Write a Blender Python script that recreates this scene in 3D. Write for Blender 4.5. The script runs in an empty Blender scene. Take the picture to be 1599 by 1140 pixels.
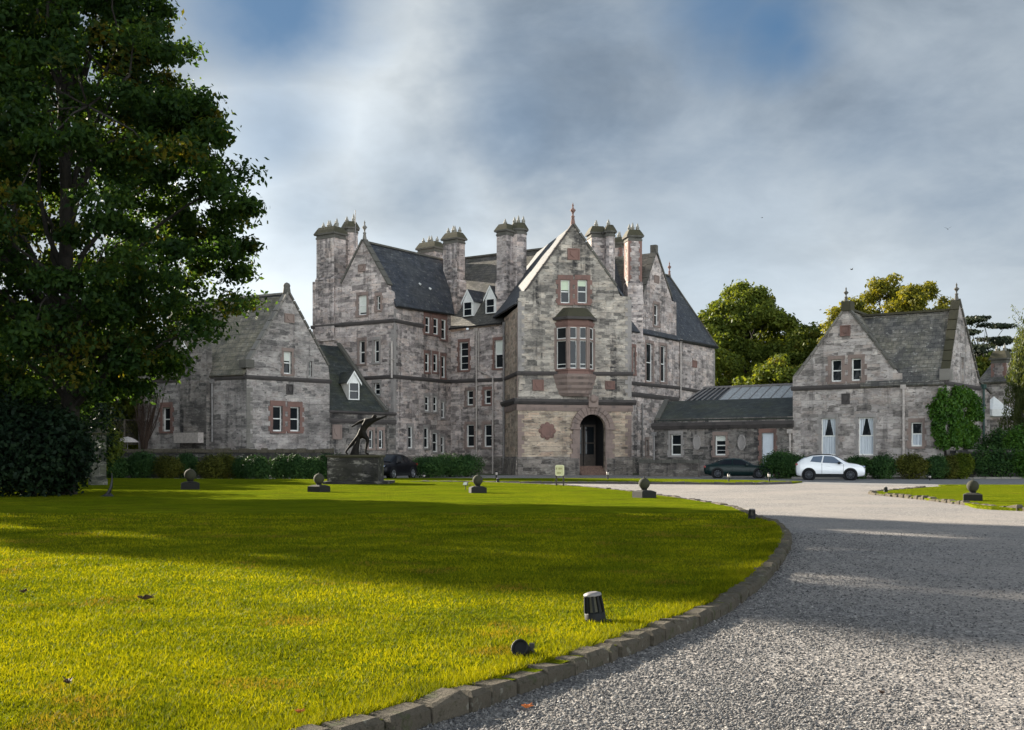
import bpy, bmesh, math, random
import numpy as np
from mathutils import Vector, Matrix, geometry

random.seed(7)
RNG = np.random.default_rng(11)
R = math.radians
scene = bpy.context.scene
COL = scene.collection

# ------------------------------------------------------------------ camera
F, CX, HY, EYE = 1800.0, 799.5, 712.0, 1.6      # focal length in photo pixels, principal column, eye line, eye height
cam_data = bpy.data.cameras.new("camera")
cam = bpy.data.objects.new("camera", cam_data)
COL.objects.link(cam)
cam.location = (0, 0, EYE)
cam.rotation_euler = (R(90), 0, 0)
cam_data.sensor_width = 36.0
cam_data.lens = 36.0 * F / 1599.0
cam_data.shift_y = (HY - 570.0) / 1599.0
cam_data.clip_start = 0.1
cam_data.clip_end = 4000.0
scene.camera = cam

# ------------------------------------------------------------------ view / exposure
scene.view_settings.view_transform = 'Standard'
scene.view_settings.look = 'None'
scene.view_settings.gamma = 1.0
scene.view_settings.exposure = 2.15

# ------------------------------------------------------------------ sun
SUN_AZ, SUN_EL = R(-46), R(20)                  # azimuth measured from +Y, negative to the left
sun_dir = Vector((math.sin(SUN_AZ) * math.cos(SUN_EL), math.cos(SUN_AZ) * math.cos(SUN_EL), math.sin(SUN_EL)))
sl = bpy.data.lights.new("sun", 'SUN')
sl.energy = 4.0
sl.angle = R(0.6)
sl.color = (1.0, 0.90, 0.74)
so = bpy.data.objects.new("sun", sl)
COL.objects.link(so)
so.location = (-60, 50, 60)
so.rotation_euler = (-sun_dir).to_track_quat('-Z', 'Y').to_euler()


# ------------------------------------------------------------------ node helpers
class NT:
    def __init__(self, tree):
        self.t = tree
        self.n = tree.nodes
        self.l = tree.links

    def node(self, typ, **kw):
        n = self.n.new(typ)
        for k, v in kw.items():
            setattr(n, k, v)
        return n

    def put(self, sock, v):
        if v is None:
            return
        if isinstance(v, bpy.types.NodeSocket):
            self.l.new(v, sock)
        else:
            if isinstance(v, (tuple, list)) and len(v) == 3 and sock.type == 'RGBA':
                v = (*v, 1)
            sock.default_value = v

    def math(self, op, a, b=None, c=None, clamp=False):
        n = self.node('ShaderNodeMath', operation=op, use_clamp=clamp)
        self.put(n.inputs[0], a)
        self.put(n.inputs[1], b)
        self.put(n.inputs[2], c)
        return n.outputs[0]

    def vmath(self, op, a, b=None, out=0):
        n = self.node('ShaderNodeVectorMath', operation=op)
        self.put(n.inputs[0], a)
        if b is not None:
            self.put(n.inputs[1], b)
        return n.outputs[out]

    def mix(self, f, a, b, mode='MIX'):
        n = self.node('ShaderNodeMix', data_type='RGBA', blend_type=mode)
        self.put(n.inputs[0], f)
        self.put(n.inputs[6], a)
        self.put(n.inputs[7], b)
        return n.outputs[2]

    def ramp(self, f, stops, interp='LINEAR'):
        n = self.node('ShaderNodeValToRGB')
        cr = n.color_ramp
        cr.interpolation = interp
        while len(cr.elements) < len(stops):
            cr.elements.new(0.5)
        for e, (p, c) in zip(cr.elements, stops):
            e.position = p
            e.color = (*c, 1) if isinstance(c, (tuple, list)) else (c, c, c, 1)
        self.put(n.inputs[0], f)
        return n.outputs[0]

    def noise(self, vec, scale=1.0, detail=4.0, rough=0.55, dist=0.0):
        n = self.node('ShaderNodeTexNoise')
        self.put(n.inputs['Vector'], vec)
        n.inputs['Scale'].default_value = scale
        n.inputs['Detail'].default_value = detail
        n.inputs['Roughness'].default_value = rough
        n.inputs['Distortion'].default_value = dist
        return n.outputs['Fac']

    def scale(self, vec, s):
        return self.vmath('MULTIPLY', vec, s)

    def smooth(self, v, a, b, lo=0.0, hi=1.0):
        n = self.node('ShaderNodeMapRange', interpolation_type='SMOOTHSTEP')
        self.put(n.inputs[0], v)
        n.inputs[1].default_value = a
        n.inputs[2].default_value = b
        n.inputs[3].default_value = lo
        n.inputs[4].default_value = hi
        return n.outputs[0]

    def bump(self, h, strength=0.5, dist=0.02):
        n = self.node('ShaderNodeBump')
        n.inputs['Strength'].default_value = strength
        n.inputs['Distance'].default_value = dist
        self.put(n.inputs['Height'], h)
        return n.outputs[0]


def new_mat(name):
    m = bpy.data.materials.new(name)
    m.use_nodes = True
    T = NT(m.node_tree)
    b = m.node_tree.nodes['Principled BSDF']
    return m, T, b


def coords(T, kind='UV'):
    return T.node('ShaderNodeTexCoord').outputs[kind]


# ------------------------------------------------------------------ world
world = bpy.data.worlds.new("World")
scene.world = world
world.use_nodes = True
T = NT(world.node_tree)
bg = world.node_tree.nodes['Background']
sky = T.node('ShaderNodeTexSky', sky_type='NISHITA')
sky.sun_disc = False
sky.sun_elevation = SUN_EL
sky.sun_rotation = SUN_AZ
sky.altitude = 50
sky.air_density = 1.0
sky.dust_density = 0.6
sky.ozone_density = 2.0
d = coords(T, 'Generated')
sep = T.node('ShaderNodeSeparateXYZ')
T.put(sep.inputs[0], d)
dx, dy, dz = sep.outputs


def pix_dir(x, y):
    return Vector(((x - CX) / F, 1.0, (HY - y) / F)).normalized()


zc = T.math('ADD', T.math('MAXIMUM', dz, 0.0), 0.30)
cu = T.math('DIVIDE', dx, zc)
cv = T.math('DIVIDE', dy, zc)
comb = T.node('ShaderNodeCombineXYZ')
T.put(comb.inputs[0], cu); T.put(comb.inputs[1], cv); T.put(comb.inputs[2], 0.37)
cuv = comb.outputs[0]
n_big = T.noise(cuv, 1.5, 6, 0.56, 0.3)
n_mid = T.noise(T.vmath('ADD', cuv, (7.3, 2.1, 0)), 3.2, 6, 0.6, 0.4)
n_warp = T.noise(T.scale(d, (5.0, 5.0, 7.0)), 1.0, 5, 0.6)


def blob(px, py, rad, soft=0.5):
    """1 inside a patch of sky round the direction of (px, py), wobbling with the cloud noise"""
    dd = T.vmath('DISTANCE', d, tuple(pix_dir(px, py)), out=1)
    dd = T.math('ADD', dd, T.math('MULTIPLY', T.math('SUBTRACT', n_warp, 0.5), rad * 2.2))
    return T.smooth(dd, rad * (1 - soft), rad * (1 + soft), 1.0, 0.0)


open_sky = T.smooth(n_big, 0.34, 0.52, 0.22, 0.0)
for (px, py, rad, s, k) in ((1215, 40, 0.045, 0.9, 1.0), (1150, -10, 0.06, 0.9, 0.85), (435, 215, 0.045, 1.0, 0.62), (430, -20, 0.060, 0.9, 1.0), (1245, 75, 0.03, 0.9, 0.9),
                            (800, 200, 0.05, 0.95, 0.38), (650, 300, 0.06, 0.95, 0.35), (1120, 400, 0.11, 0.9, 0.38), (1480, 420, 0.09, 0.9, 0.28),
                            (470, 330, 0.05, 0.9, 0.42), (1330, 300, 0.08, 0.95, 0.28), (355, 60, 0.03, 0.9, 0.45), (1000, 330, 0.06, 0.9, 0.25)):
    open_sky = T.math('MAXIMUM', open_sky, T.math('MULTIPLY', blob(px, py, rad, s), k))
# blue air from the sky model, clouds over it
blue = T.mix(1.0, T.mix(0.75, sky.outputs[0], (0.55, 1.25, 2.7)), (0.030, 0.031, 0.0285), 'MULTIPLY')
n_fine = T.noise(T.vmath('ADD', cuv, (1.3, 5.1, 2.0)), 6.5, 7, 0.62, 0.5)
cloud_l = T.math('ADD', 0.058, T.math('MULTIPLY', T.smooth(n_mid, 0.30, 0.70), 0.026))
cloud_l = T.math('ADD', cloud_l, T.math('MULTIPLY', T.smooth(n_fine, 0.30, 0.75), 0.012))
cloud_l = T.math('MULTIPLY', cloud_l, T.smooth(n_big, 0.32, 0.60, 0.96, 1.18))
cloud_l = T.math('ADD', cloud_l, T.smooth(dz, 0.28, 0.06, 0.0, 0.066))
for (px, py, rad, s, k) in ((530, 60, 0.10, 0.9, 0.045), (580, 180, 0.10, 0.95, 0.025), (450, 420, 0.13, 0.95, 0.085), (370, 330, 0.06, 0.95, 0.05),
                            (1150, 520, 0.16, 0.95, 0.075), (760, 80, 0.08, 0.95, 0.010), (640, 400, 0.10, 0.95, 0.012)):
    cloud_l = T.math('ADD', cloud_l, T.math('MULTIPLY', blob(px, py, rad, s), k))
glow = T.smooth(T.vmath('DISTANCE', d, tuple(sun_dir), out=1), 0.0, 0.50, 1.0, 0.0)
cloud_l = T.math('ADD', cloud_l, T.math('MULTIPLY', T.math('POWER', glow, 1.6), 0.60))
# unseen bright cloud bank added low behind the camera to lift the shaded facades
fill_bank = T.smooth(T.vmath('DOT_PRODUCT', d, (0.30, -0.95, 0.05), out=1), 0.05, 0.80)
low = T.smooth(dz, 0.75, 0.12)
fill_bank = T.math('MULTIPLY', fill_bank, low)
cloud_l = T.math('ADD', cloud_l, T.math('MULTIPLY', fill_bank, 0.66))
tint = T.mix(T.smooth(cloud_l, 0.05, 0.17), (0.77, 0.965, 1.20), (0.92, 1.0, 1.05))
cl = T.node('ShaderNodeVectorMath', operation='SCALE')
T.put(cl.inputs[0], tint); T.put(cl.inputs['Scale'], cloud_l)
open_sky = T.math('MULTIPLY', open_sky, T.math('SUBTRACT', 1.0, fill_bank))
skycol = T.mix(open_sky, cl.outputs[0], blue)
sk = T.node('ShaderNodeVectorMath', operation='SCALE')
T.put(sk.inputs[0], skycol)
sk.inputs['Scale'].default_value = 10.0
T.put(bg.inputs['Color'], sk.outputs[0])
bg.inputs['Strength'].default_value = 0.1


# ------------------------------------------------------------------ materials
def stone_mat(name, tints, stain=0.5, rows=0.24, width=0.62, smooth_rows=False, grime=0.5, mort=(0.30, 0.28, 0.26), gain=1.0):
    """coursed rubble: courses of uneven stones, each with its own tint, weather stains running down"""
    m, T, b = new_mat(name)
    uv = coords(T, 'UV')
    wob = T.noise(uv, 1.7, 3, 0.6)
    wv = T.node('ShaderNodeCombineXYZ')
    T.put(wv.inputs[0], T.math('MULTIPLY', T.math('SUBTRACT', wob, 0.5), 0.5))
    T.put(wv.inputs[1], T.math('MULTIPLY', T.math('SUBTRACT', T.noise(uv, 2.3, 3, 0.6), 0.5), 0.16 if not smooth_rows else 0.05))
    p = T.vmath('ADD', uv, wv.outputs[0])

    def bricks(w, h, off):
        n = T.node('ShaderNodeTexBrick')
        n.offset = 0.5
        n.squash = 1.6
        n.squash_frequency = 3
        T.put(n.inputs['Vector'], T.vmath('ADD', p, off))
        n.inputs['Color1'].default_value = (0, 0, 0, 1)
        n.inputs['Color2'].default_value = (1, 1, 1, 1)
        n.inputs['Mortar'].default_value = (0.5, 0.5, 0.5, 1)
        n.inputs['Scale'].default_value = 1.0
        n.inputs['Mortar Size'].default_value = 0.016
        n.inputs['Mortar Smooth'].default_value = 0.3
        n.inputs['Brick Width'].default_value = w
        n.inputs['Row Height'].default_value = h
        return n
    b1 = bricks(width, rows, (0.13, 0.04, 0))
    b2 = bricks(width * 1.7, rows * 1.9, (0.41, 0.11, 0))
    sel = T.smooth(T.noise(uv, 0.55, 2, 0.5), 0.47, 0.53)
    idv = T.mix(sel, b1.outputs[0], b2.outputs[0])
    mortar = T.math('ADD', T.math('MULTIPLY', b1.outputs[1], T.math('SUBTRACT', 1.0, sel)), T.math('MULTIPLY', b2.outputs[1], sel))
    grain = T.noise(T.scale(uv, (1.6, 4.5, 1)), 2.2, 5, 0.65)
    idg = T.math('ADD', T.math('MULTIPLY', idv, 0.62), T.math('MULTIPLY', grain, 0.42))
    k = len(tints)
    tints = [tuple(c * 0.42 for c in tints[0])] + list(tints)
    k += 1
    col = T.ramp(idg, [(0.16 + 0.70 * i / (k - 1), t) for i, t in enumerate(tints)])
    col = T.mix(T.math('MULTIPLY', mortar, 0.55), col, mort)
    # weathering: broad patches, black runs below ledges, pale lime
    pat = T.noise(T.scale(uv, (0.22, 0.34, 1)), 1.0, 6, 0.65)
    col = T.mix(T.smooth(pat, 0.42, 0.70, 0.0, stain), col, (0.075, 0.068, 0.066))
    run = T.noise(T.scale(uv, (0.95, 0.075, 1)), 1.0, 6, 0.66)
    run2 = T.noise(T.scale(uv, (1.1, 2.6, 1)), 1.3, 5, 0.7)
    col = T.mix(T.math('MULTIPLY', T.smooth(run, 0.52, 0.62), T.smooth(run2, 0.34, 0.60, 0.10, grime)), col, (0.030, 0.028, 0.030))
    spots = T.noise(T.scale(uv, (1.0, 3.2, 1)), 2.1, 5, 0.68)
    col = T.mix(T.smooth(spots, 0.57, 0.65, 0.0, 0.85), col, (0.045, 0.042, 0.045))
    col = T.mix(T.smooth(T.noise(T.scale(uv, (1.0, 2.2, 1)), 1.3, 5, 0.7), 0.52, 0.70, 0.0, 0.45), col, (0.45, 0.42, 0.39))
    mott = T.noise(T.scale(uv, (0.9, 1.5, 1)), 1.0, 6, 0.72)
    col = T.mix(1.0, col, T.ramp(mott, [(0.30, (0.50, 0.48, 0.47)), (0.50, (1.0, 0.98, 0.95)), (0.70, (1.36, 1.33, 1.28))]), 'MULTIPLY')
    T.put(b.inputs['Base Color'], col)
    b.inputs['Roughness'].default_value = 0.92
    h = T.math('SUBTRACT', T.math('ADD', T.math('MULTIPLY', idv, 0.5), T.math('MULTIPLY', grain, 0.8)), T.math('MULTIPLY', mortar, 0.8))
    T.put(b.inputs['Normal'], T.bump(h, 0.75, 0.05))
    return m


def plain_stone(name, c1, c2, stain=(0.05, 0.045, 0.045), amount=0.55, scale=1.4):
    m, T, b = new_mat(name)
    uv = coords(T, 'UV')
    n = T.noise(T.scale(uv, (scale, scale, 1)), 1.0, 6, 0.65)
    col = T.mix(n, c1, c2)
    s = T.noise(T.scale(uv, (0.9, 0.35, 1)), 1.0, 5, 0.65)
    col = T.mix(T.smooth(s, 0.48, 0.70, 0.0, amount), col, stain)
    T.put(b.inputs['Base Color'], col)
    b.inputs['Roughness'].default_value = 0.9
    T.put(b.inputs['Normal'], T.bump(T.noise(uv, 9, 4, 0.6), 0.4, 0.02))
    return m


def slate_mat(name, base, alt, lichen, lich_amt, moss_amt=0.0, row=0.34, lite=(0.30, 0.29, 0.26)):
    m, T, b = new_mat(name)
    uv = coords(T, 'UV')
    wv = T.node('ShaderNodeCombineXYZ')
    T.put(wv.inputs[1], T.math('MULTIPLY', T.math('SUBTRACT', T.noise(T.scale(uv, (0.8, 2.0, 1)), 1.0, 2, 0.5), 0.5), 0.10))
    p = T.vmath('ADD', uv, wv.outputs[0])
    n = T.node('ShaderNodeTexBrick')
    T.put(n.inputs['Vector'], p)
    n.inputs['Color1'].default_value = (0, 0, 0, 1)
    n.inputs['Color2'].default_value = (1, 1, 1, 1)
    n.inputs['Mortar'].default_value = (0.0, 0.0, 0.0, 1)
    n.inputs['Scale'].default_value = 1.0
    n.inputs['Mortar Size'].default_value = 0.014
    n.inputs['Brick Width'].default_value = row * 1.5
    n.inputs['Row Height'].default_value = row
    idv, mortar = n.outputs
    gr = T.noise(uv, 2.6, 5, 0.65)
    col = T.mix(T.math('ADD', T.math('MULTIPLY', idv, 0.6), T.math('MULTIPLY', gr, 0.4)), base, alt)
    pl = T.noise(uv, 0.30, 6, 0.66)
    col = T.mix(T.math('MULTIPLY', T.smooth(pl, 0.40, 0.62), lich_amt), col, lichen)
    sp = T.noise(T.scale(uv, (2.4, 3.6, 1)), 1.0, 4, 0.7)
    col = T.mix(T.smooth(sp, 0.575, 0.66, 0.0, 0.80 * lich_amt + 0.12), col, lite)
    mt_ = T.noise(T.scale(uv, (1.3, 1.9, 1)), 1.0, 6, 0.75)
    col = T.mix(1.0, col, T.ramp(mt_, [(0.32, (0.45, 0.45, 0.46)), (0.5, (1, 1, 1)), (0.68, (1.75, 1.70, 1.62))]), 'MULTIPLY')
    ms = T.noise(uv, 0.55, 5, 0.7)
    col = T.mix(T.smooth(ms, 0.48, 0.62, 0.0, moss_amt), col, (0.055, 0.060, 0.018))
    col = T.mix(T.math('MULTIPLY', mortar, 0.75), col, (0.018, 0.018, 0.02))
    T.put(b.inputs['Base Color'], col)
    b.inputs['Roughness'].default_value = 0.72
    sepu = T.node('ShaderNodeSeparateXYZ')
    T.put(sepu.inputs[0], p)
    saw = T.math('FRACT', T.math('DIVIDE', sepu.outputs[1], row))
    h = T.math('ADD', T.math('SUBTRACT', T.math('MULTIPLY', idv, 0.5), saw), T.math('MULTIPLY', gr, 0.8))
    T.put(b.inputs['Normal'], T.bump(h, 0.8, 0.035))
    return m


def simple(name, c, rough=0.6, metal=0.0, vary=0.15, scale=6.0, spec=None, kind='Object', coat=0.0, bump=0.0):
    m, T, b = new_mat(name)
    if vary:
        n = T.noise(coords(T, kind), scale, 5, 0.6)
        lo = tuple(x * (1 - vary) for x in c)
        hi = tuple(min(1, x * (1 + vary)) for x in c)
        T.put(b.inputs['Base Color'], T.mix(T.smooth(n, 0.3, 0.7), lo, hi))
        if bump:
            T.put(b.inputs['Normal'], T.bump(n, bump, 0.02))
    else:
        b.inputs['Base Color'].default_value = (*c, 1)
    b.inputs['Roughness'].default_value = rough
    b.inputs['Metallic'].default_value = metal
    if spec is not None:
        b.inputs['Specular IOR Level'].default_value = spec
    if coat:
        b.inputs['Coat Weight'].default_value = coat
        b.inputs['Coat Roughness'].default_value = 0.05
    return m


def leaf_mat(name, cols, trans=0.45, rough=0.55, tscale=1.6, clump=0.35, spec=0.25, yellow=None, yamt=0.0, yscale=0.35):
    """leaves: tint varies leaf by leaf and in clumps; light passes through"""
    m, T, b = new_mat(name)
    geo = T.node('ShaderNodeNewGeometry')
    rnd = geo.outputs['Random Per Island']
    cl = T.noise(coords(T, 'Object'), clump, 3, 0.6)
    f = T.math('ADD', T.math('MULTIPLY', rnd, 0.55), T.math('MULTIPLY', T.smooth(cl, 0.3, 0.7), 0.45))
    k = len(cols)
    col = T.ramp(f, [(0.1 + 0.8 * i / (k - 1), c) for i, c in enumerate(cols)])
    if yellow:
        yn = T.noise(T.vmath('ADD', coords(T, 'Object'), (3.3, 9.1, 5.7)), yscale, 3, 0.6)
        ym = T.math('MULTIPLY', T.smooth(yn, 0.56, 0.66), T.smooth(rnd, 0.1, 0.6))
        col = T.mix(T.math('MULTIPLY', ym, yamt), col, yellow)
    T.put(b.inputs['Base Color'], col)
    b.inputs['Roughness'].default_value = rough
    b.inputs['Specular IOR Level'].default_value = spec
    tr = T.node('ShaderNodeBsdfTranslucent')
    T.put(tr.inputs['Color'], T.mix(1.0, col, (tscale * 1.15, tscale, tscale * 0.35), 'MULTIPLY'))
    mx = T.node('ShaderNodeMixShader')
    mx.inputs[0].default_value = trans
    T.l.new(b.outputs[0], mx.inputs[1])
    T.l.new(tr.outputs[0], mx.inputs[2])
    out = m.node_tree.nodes['Material Output']
    T.l.new(mx.outputs[0], out.inputs['Surface'])
    return m


M = {}


def kerb_stone(name, c1, c2, stain, amount=0.5, scale=5):
    m, T, b = new_mat(name)
    ob = coords(T, 'Object')
    n = T.noise(ob, 3.2, 6, 0.7)
    n2 = T.noise(ob, 22.0, 5, 0.75)
    rnd = T.node('ShaderNodeNewGeometry').outputs['Random Per Island']
    col = T.mix(T.math('ADD', T.math('MULTIPLY', n, 0.7), T.math('MULTIPLY', rnd, 0.35)), c2, c1)
    col = T.mix(T.smooth(n2, 0.50, 0.68, 0.0, amount), col, stain)
    col = T.mix(T.smooth(T.noise(ob, 7.0, 4, 0.6), 0.56, 0.68, 0.0, 0.55), col, (0.045, 0.06, 0.018))
    col = T.mix(T.smooth(T.noise(ob, 11.0, 3, 0.6), 0.62, 0.70, 0.0, 0.5), col, (0.26, 0.25, 0.21))
    T.put(b.inputs['Base Color'], col)
    b.inputs['Roughness'].default_value = 0.95
    b.inputs['Specular IOR Level'].default_value = 0.15
    T.put(b.inputs['Normal'], T.bump(T.math('ADD', n, T.math('MULTIPLY', n2, 0.6)), 1.0, 0.05))
    return m


M['rubble'] = stone_mat("grey_rubble_stone", [(0.2884, 0.2504, 0.2461), (0.4759, 0.415, 0.4054), (0.6201, 0.551, 0.5357), (0.5191, 0.415, 0.3764), (0.7498, 0.6726, 0.6515)], stain=0.60, grime=0.75)
M['porch_up'] = stone_mat("porch_grey_rubble", [(0.2088, 0.1904, 0.1733), (0.3712, 0.336, 0.2992), (0.5104, 0.4592, 0.4095), (0.4176, 0.3584, 0.3045), (0.6032, 0.5376, 0.4725)], stain=0.6, grime=1.0, rows=0.27, width=0.7)
M['porch_low'] = stone_mat("porch_tan_coursed_stone", [(0.3375, 0.2684, 0.2128), (0.45, 0.366, 0.28), (0.525, 0.427, 0.336), (0.475, 0.3416, 0.2576), (0.575, 0.4758, 0.3696)], stain=0.25, grime=0.3, rows=0.22, width=0.95, smooth_rows=True)
M['plinth'] = stone_mat("dark_plinth_stone", [(0.11, 0.095, 0.085), (0.19, 0.165, 0.15), (0.27, 0.235, 0.21), (0.16, 0.14, 0.12), (0.36, 0.33, 0.30)], stain=0.7, grime=0.9, rows=0.3, width=0.8)
M['house'] = stone_mat("house_weathered_rubble", [(0.2132, 0.1984, 0.1958), (0.3478, 0.3197, 0.3122), (0.46, 0.4244, 0.4128), (0.3254, 0.2866, 0.2752), (0.5273, 0.4851, 0.4657)], stain=0.65, grime=0.6)
M['lodge'] = stone_mat("lodge_grey_rubble", [(0.2618, 0.2347, 0.2237), (0.4145, 0.3712, 0.3602), (0.5127, 0.4695, 0.4584), (0.4036, 0.3385, 0.311), (0.589, 0.5459, 0.5239)], stain=0.5, grime=0.55)
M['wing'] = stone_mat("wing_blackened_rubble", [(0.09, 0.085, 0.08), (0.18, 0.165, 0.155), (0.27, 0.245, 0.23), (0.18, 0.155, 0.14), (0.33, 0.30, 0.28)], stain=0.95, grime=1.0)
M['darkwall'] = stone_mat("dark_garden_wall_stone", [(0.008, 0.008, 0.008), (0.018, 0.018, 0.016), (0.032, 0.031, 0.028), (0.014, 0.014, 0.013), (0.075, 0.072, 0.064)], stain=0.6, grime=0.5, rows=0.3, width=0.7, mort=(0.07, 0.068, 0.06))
M['pillar'] = stone_mat("gate_pillar_stone", [(0.038, 0.0437, 0.0323), (0.0684, 0.0741, 0.0551), (0.1045, 0.1102, 0.0817), (0.057, 0.0608, 0.0475), (0.152, 0.1558, 0.1216)], stain=0.5, grime=0.4, rows=0.36, width=0.7)
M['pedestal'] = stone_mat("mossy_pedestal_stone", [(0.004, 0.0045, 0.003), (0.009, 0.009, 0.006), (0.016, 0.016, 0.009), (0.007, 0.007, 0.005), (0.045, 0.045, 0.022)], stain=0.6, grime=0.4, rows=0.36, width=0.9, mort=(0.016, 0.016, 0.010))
M['red'] = plain_stone("red_sandstone", (0.25, 0.145, 0.12), (0.17, 0.095, 0.08), amount=0.55)
M['pink'] = plain_stone("pink_sandstone", (0.30, 0.225, 0.195), (0.21, 0.155, 0.135), amount=0.55)
M['grey'] = plain_stone("dressed_grey_stone", (0.36, 0.33, 0.31), (0.24, 0.215, 0.205), amount=0.6)
M['ledge'] = plain_stone("blackened_ledge_stone", (0.10, 0.085, 0.08), (0.045, 0.04, 0.04), stain=(0.02, 0.02, 0.02), amount=0.6)
M['coping'] = plain_stone("weathered_coping_stone", (0.15, 0.14, 0.12), (0.07, 0.065, 0.057), stain=(0.03, 0.03, 0.025), amount=0.6)
M['coping_pale'] = plain_stone("pale_coping_stone", (0.26, 0.24, 0.215), (0.15, 0.138, 0.122), stain=(0.06, 0.055, 0.05), amount=0.5)
M['moss'] = plain_stone("mossy_stone_cap", (0.075, 0.066, 0.035), (0.034, 0.032, 0.020), stain=(0.02, 0.019, 0.015), amount=0.5, scale=2.5)
M['slate'] = slate_mat("blue_black_slate", (0.014, 0.018, 0.028), (0.055, 0.061, 0.076), (0.085, 0.085, 0.08), 0.35)
M['slate_green'] = slate_mat("green_mossy_slate", (0.010, 0.014, 0.016), (0.044, 0.052, 0.050), (0.07, 0.075, 0.055), 0.5, 0.35, lite=(0.13, 0.135, 0.125))
M['slate_tan'] = slate_mat("tan_lichened_slate", (0.045, 0.043, 0.043), (0.095, 0.088, 0.08), (0.13, 0.115, 0.09), 0.45, 0.2)
M['slate_lodge'] = slate_mat("lodge_lichened_slate", (0.042, 0.041, 0.042), (0.14, 0.132, 0.122), (0.24, 0.215, 0.17), 0.7, 0.22, row=0.36, lite=(0.42, 0.40, 0.36))
M['slate_house'] = slate_mat("house_stone_slate", (0.075, 0.069, 0.056), (0.185, 0.165, 0.135), (0.22, 0.19, 0.125), 0.45, 0.25, row=0.44)
M['white'] = simple("white_gloss_paint", (0.78, 0.77, 0.74), 0.45, vary=0.06)
M['lead'] = simple("grey_lead_sheet", (0.36, 0.37, 0.38), 0.5, vary=0.25)
M['pipe'] = simple("grey_painted_pipe", (0.20, 0.185, 0.18), 0.5, vary=0.2)
M['pipe_pale'] = simple("pale_painted_pipe", (0.42, 0.37, 0.34), 0.5, vary=0.2)
M['pipe_green'] = simple("dark_green_pipe", (0.03, 0.07, 0.06), 0.5, vary=0.2)
M['pot'] = simple("pale_clay_chimney_pot", (0.27, 0.255, 0.22), 0.8, vary=0.3)
M['blind'] = simple("white_roller_blind", (0.66, 0.68, 0.62), 0.8, vary=0.05)
M['blind_green'] = simple("pale_green_roller_blind", (0.60, 0.68, 0.52), 0.8, vary=0.05)
M['door_white'] = simple("pale_blue_white_door_paint", (0.62, 0.66, 0.72), 0.5, vary=0.05)
M['dark'] = simple("black_interior", (0.012, 0.012, 0.014), 0.9, vary=0.3)
M['wood'] = simple("dark_oak_wood", (0.05, 0.035, 0.025), 0.6, vary=0.3)
M['iron'] = simple("black_iron", (0.018, 0.018, 0.018), 0.5, vary=0.3, metal=0.4)
M['bronze'] = simple("dark_patinated_bronze", (0.007, 0.005, 0.003), 0.75, metal=0.0, vary=0.45, scale=4, spec=0.25)
M['step'] = simple("worn_red_step_stone", (0.14, 0.085, 0.065), 0.85, vary=0.3)
M['bark'] = simple("dark_furrowed_bark", (0.016, 0.013, 0.010), 0.95, vary=0.5, scale=5, bump=0.8)
M['bark_pale'] = simple("grey_bark", (0.10, 0.085, 0.065), 0.95, vary=0.5, scale=5, bump=0.8)
M['plastic'] = simple("black_plastic", (0.008, 0.009, 0.010), 0.6, vary=0.2, spec=0.2)
M['lens'] = simple("milky_lamp_lens", (0.045, 0.042, 0.022), 0.6, vary=0.25, scale=25)
M['kerb'] = kerb_stone("worn_kerb_stone", (0.135, 0.115, 0.088), (0.055, 0.048, 0.037), stain=(0.025, 0.025, 0.014), amount=0.65, scale=4)
M['ball'] = plain_stone("mossy_ball_stone", (0.042, 0.040, 0.020), (0.015, 0.015, 0.009), stain=(0.007, 0.007, 0.005), amount=0.6, scale=4)
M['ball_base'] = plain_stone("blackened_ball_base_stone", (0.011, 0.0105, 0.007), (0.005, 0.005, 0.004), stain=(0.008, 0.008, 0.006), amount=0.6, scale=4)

gm, T, b = new_mat("window_glass")
b.inputs['Base Color'].default_value = (0.012, 0.015, 0.018, 1)
b.inputs['Roughness'].default_value = 0.04
b.inputs['Specular IOR Level'].default_value = 0.28
T.put(b.inputs['Normal'], T.bump(T.noise(coords(T, 'Object'), 1.2, 2, 0.5), 0.12, 0.05))
M['glass'] = gm

cm, T, b = new_mat("net_curtain")
uv = coords(T, 'UV')
wv = T.node('ShaderNodeTexWave', wave_type='BANDS', bands_direction='X')
T.put(wv.inputs['Vector'], uv)
wv.inputs['Scale'].default_value = 2.2
wv.inputs['Distortion'].default_value = 1.5
T.put(b.inputs['Base Color'], T.mix(wv.outputs[1], (0.42, 0.46, 0.52), (0.66, 0.70, 0.74)))
T.put(b.inputs['Normal'], T.bump(wv.outputs[1], 0.6, 0.04))
b.inputs['Roughness'].default_value = 0.9
M['curtain'] = cm

# grass sheet
m, T, b = new_mat("mown_lawn")
ob = coords(T, 'Object')
n1 = T.noise(ob, 0.35, 5, 0.62)
n2 = T.noise(ob, 14.0, 5, 0.7)
n3 = T.noise(T.scale(ob, (0.42, 1.9, 1)), 1.0, 5, 0.66, 0.3)
n4 = T.noise(ob, 60.0, 3, 0.7)
c = T.mix(T.smooth(n1, 0.3, 0.7), (0.205, 0.250, 0.010), (0.300, 0.315, 0.012))
c = T.mix(T.smooth(T.noise(ob, 0.9, 5, 0.68), 0.48, 0.68, 0.0, 0.60), c, (0.16, 0.125, 0.02))
c = T.mix(T.smooth(n2, 0.32, 0.72), T.mix(1.0, c, (0.50, 0.58, 0.5), 'MULTIPLY'), c)
c = T.mix(T.smooth(n3, 0.50, 0.63, 0.0, 0.68), c, (0.075, 0.112, 0.006))
c = T.mix(T.smooth(n4, 0.38, 0.66, 0.75, 0.0), c, (0.035, 0.050, 0.004))
T.put(b.inputs['Base Color'], c)
b.inputs['Roughness'].default_value = 0.85
b.inputs['Specular IOR Level'].default_value = 0.15
b.inputs['Specular IOR Level'].default_value = 0.0
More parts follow.
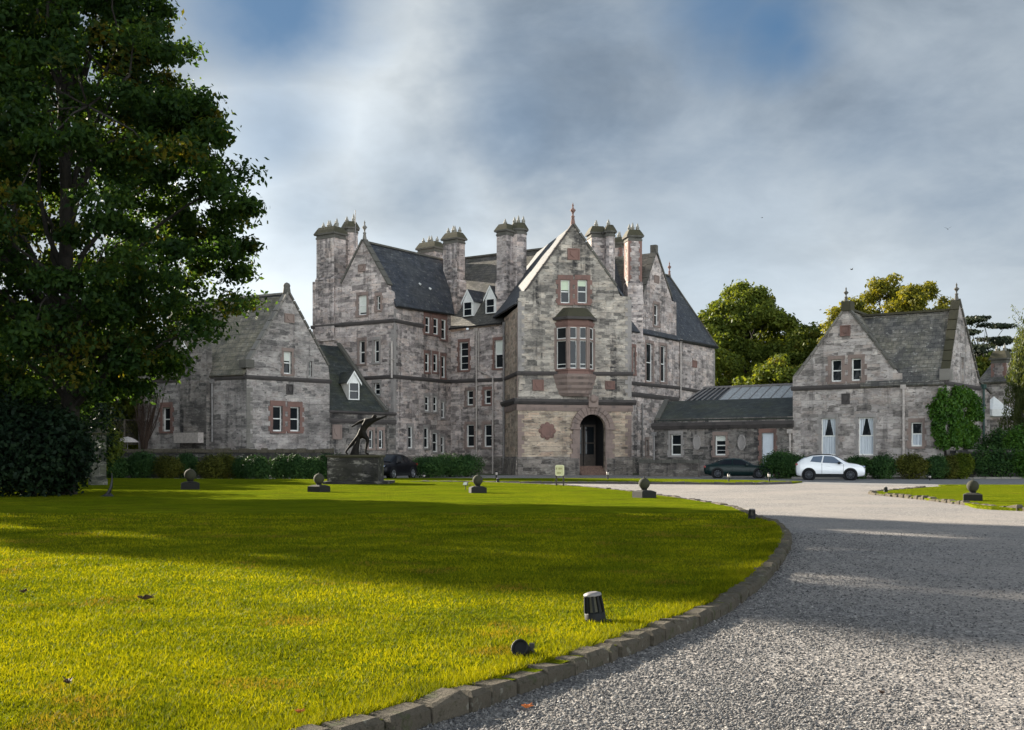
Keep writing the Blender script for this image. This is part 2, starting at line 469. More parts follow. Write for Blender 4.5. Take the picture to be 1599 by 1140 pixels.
hh = T.math('ADD', T.math('MULTIPLY', n3, 2.6), T.math('ADD', T.math('MULTIPLY', n2, 0.45), T.math('MULTIPLY', n4, 0.25)))
T.put(b.inputs['Normal'], T.bump(hh, 0.9, 0.10))
M['lawn'] = m

# grass blades
m = leaf_mat("grass_blade", [(0.045, 0.065, 0.003), (0.135, 0.155, 0.004), (0.27, 0.265, 0.007)], trans=0.42, rough=0.7, tscale=1.25, clump=0.8, spec=0.05,
             yellow=(0.185, 0.13, 0.022), yamt=0.85, yscale=0.7)
M['blade'] = m

# gravel sheet
m, T, b = new_mat("gravel_drive")
ob = coords(T, 'Object')
vo = T.node('ShaderNodeTexVoronoi')
T.put(vo.inputs['Vector'], ob)
vo.inputs['Scale'].default_value = 34.0
sc = T.node('ShaderNodeSeparateColor')
T.put(sc.inputs[0], vo.outputs['Color'])
n1 = T.noise(ob, 0.25, 5, 0.6)
n2 = T.noise(T.scale(ob, (2.5, 1.2, 1)), 1.0, 6, 0.7)
n5 = T.noise(ob, 11.0, 5, 0.75)
c = T.ramp(sc.outputs[0], [(0.0, (0.10, 0.095, 0.10)), (0.4, (0.205, 0.192, 0.188)), (0.75, (0.29, 0.27, 0.257)), (1.0, (0.43, 0.405, 0.38))])
c = T.mix(T.smooth(vo.outputs['Distance'], 0.35, 0.8, 0.0, 0.7), c, (0.06, 0.055, 0.055))
c = T.mix(T.smooth(n1, 0.35, 0.7, 0.0, 0.55), c, (0.30, 0.265, 0.235))
c = T.mix(T.smooth(n2, 0.52, 0.72, 0.0, 0.5), c, (0.11, 0.10, 0.10))
c = T.mix(T.smooth(n5, 0.45, 0.75, 0.0, 0.45), c, (0.08, 0.075, 0.075))
T.put(b.inputs['Base Color'], c)
b.inputs['Roughness'].default_value = 0.95
hh = T.math('ADD', T.math('MULTIPLY', T.math('SUBTRACT', 1.0, vo.outputs['Distance']), 0.5), T.math('MULTIPLY', n5, 0.7))
T.put(b.inputs['Normal'], T.bump(hh, 0.9, 0.03))
M['gravel'] = m
m, T, b = new_mat("gravel_chip")
rnd = T.node('ShaderNodeNewGeometry').outputs['Random Per Island']
T.put(b.inputs['Base Color'], T.ramp(rnd, [(0.0, (0.045, 0.045, 0.048)), (0.35, (0.092, 0.089, 0.09)), (0.7, (0.145, 0.139, 0.134)), (0.93, (0.21, 0.20, 0.19)), (1.0, (0.36, 0.345, 0.33))]))
b.inputs['Roughness'].default_value = 0.85
M['chip'] = m
M['tarmac'] = simple("grey_tarmac", (0.17, 0.165, 0.165), 0.9, vary=0.25, scale=3, bump=0.3)
M['earth'] = simple("rough_meadow_ground", (0.06, 0.075, 0.025), 0.95, vary=0.4, scale=0.6)

# foliage
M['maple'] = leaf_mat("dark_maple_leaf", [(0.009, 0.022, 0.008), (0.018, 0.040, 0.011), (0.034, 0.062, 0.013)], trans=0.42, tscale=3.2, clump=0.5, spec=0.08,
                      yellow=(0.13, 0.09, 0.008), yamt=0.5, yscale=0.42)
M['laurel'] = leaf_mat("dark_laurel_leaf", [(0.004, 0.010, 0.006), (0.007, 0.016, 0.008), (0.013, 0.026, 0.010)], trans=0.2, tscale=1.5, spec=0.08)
M['oak'] = leaf_mat("mid_green_oak_leaf", [(0.0442, 0.0676, 0.0132), (0.0858, 0.117, 0.0198), (0.1456, 0.1716, 0.0264)], trans=0.35, tscale=1.6, clump=0.35, spec=0.1,
                    yellow=(0.17, 0.125, 0.02), yamt=0.45, yscale=0.22)
M['lime'] = leaf_mat("yellow_green_lime_leaf", [(0.060, 0.070, 0.012), (0.125, 0.130, 0.020), (0.205, 0.195, 0.026)], trans=0.4, tscale=1.5, clump=0.4, spec=0.1,
                     yellow=(0.17, 0.155, 0.018), yamt=0.3, yscale=0.3)
M['cedar'] = leaf_mat("dark_cedar_needles", [(0.016, 0.026, 0.016), (0.030, 0.042, 0.024), (0.048, 0.060, 0.032)], trans=0.15, tscale=1.2)
M['willow'] = leaf_mat("pale_willow_leaf", [(0.035, 0.055, 0.018), (0.065, 0.088, 0.028), (0.11, 0.135, 0.045)], trans=0.4, tscale=1.5)
M['ivy'] = leaf_mat("bright_ivy_leaf", [(0.022, 0.066, 0.008), (0.050, 0.125, 0.015), (0.10, 0.20, 0.026)], trans=0.35, tscale=1.4)
M['yew'] = leaf_mat("dark_yew_leaf", [(0.0155, 0.0403, 0.0139), (0.031, 0.0713, 0.0202), (0.0589, 0.1147, 0.0279)], trans=0.15, tscale=1.3, clump=0.9, spec=0.1)
M['box'] = leaf_mat("olive_box_leaf", [(0.0338, 0.0416, 0.0078), (0.0676, 0.0754, 0.013), (0.1144, 0.117, 0.0169)], trans=0.2, tscale=1.4, clump=0.9, spec=0.1)
M['box_bright'] = leaf_mat("bright_box_leaf", [(0.034, 0.056, 0.006), (0.070, 0.10, 0.010), (0.12, 0.145, 0.013)], trans=0.25, tscale=1.4, clump=0.9, spec=0.1)
M['dead'] = simple("brown_dead_leaf", (0.045, 0.022, 0.012), 0.8, vary=0.4, scale=20)
M['orange'] = simple("orange_dead_leaf", (0.45, 0.13, 0.03), 0.8, vary=0.3, scale=20)
M['creeper'] = leaf_mat("brown_bare_creeper", [(0.05, 0.032, 0.026), (0.085, 0.055, 0.042), (0.12, 0.085, 0.065)], trans=0.05)


# ------------------------------------------------------------------ geometry helpers
def at(x, D, z=0.0):
    """world point on the sight line of photo column x at distance D, height z"""
    return Vector(((x - CX) / F * D, D, z))


def hz(y, D):
    """height seen at photo row y at distance D"""
    return EYE + (HY - y) * D / F


def gnd(x, y, z=0.0):
    """ground point seen at photo pixel (x, y) on the level z"""
    return at(x, (EYE - z) * F / (y - HY), z)


class MB:
    def __init__(self):
        self.v, self.f, self.sm = [], [], []

    def add(self, pts, faces, smooth=False):
        o = len(self.v)
        self.v += [Vector(p) for p in pts]
        self.f += [tuple(i + o for i in f) for f in faces]
        self.sm += [smooth] * len(faces)
        return self

    def poly(self, pts):
        return self.add(pts, [tuple(range(len(pts)))])

    def obox(self, c, ax, ay, az):
        """box: centre and three half-axes"""
        c, ax, ay, az = Vector(c), Vector(ax), Vector(ay), Vector(az)
        if ax.cross(ay).dot(az) < 0:
            ax = -ax
        P = [c + ax * i + ay * j + az * k for k in (-1, 1) for j in (-1, 1) for i in (-1, 1)]
        return self.add(P, [(0, 2, 3, 1), (4, 5, 7, 6), (0, 1, 5, 4), (2, 6, 7, 3), (0, 4, 6, 2), (1, 3, 7, 5)])

    def bar(self, a, b, w, h, up=(0, 0, 1), off=0.0):
        a, b, up = Vector(a), Vector(b), Vector(up)
        d = (b - a)
        L = d.length
        d.normalize()
        s = d.cross(up).normalized()
        u = s.cross(d).normalized()
        return self.obox((a + b) / 2 + u * off, d * (L / 2), s * (w / 2), u * (h / 2))

    def tube(self, path, rads, n=8, cap=True, smooth=True):
        path = [Vector(p) for p in path]
        if not isinstance(rads, (list, tuple)):
            rads = [rads] * len(path)
        rings, prev = [], None
        for i, p in enumerate(path):
            t = (path[min(i + 1, len(path) - 1)] - path[max(i - 1, 0)]).normalized()
            ref = prev if prev is not None else (Vector((0, 0, 1)) if abs(t.z) < 0.9 else Vector((1, 0, 0)))
            s = ref - t * ref.dot(t)
            if s.length < 1e-5:
                s = t.orthogonal()
            s.normalize()
            prev = s
            u = t.cross(s)
            rings.append([p + (s * math.cos(2 * math.pi * k / n) + u * math.sin(2 * math.pi * k / n)) * rads[i] for k in range(n)])
        pts = [q for r in rings for q in r]
        fs = []
        for i in range(len(path) - 1):
            for k in range(n):
                a, b2 = i * n + k, i * n + (k + 1) % n
                fs.append((a, b2, b2 + n, a + n))
        self.add(pts, fs, smooth)
        if cap:
            self.poly(list(reversed(rings[0])))
            self.poly(rings[-1])
        return self

    def lathe(self, c, prof, n=12, axis=(0, 0, 1), smooth=True, rot=0.0):
        """prof: list of (radius, height along axis)"""
        c, axis = Vector(c), Vector(axis).normalized()
        s = axis.orthogonal().normalized()
        if abs(axis.z) > 0.9:
            s = Vector((1, 0, 0))
        u = axis.cross(s)
        pts, fs = [], []
        for r, h in prof:
            for k in range(n):
                a = 2 * math.pi * k / n + rot
                pts.append(c + axis * h + (s * math.cos(a) + u * math.sin(a)) * max(r, 1e-4))
        for i in range(len(prof) - 1):
            for k in range(n):
                a, b2 = i * n + k, i * n + (k + 1) % n
                fs.append((a, b2, b2 + n, a + n))
        self.add(pts, fs, smooth)
        self.poly([pts[k] for k in reversed(range(n))])
        self.poly([pts[(len(prof) - 1) * n + k] for k in range(n)])
        return self

    def prism(self, base, top):
        """closed loft between two loops of equal length (base seen anticlockwise from above)"""
        n = len(base)
        self.add(list(base) + list(top), [(i, (i + 1) % n, n + (i + 1) % n, n + i) for i in range(n)] + [tuple(reversed(range(n))), tuple(range(n, 2 * n))])
        return self

    def slab(self, pts, th):
        """flat polygon (seen anticlockwise from its outer side) given a thickness inwards"""
        pts = [Vector(p) for p in pts]
        n = Vector((0, 0, 0))
        for i in range(len(pts)):
            n += (pts[i] - pts[0]).cross(pts[(i + 1) % len(pts)] - pts[0])
        n.normalize()
        return self.prism([p - n * th for p in pts], pts)

    def build(self, name, mat, parent=None, uv=True):
        me = bpy.data.meshes.new(name)
        o = bpy.data.objects.new(name, me)
        off = parent.matrix_basis.translation.copy() if parent is not None and parent.get('_world') else Vector((0, 0, 0))
        me.from_pydata([tuple(p) for p in self.v], [], self.f)
        for p, s in zip(me.polygons, self.sm):
            p.use_smooth = s
        if uv:
            auto_uv(me)
        me.materials.append(M[mat] if isinstance(mat, str) else mat)
        COL.objects.link(o)
        if parent is not None:
            o.parent = parent
            if parent.get('_world'):
                o.location = -off
        me.update()
        return o


def auto_uv(me):
    lay = me.uv_layers.new(name="UVMap")
    nl = len(me.loops)
    if not nl:
        return
    co = np.empty(len(me.vertices) * 3, np.float32)
    me.vertices.foreach_get('co', co)
    co = co.reshape(-1, 3)
    vi = np.empty(nl, np.int32)
    me.loops.foreach_get('vertex_index', vi)
    nf = len(me.polygons)
    nr = np.empty(nf * 3, np.float32)
    me.polygons.foreach_get('normal', nr)
    nr = nr.reshape(-1, 3)
    lt = np.empty(nf, np.int32)
    me.polygons.foreach_get('loop_total', lt)
    n = np.repeat(nr, lt, axis=0)
    hor = np.hypot(n[:, 0], n[:, 1])
    flat = hor < 0.05
    t = np.stack([-n[:, 1], n[:, 0], np.zeros(nl)], 1) / np.maximum(hor, 1e-6)[:, None]
    t[flat] = (1, 0, 0)
    b = np.cross(n, t)
    b[flat] = (0, 1, 0)
    p = co[vi]
    uv = np.stack([(p * t).sum(1), (p * b).sum(1)], 1).astype(np.float32)
    lay.data.foreach_set('uv', uv.ravel())


def tag(o, label=None, cat=None, group=None, kind=None):
    for k, v in (('label', label), ('category', cat), ('group', group), ('kind', kind)):
        if v:
            o[k] = v
    return o


def thing(name, loc, label, cat, group=None, world=True):
    o = bpy.data.objects.new(name, None)
    COL.objects.link(o)
    o.location = loc
    o.empty_display_size = 0.3
    tag(o, label, cat, group)
    if world:
        o['_world'] = 1
    return o


class Wall:
    """a stone wall slab; p0 -> p1 runs left to right as seen from outside"""
    def __init__(self, p0, p1):
        self.p0, self.p1 = Vector((p0[0], p0[1], 0)), Vector((p1[0], p1[1], 0))
        self.d = (self.p1 - self.p0)
        self.L = self.d.length
        self.d.normalize()
        self.n = Vector((self.d.y, -self.d.x, 0))
        self.holes, self.wins = [], []

    def u(self, x):
        r = (x - CX) / F
        # point p0 + d*u with X = r*Y
        return (r * self.p0.y - self.p0.x) / (self.d.x - r * self.d.y)

    def D(self, x):
        return self.p0.y + self.d.y * self.u(x)

    def z(self, x, y):
        return hz(y, self.D(x))

    def uz(self, x, y):
        return (self.u(x), self.z(x, y))

    def pt(self, u, z, out=0.0):
        q = self.p0 + self.d * u + self.n * out
        return Vector((q.x, q.y, z))

    def px(self, x, y, out=0.0):
        return self.pt(self.u(x), self.z(x, y), out)

    def win(self, x0, x1, y0, y1, **kw):
        u0, u1 = self.u(x0), self.u(x1)
        xm = (x0 + x1) / 2
        z1, z0 = self.z(xm, y0), self.z(xm, y1)
        self.wins.append((u0, u1, z0, z1, kw))
        self.holes.append([(u0, z0), (u1, z0), (u1, z1), (u0, z1)])

    def outline(self, pxs, z0=-0.1):
        """outline from photo pixels of the top edge, left to right; the foot is on the ground"""
        top = [self.uz(x, y) for x, y in pxs]
        return [(top[0][0], z0), (top[-1][0], z0)] + list(reversed(top))

    def build(self, parent, name, mat, out, th=0.45, through=False):
        mb = MB()
        loops = [out] + self.holes
        flat = [p for l in loops for p in l]
        tris = geometry.tessellate_polygon([[Vector((u, z, 0)) for u, z in l] for l in loops])
        P = [self.pt(u, z) for u, z in flat]
        fs = []
        for t in tris:
            a, b2, c = (P[i] for i in t)
            nn = (b2 - a).cross(c - a)
            if nn.length < 1e-9:
                continue
            fs.append(t if nn.dot(self.n) > 0 else (t[0], t[2], t[1]))
        mb.add(P, fs)
        um = sum(p[0] for p in out) / len(out)
        back = [self.pt(u + (0.06 if u < um else -0.06), z, -th) for u, z in out]
        front = [self.pt(u, z) for u, z in out]
        n = len(out)
        area = sum(out[i][0] * out[(i + 1) % n][1] - out[(i + 1) % n][0] * out[i][1] for i in range(n))
        for i in range(n):
            j = (i + 1) % n
            q = [front[i], back[i], back[j], front[j]]
            mb.poly(q if area > 0 else list(reversed(q)))
        if through:
            mb.add([p - self.n * th for p in P], [(f[0], f[2], f[1]) for f in fs])
        else:
            mb.poly(list(reversed(back)) if area > 0 else back)
        for h in self.holes:
            a2 = sum(h[i][0] * h[(i + 1) % len(h)][1] - h[(i + 1) % len(h)][0] * h[i][1] for i in range(len(h)))
            for i in range(len(h)):
                j = (i + 1) % len(h)
                q = [self.pt(*h[i]), self.pt(*h[j]), self.pt(*h[j], -0.34 if not through else -th), self.pt(*h[i], -0.34 if not through else -th)]
                mb.poly(q if a2 > 0 else list(reversed(q)))
        w = mb.build(name, mat, parent)
        for wn in self.wins:
            make_window(self, parent, *wn[:4], **wn[4])
        return w

    def band(self, mb, x0, x1, y0, y1, h=0.3, proud=0.16, ext=0.0):
        a, b2 = self.px(x0, y0), self.px(x1, y1)
        a -= self.d * ext
        b2 += self.d * ext
        prof = [(-0.05, 0), (proud * 0.45, 0), (proud, h * 0.55), (proud, h), (-0.05, h + 0.05)]
        base = [a + self.n * o + Vector((0, 0, z)) for o, z in prof]
        top = [b2 + self.n * o + Vector((0, 0, z)) for o, z in prof]
        mb.prism(base, top)


def make_window(W, parent, u0, u1, z0, z1, surround='grey', quoin=True, blind=None, blind_h=0.5, bars=1, mid=True, curtain=False, depth=0.22,
                name='window', sill=True, margin=0.17, proud=0.035, lintel=0.28, open_=False, vbar=0, lattice=0):
    w, h = u1 - u0, z1 - z0
    fr = MB()
    t = min(0.085, w * 0.17)
    dd = 0.035

    def fb(a0, a1, b0, b1, o):
        c = W.pt((a0 + a1) / 2, (b0 + b1) / 2, -depth + o)
        fr.obox(c, W.d * ((a1 - a0) / 2), W.n * dd, Vector((0, 0, (b1 - b0) / 2)))
    fb(u0, u0 + t, z0, z1, 0)
    fb(u1 - t, u1, z0, z1, 0)
    fb(u0 + t, u1 - t, z0, z0 + t * 1.3, 0)
    fb(u0 + t, u1 - t, z1 - t, z1, 0)
    if mid:
        zm = z0 + h * (0.5 if mid is True else mid)
        fb(u0 + t, u1 - t, zm - t * 0.5, zm + t * 0.5, 0.006)
    for k in range(vbar):
        um = u0 + w * (k + 1) / (vbar + 1)
        fb(um - t * 0.22, um + t * 0.22, z0 + t * 1.3, z1 - t, -0.012)
    for k in range(lattice):
        zm = z0 + h * (k + 1) / (lattice + 1)
        fb(u0 + t, u1 - t, zm - t * 0.2, zm + t * 0.2, -0.014)
    f = fr.build(name, 'white', parent)
    off = Vector((0, 0, 0))

    def sub(mb, nm, mat):
        return mb.build(nm, mat, f)
    tz = 0.004
    tl = [((hash((round(u0 * 37), round(z0 * 53), q_)) % 1000) / 1000 - 0.5) * 0.030 for q_ in range(4)]
    pane = MB().add([W.pt(a, z, -depth - 0.028 + tl[q_]) for q_, (a, z) in enumerate(((u0 + tz, z0 + tz), (u1 - tz, z0 + tz), (u1 - tz, z1 - tz), (u0 + tz, z1 - tz)))], [(0, 1, 2), (0, 2, 3)])
    sub(pane, 'pane', 'glass')
    if blind:
        bz = z1 - t - (h - 2 * t) * blind_h
        bm_ = MB().obox(W.pt((u0 + u1) / 2, (bz + z1 - t) / 2, -depth - 0.010), W.d * (w / 2 - t), W.n * 0.004, Vector((0, 0, (z1 - t - bz) / 2)))
        sub(bm_, 'blind', blind)
    if curtain:
        zm = z0 + h * 0.52
        c = MB()
        N = 24
        for i in range(N):            # net across the lower half, in folds
            a0, a1 = u0 + t + (w - 2 * t) * i / N, u0 + t + (w - 2 * t) * (i + 1) / N
            o0, o1 = 0.010 * math.sin(i * 1.9), 0.010 * math.sin((i + 1) * 1.9)
            c.poly([W.pt(a0, z0 + t, -depth + 0.0 + o0), W.pt(a1, z0 + t, -depth + 0.0 + o1), W.pt(a1, zm, -depth + 0.0 + o1), W.pt(a0, zm, -depth + 0.0 + o0)])
        if curtain == 'drapes':
            for s in (0, 1):
                ue = u0 + t if s == 0 else u1 - t
                sg = 1 if s == 0 else -1
                ww = w - 2 * t
                q = [(ue, zm + 0.03), (ue + sg * ww * 0.16, zm + 0.03), (ue + sg * ww * 0.42, z1 - t), (ue, z1 - t)]
                pp = [W.pt(a, z, -depth - 0.005) for a, z in q]
                c.poly(pp if s == 0 else list(reversed(pp)))
        sub(c, 'curtain', 'curtain')
    if surround:
        s = MB()
        mg = min(margin, 0.24)
        k = max(2, int(round(h / 0.42)))
        for side in (0, 1):
            for i in range(k):
                ww = mg * (1.75 if (i % 2 == 0 and quoin) else 1.0)
                b0, b1 = z0 + h * i / k, z0 + h * (i + 1) / k - 0.012
                ue = (u0 - ww, u0 - 0.002) if side == 0 else (u1 + 0.002, u1 + ww)
                pr = proud + 0.003 * ((i * 7 + side * 3) % 4)
                s.obox(W.pt((ue[0] + ue[1]) / 2, (b0 + b1) / 2, pr / 2 - 0.05), W.d * ((ue[1] - ue[0]) / 2), W.n * (pr / 2 + 0.05), Vector((0, 0, (b1 - b0) / 2)))
        s.obox(W.pt((u0 + u1) / 2, z1 + lintel / 2 + 0.003, (proud + 0.01) / 2 - 0.05), W.d * (w / 2 + mg * 1.1), W.n * ((proud + 0.01) / 2 + 0.05), Vector((0, 0, lintel / 2)))
        if sill:
            s.obox(W.pt((u0 + u1) / 2, z0 - 0.085, 0.02), W.d * (w / 2 + mg * 1.2), W.n * 0.10, Vector((0, 0, 0.08)))
        sub(s, 'surround', surround)
    return f


def coping(W, pts, parent, mat='coping', th=0.45, w=0.62, h=0.16, name='coping'):
    """stones laid along the top edge of a gable: pts in photo pixels on the wall plane"""
    mb = MB()
    P = [W.px(x, y) for x, y in pts]
    for a, b2 in zip(P[:-1], P[1:]):
        L = (b2 - a).length
        k = max(1, int(round(L / 0.9)))
        for i in range(k):
            q0 = a.lerp(b2, i / k)
            q1 = a.lerp(b2, (i + 1) / k - 0.012)
            dv = (b2 - a).normalized()
            up = W.n.cross(dv)
            if up.z < 0:
                up = -up
            c = (q0 + q1) / 2 - W.n * (th / 2 - 0.03) + up * (h / 2 - 0.04 + 0.004 * (i % 3))
            mb.obox(c, dv * ((q1 - q0).length / 2), W.n * (w / 2), up * (h / 2))
    return mb.build(name, mat, parent)


def finial(p, h, parent, mat='red', s=1.0):
    k = h
    prof = [(0.22 * s, 0), (0.20 * s, k * 0.12), (0.12 * s, k * 0.34), (0.17 * s, k * 0.36), (0.17 * s, k * 0.40), (0.075 * s, k * 0.43), (0.075 * s, k * 0.52), (0.20 * s, k * 0.62),
            (0.27 * s, k * 0.66), (0.20 * s, k * 0.70), (0.08 * s, k * 0.76), (0.06 * s, k * 0.84), (0.10 * s, k * 0.88), (0.05 * s, k * 0.93), (0.01, k)]
    return MB().lathe(p, prof, 8).build('finial', mat, parent)


def pot_mb(p, h=0.62, r=0.19):
    return MB().lathe(p, [(r, 0), (r * 0.92, h * 0.34), (r * 1.1, h * 0.36), (r * 1.1, h * 0.42), (r * 0.85, h * 0.44), (r * 0.5, h * 0.75), (r * 0.12, h)], 10)


def chimney(parent, c, yaw, w, dp, z0, z1, pots, octo=False, quoin=None, mat='rubble', band_z=None, cap_h=0.62):
    """stack with neck course, oversailing mossy cap and pots; c = centre (x, y)"""
    ca, sa = math.cos(yaw), math.sin(yaw)
    ax, ay = Vector((ca, sa, 0)), Vector((-sa, ca, 0))
    C0 = Vector((c[0], c[1], 0))

    def ring(k, z):
        hw, hd = w / 2 * 1.0 + k, dp / 2 + k
        if octo:
            ch = min(hw, hd) * 0.55
            q = [(-hw, -hd + ch), (-hw + ch, -hd), (hw - ch, -hd), (hw, -hd + ch), (hw, hd - ch), (hw - ch, hd), (-hw + ch, hd), (-hw, hd - ch)]
        else:
            q = [(-hw, -hd), (hw, -hd), (hw, hd), (-hw, hd)]
        return [C0 + ax * a + ay * b2 + Vector((0, 0, z)) for a, b2 in q]
    sh = MB().prism(ring(0, z0), ring(0, z1 - cap_h - 0.45))
    if band_z:
        sh.prism(ring(0.09, z0), ring(0.09, band_z))
        sh.prism(ring(0.10, band_z), ring(0.0, band_z + 0.22))
    s = sh.build('chimney', mat, parent)
    nk = MB().prism(ring(0.05, z1 - cap_h - 0.47), ring(0.05, z1 - cap_h - 0.30)).prism(ring(0.0, z1 - cap_h - 0.30), ring(0.02, z1 - cap_h - 0.12)).prism(ring(0.16, z1 - cap_h - 0.12), ring(0.20, z1 - cap_h + 0.03))
    nk.build('neck', 'coping', s)
    MB().prism(ring(0.18, z1 - cap_h + 0.03), ring(0.02, z1 - cap_h * 0.45)).prism(ring(0.02, z1 - cap_h * 0.45), ring(-0.14, z1)).build('cap', 'moss', s)
    if quoin:
        q = MB()
        for sx in (-1, 1):
            for sy in (-1, 1):
                z = z0
                i = 0
                while z < z1 - cap_h - 0.5:
                    hw = 0.20 if i % 2 else 0.32
                    hd = 0.32 if i % 2 else 0.20
                    zz = min(z + 0.42, z1 - cap_h - 0.48)
                    q.obox(C0 + ax * (sx * (w / 2 - hw / 2 + 0.02)) + ay * (sy * (dp / 2 - hd / 2 + 0.02)) + Vector((0, 0, (z + zz) / 2)), ax * (hw / 2), ay * (hd / 2), Vector((0, 0, (zz - z) / 2 - 0.006)))
                    z += 0.42
                    i += 1
        q.build('quoins', quoin, s)
    nx = pots
    along = w >= dp
    for i in range(nx):
        tt = (i + 0.5) / nx - 0.5
        o = ax * (tt * (w - 0.1)) if along else ay * (tt * (dp - 0.1))
        o += (ay if along else ax) * (0.12 if i % 2 else -0.12)
        pot_mb(C0 + o + Vector((0, 0, z1 - 0.04)), 0.62 + 0.1 * ((i * 5) % 3), 0.17).build('chimney_pot', 'pot', s)
    return s


def pipe(W, x, y0, y1, parent, mat='pipe', r=0.075, x1=None, hopper=True, out=0.13):
    mb = MB()
    a = W.px(x, y0, out)
    b2 = W.px(x, y1, out) if x1 is None else W.px(x1, y1, out)
    mb.tube([a, b2], r, 8)
    k = max(1, int((a - b2).length / 1.9))
    for i in range(k):
        c = a.lerp(b2, (i + 0.5) / k)
        mb.obox(c - W.n * 0.04, W.d * (r * 1.9), W.n * (r + 0.05), Vector((0, 0, 0.035)))
    if hopper:
        mb.obox(a + Vector((0, 0, 0.12)), W.d * 0.20, W.n * 0.12, Vector((0, 0, 0.16)))
    return mb.build('downpipe', mat, parent)


def plaque(W, x0, x1, y0, y1, parent, mat='red', name='plaque', shield=True):
    u0, u1 = W.u(x0), W.u(x1)
    xm = (x0 + x1) / 2
    za, zb = W.z(xm, y1), W.z(xm, y0)
    mb = MB()
    uc, zc2, hw, hh = (u0 + u1) / 2, (za + zb) / 2, (u1 - u0) / 2, (zb - za) / 2
    mb.obox(W.pt(uc, zc2, 0.02), W.d * hw, W.n * 0.03, Vector((0, 0, hh)))
    fw = min(hw, hh) * 0.22
    for s in (-1, 1):
        mb.obox(W.pt(uc + s * (hw - fw / 2), zc2, 0.07), W.d * (fw / 2), W.n * 0.03, Vector((0, 0, hh)))
        mb.obox(W.pt(uc, zc2 + s * (hh - fw / 2), 0.074), W.d * (hw - fw - 0.004), W.n * 0.03, Vector((0, 0, fw / 2)))
    if shield:
        q = [(-0.5, 0.5), (0.5, 0.5), (0.5, -0.1), (0, -0.6), (-0.5, -0.1)]
        f = [W.pt(uc + a * hw, zc2 + b2 * hh, 0.105) for a, b2 in q]
        k = [W.pt(uc + a * hw, zc2 + b2 * hh, 0.03) for a, b2 in q]
        mb.prism(k, f)
    return mb.build(name, mat, parent)


def quoins(W, x_side, y0, y1, side, parent, mat='grey', big=0.55, small=0.32, h=0.36):
    """dressed corner stones up one end of a wall"""
    mb = MB()
    u0 = 0.0 if side == 'left' else W.L
    za, zb = W.z(x_side, y1), W.z(x_side, y0)
    z, i = za, 0
    while z + h <= zb + 0.01:
        w = big if i % 2 else small
        c = u0 + (w / 2 if side == 'left' else -w / 2)
        mb.obox(W.pt(c, z + h / 2, 0.004 + 0.004 * (i % 3)), W.d * (w / 2 + 0.006), W.n * 0.02, Vector((0, 0, h / 2 - 0.008)))
        z += h
        i += 1
    return mb.build('corner_stones', mat, parent)


# ------------------------------------------------------------------ foliage helpers
def quads_object(name, P, A, B, mat, parent=None, loc=(0, 0, 0), fold=0.0):
    """many leaf faces: centre P, half length A, half width B (arrays n x 3)"""
    n = len(P)
    V = np.empty((n, 4, 3), np.float32)
    V[:, 0] = P - A
    V[:, 1] = P + B - A * 0.1
    V[:, 2] = P + A
    V[:, 3] = P - B - A * 0.1
    me = bpy.data.meshes.new(name)
    me.vertices.add(4 * n)
    me.vertices.foreach_set('co', V.ravel())
    me.loops.add(4 * n)
    me.loops.foreach_set('vertex_index', np.arange(4 * n, dtype=np.int32))
    me.polygons.add(n)
    me.polygons.foreach_set('loop_start', np.arange(0, 4 * n, 4, dtype=np.int32))
    me.polygons.foreach_set('loop_total', np.full(n, 4, np.int32))
    me.update(calc_edges=True)
    me.materials.append(M[mat])
    o = bpy.data.objects.new(name, me)
    COL.objects.link(o)
    o.location = loc
    if parent is not None:
        o.parent = parent
    return o


def unit(a):
    return a / np.maximum(np.linalg.norm(a, axis=1, keepdims=True), 1e-6)


def leaf_cloud(centers, radii, n_per, size, rng, shell=0.55, droop=0.35, aspect=0.55, up=0.5):
    """leaves through ellipsoid clumps; returns P, A, B"""
    C = np.repeat(np.asarray(centers, float), n_per, axis=0)
    Rr = np.repeat(np.asarray(radii, float), n_per, axis=0)
    n = len(C)
    dv = unit(rng.normal(size=(n, 3)))
    r = shell + (1 - shell) * rng.random(n) ** 0.7
    r *= 1 + 0.16 * rng.normal(size=n)
    P = C + dv * Rr * r[:, None]
    nrm = unit(dv * 0.6 + rng.normal(size=(n, 3)) * 0.55 + np.array([0, 0, up]))
    ax = unit(np.cross(nrm, rng.normal(size=(n, 3))))
    ax = unit(ax + np.array([0, 0, -droop]))
    bx = unit(np.cross(nrm, ax))
    s = size * (0.6 + 0.8 * rng.random(n))[:, None]
    return P, ax * s, bx * s * aspect


def limb(mb, a, b2, r0, r1, rng, n=5, sag=0.08, sides=6):
    a, b2 = Vector(a), Vector(b2)
    L = (b2 - a).length
    pts = []
    for i in range(n + 1):
        t = i / n
        p = a.lerp(b2, t)
        w = math.sin(t * math.pi) * L * sag
        p += Vector((rng.normal() * w * 0.5, rng.normal() * w * 0.5, w * 0.8))
        pts.append(p)
    mb.tube(pts, [r0 + (r1 - r0) * (i / n) for i in range(n + 1)], sides)
    return pts


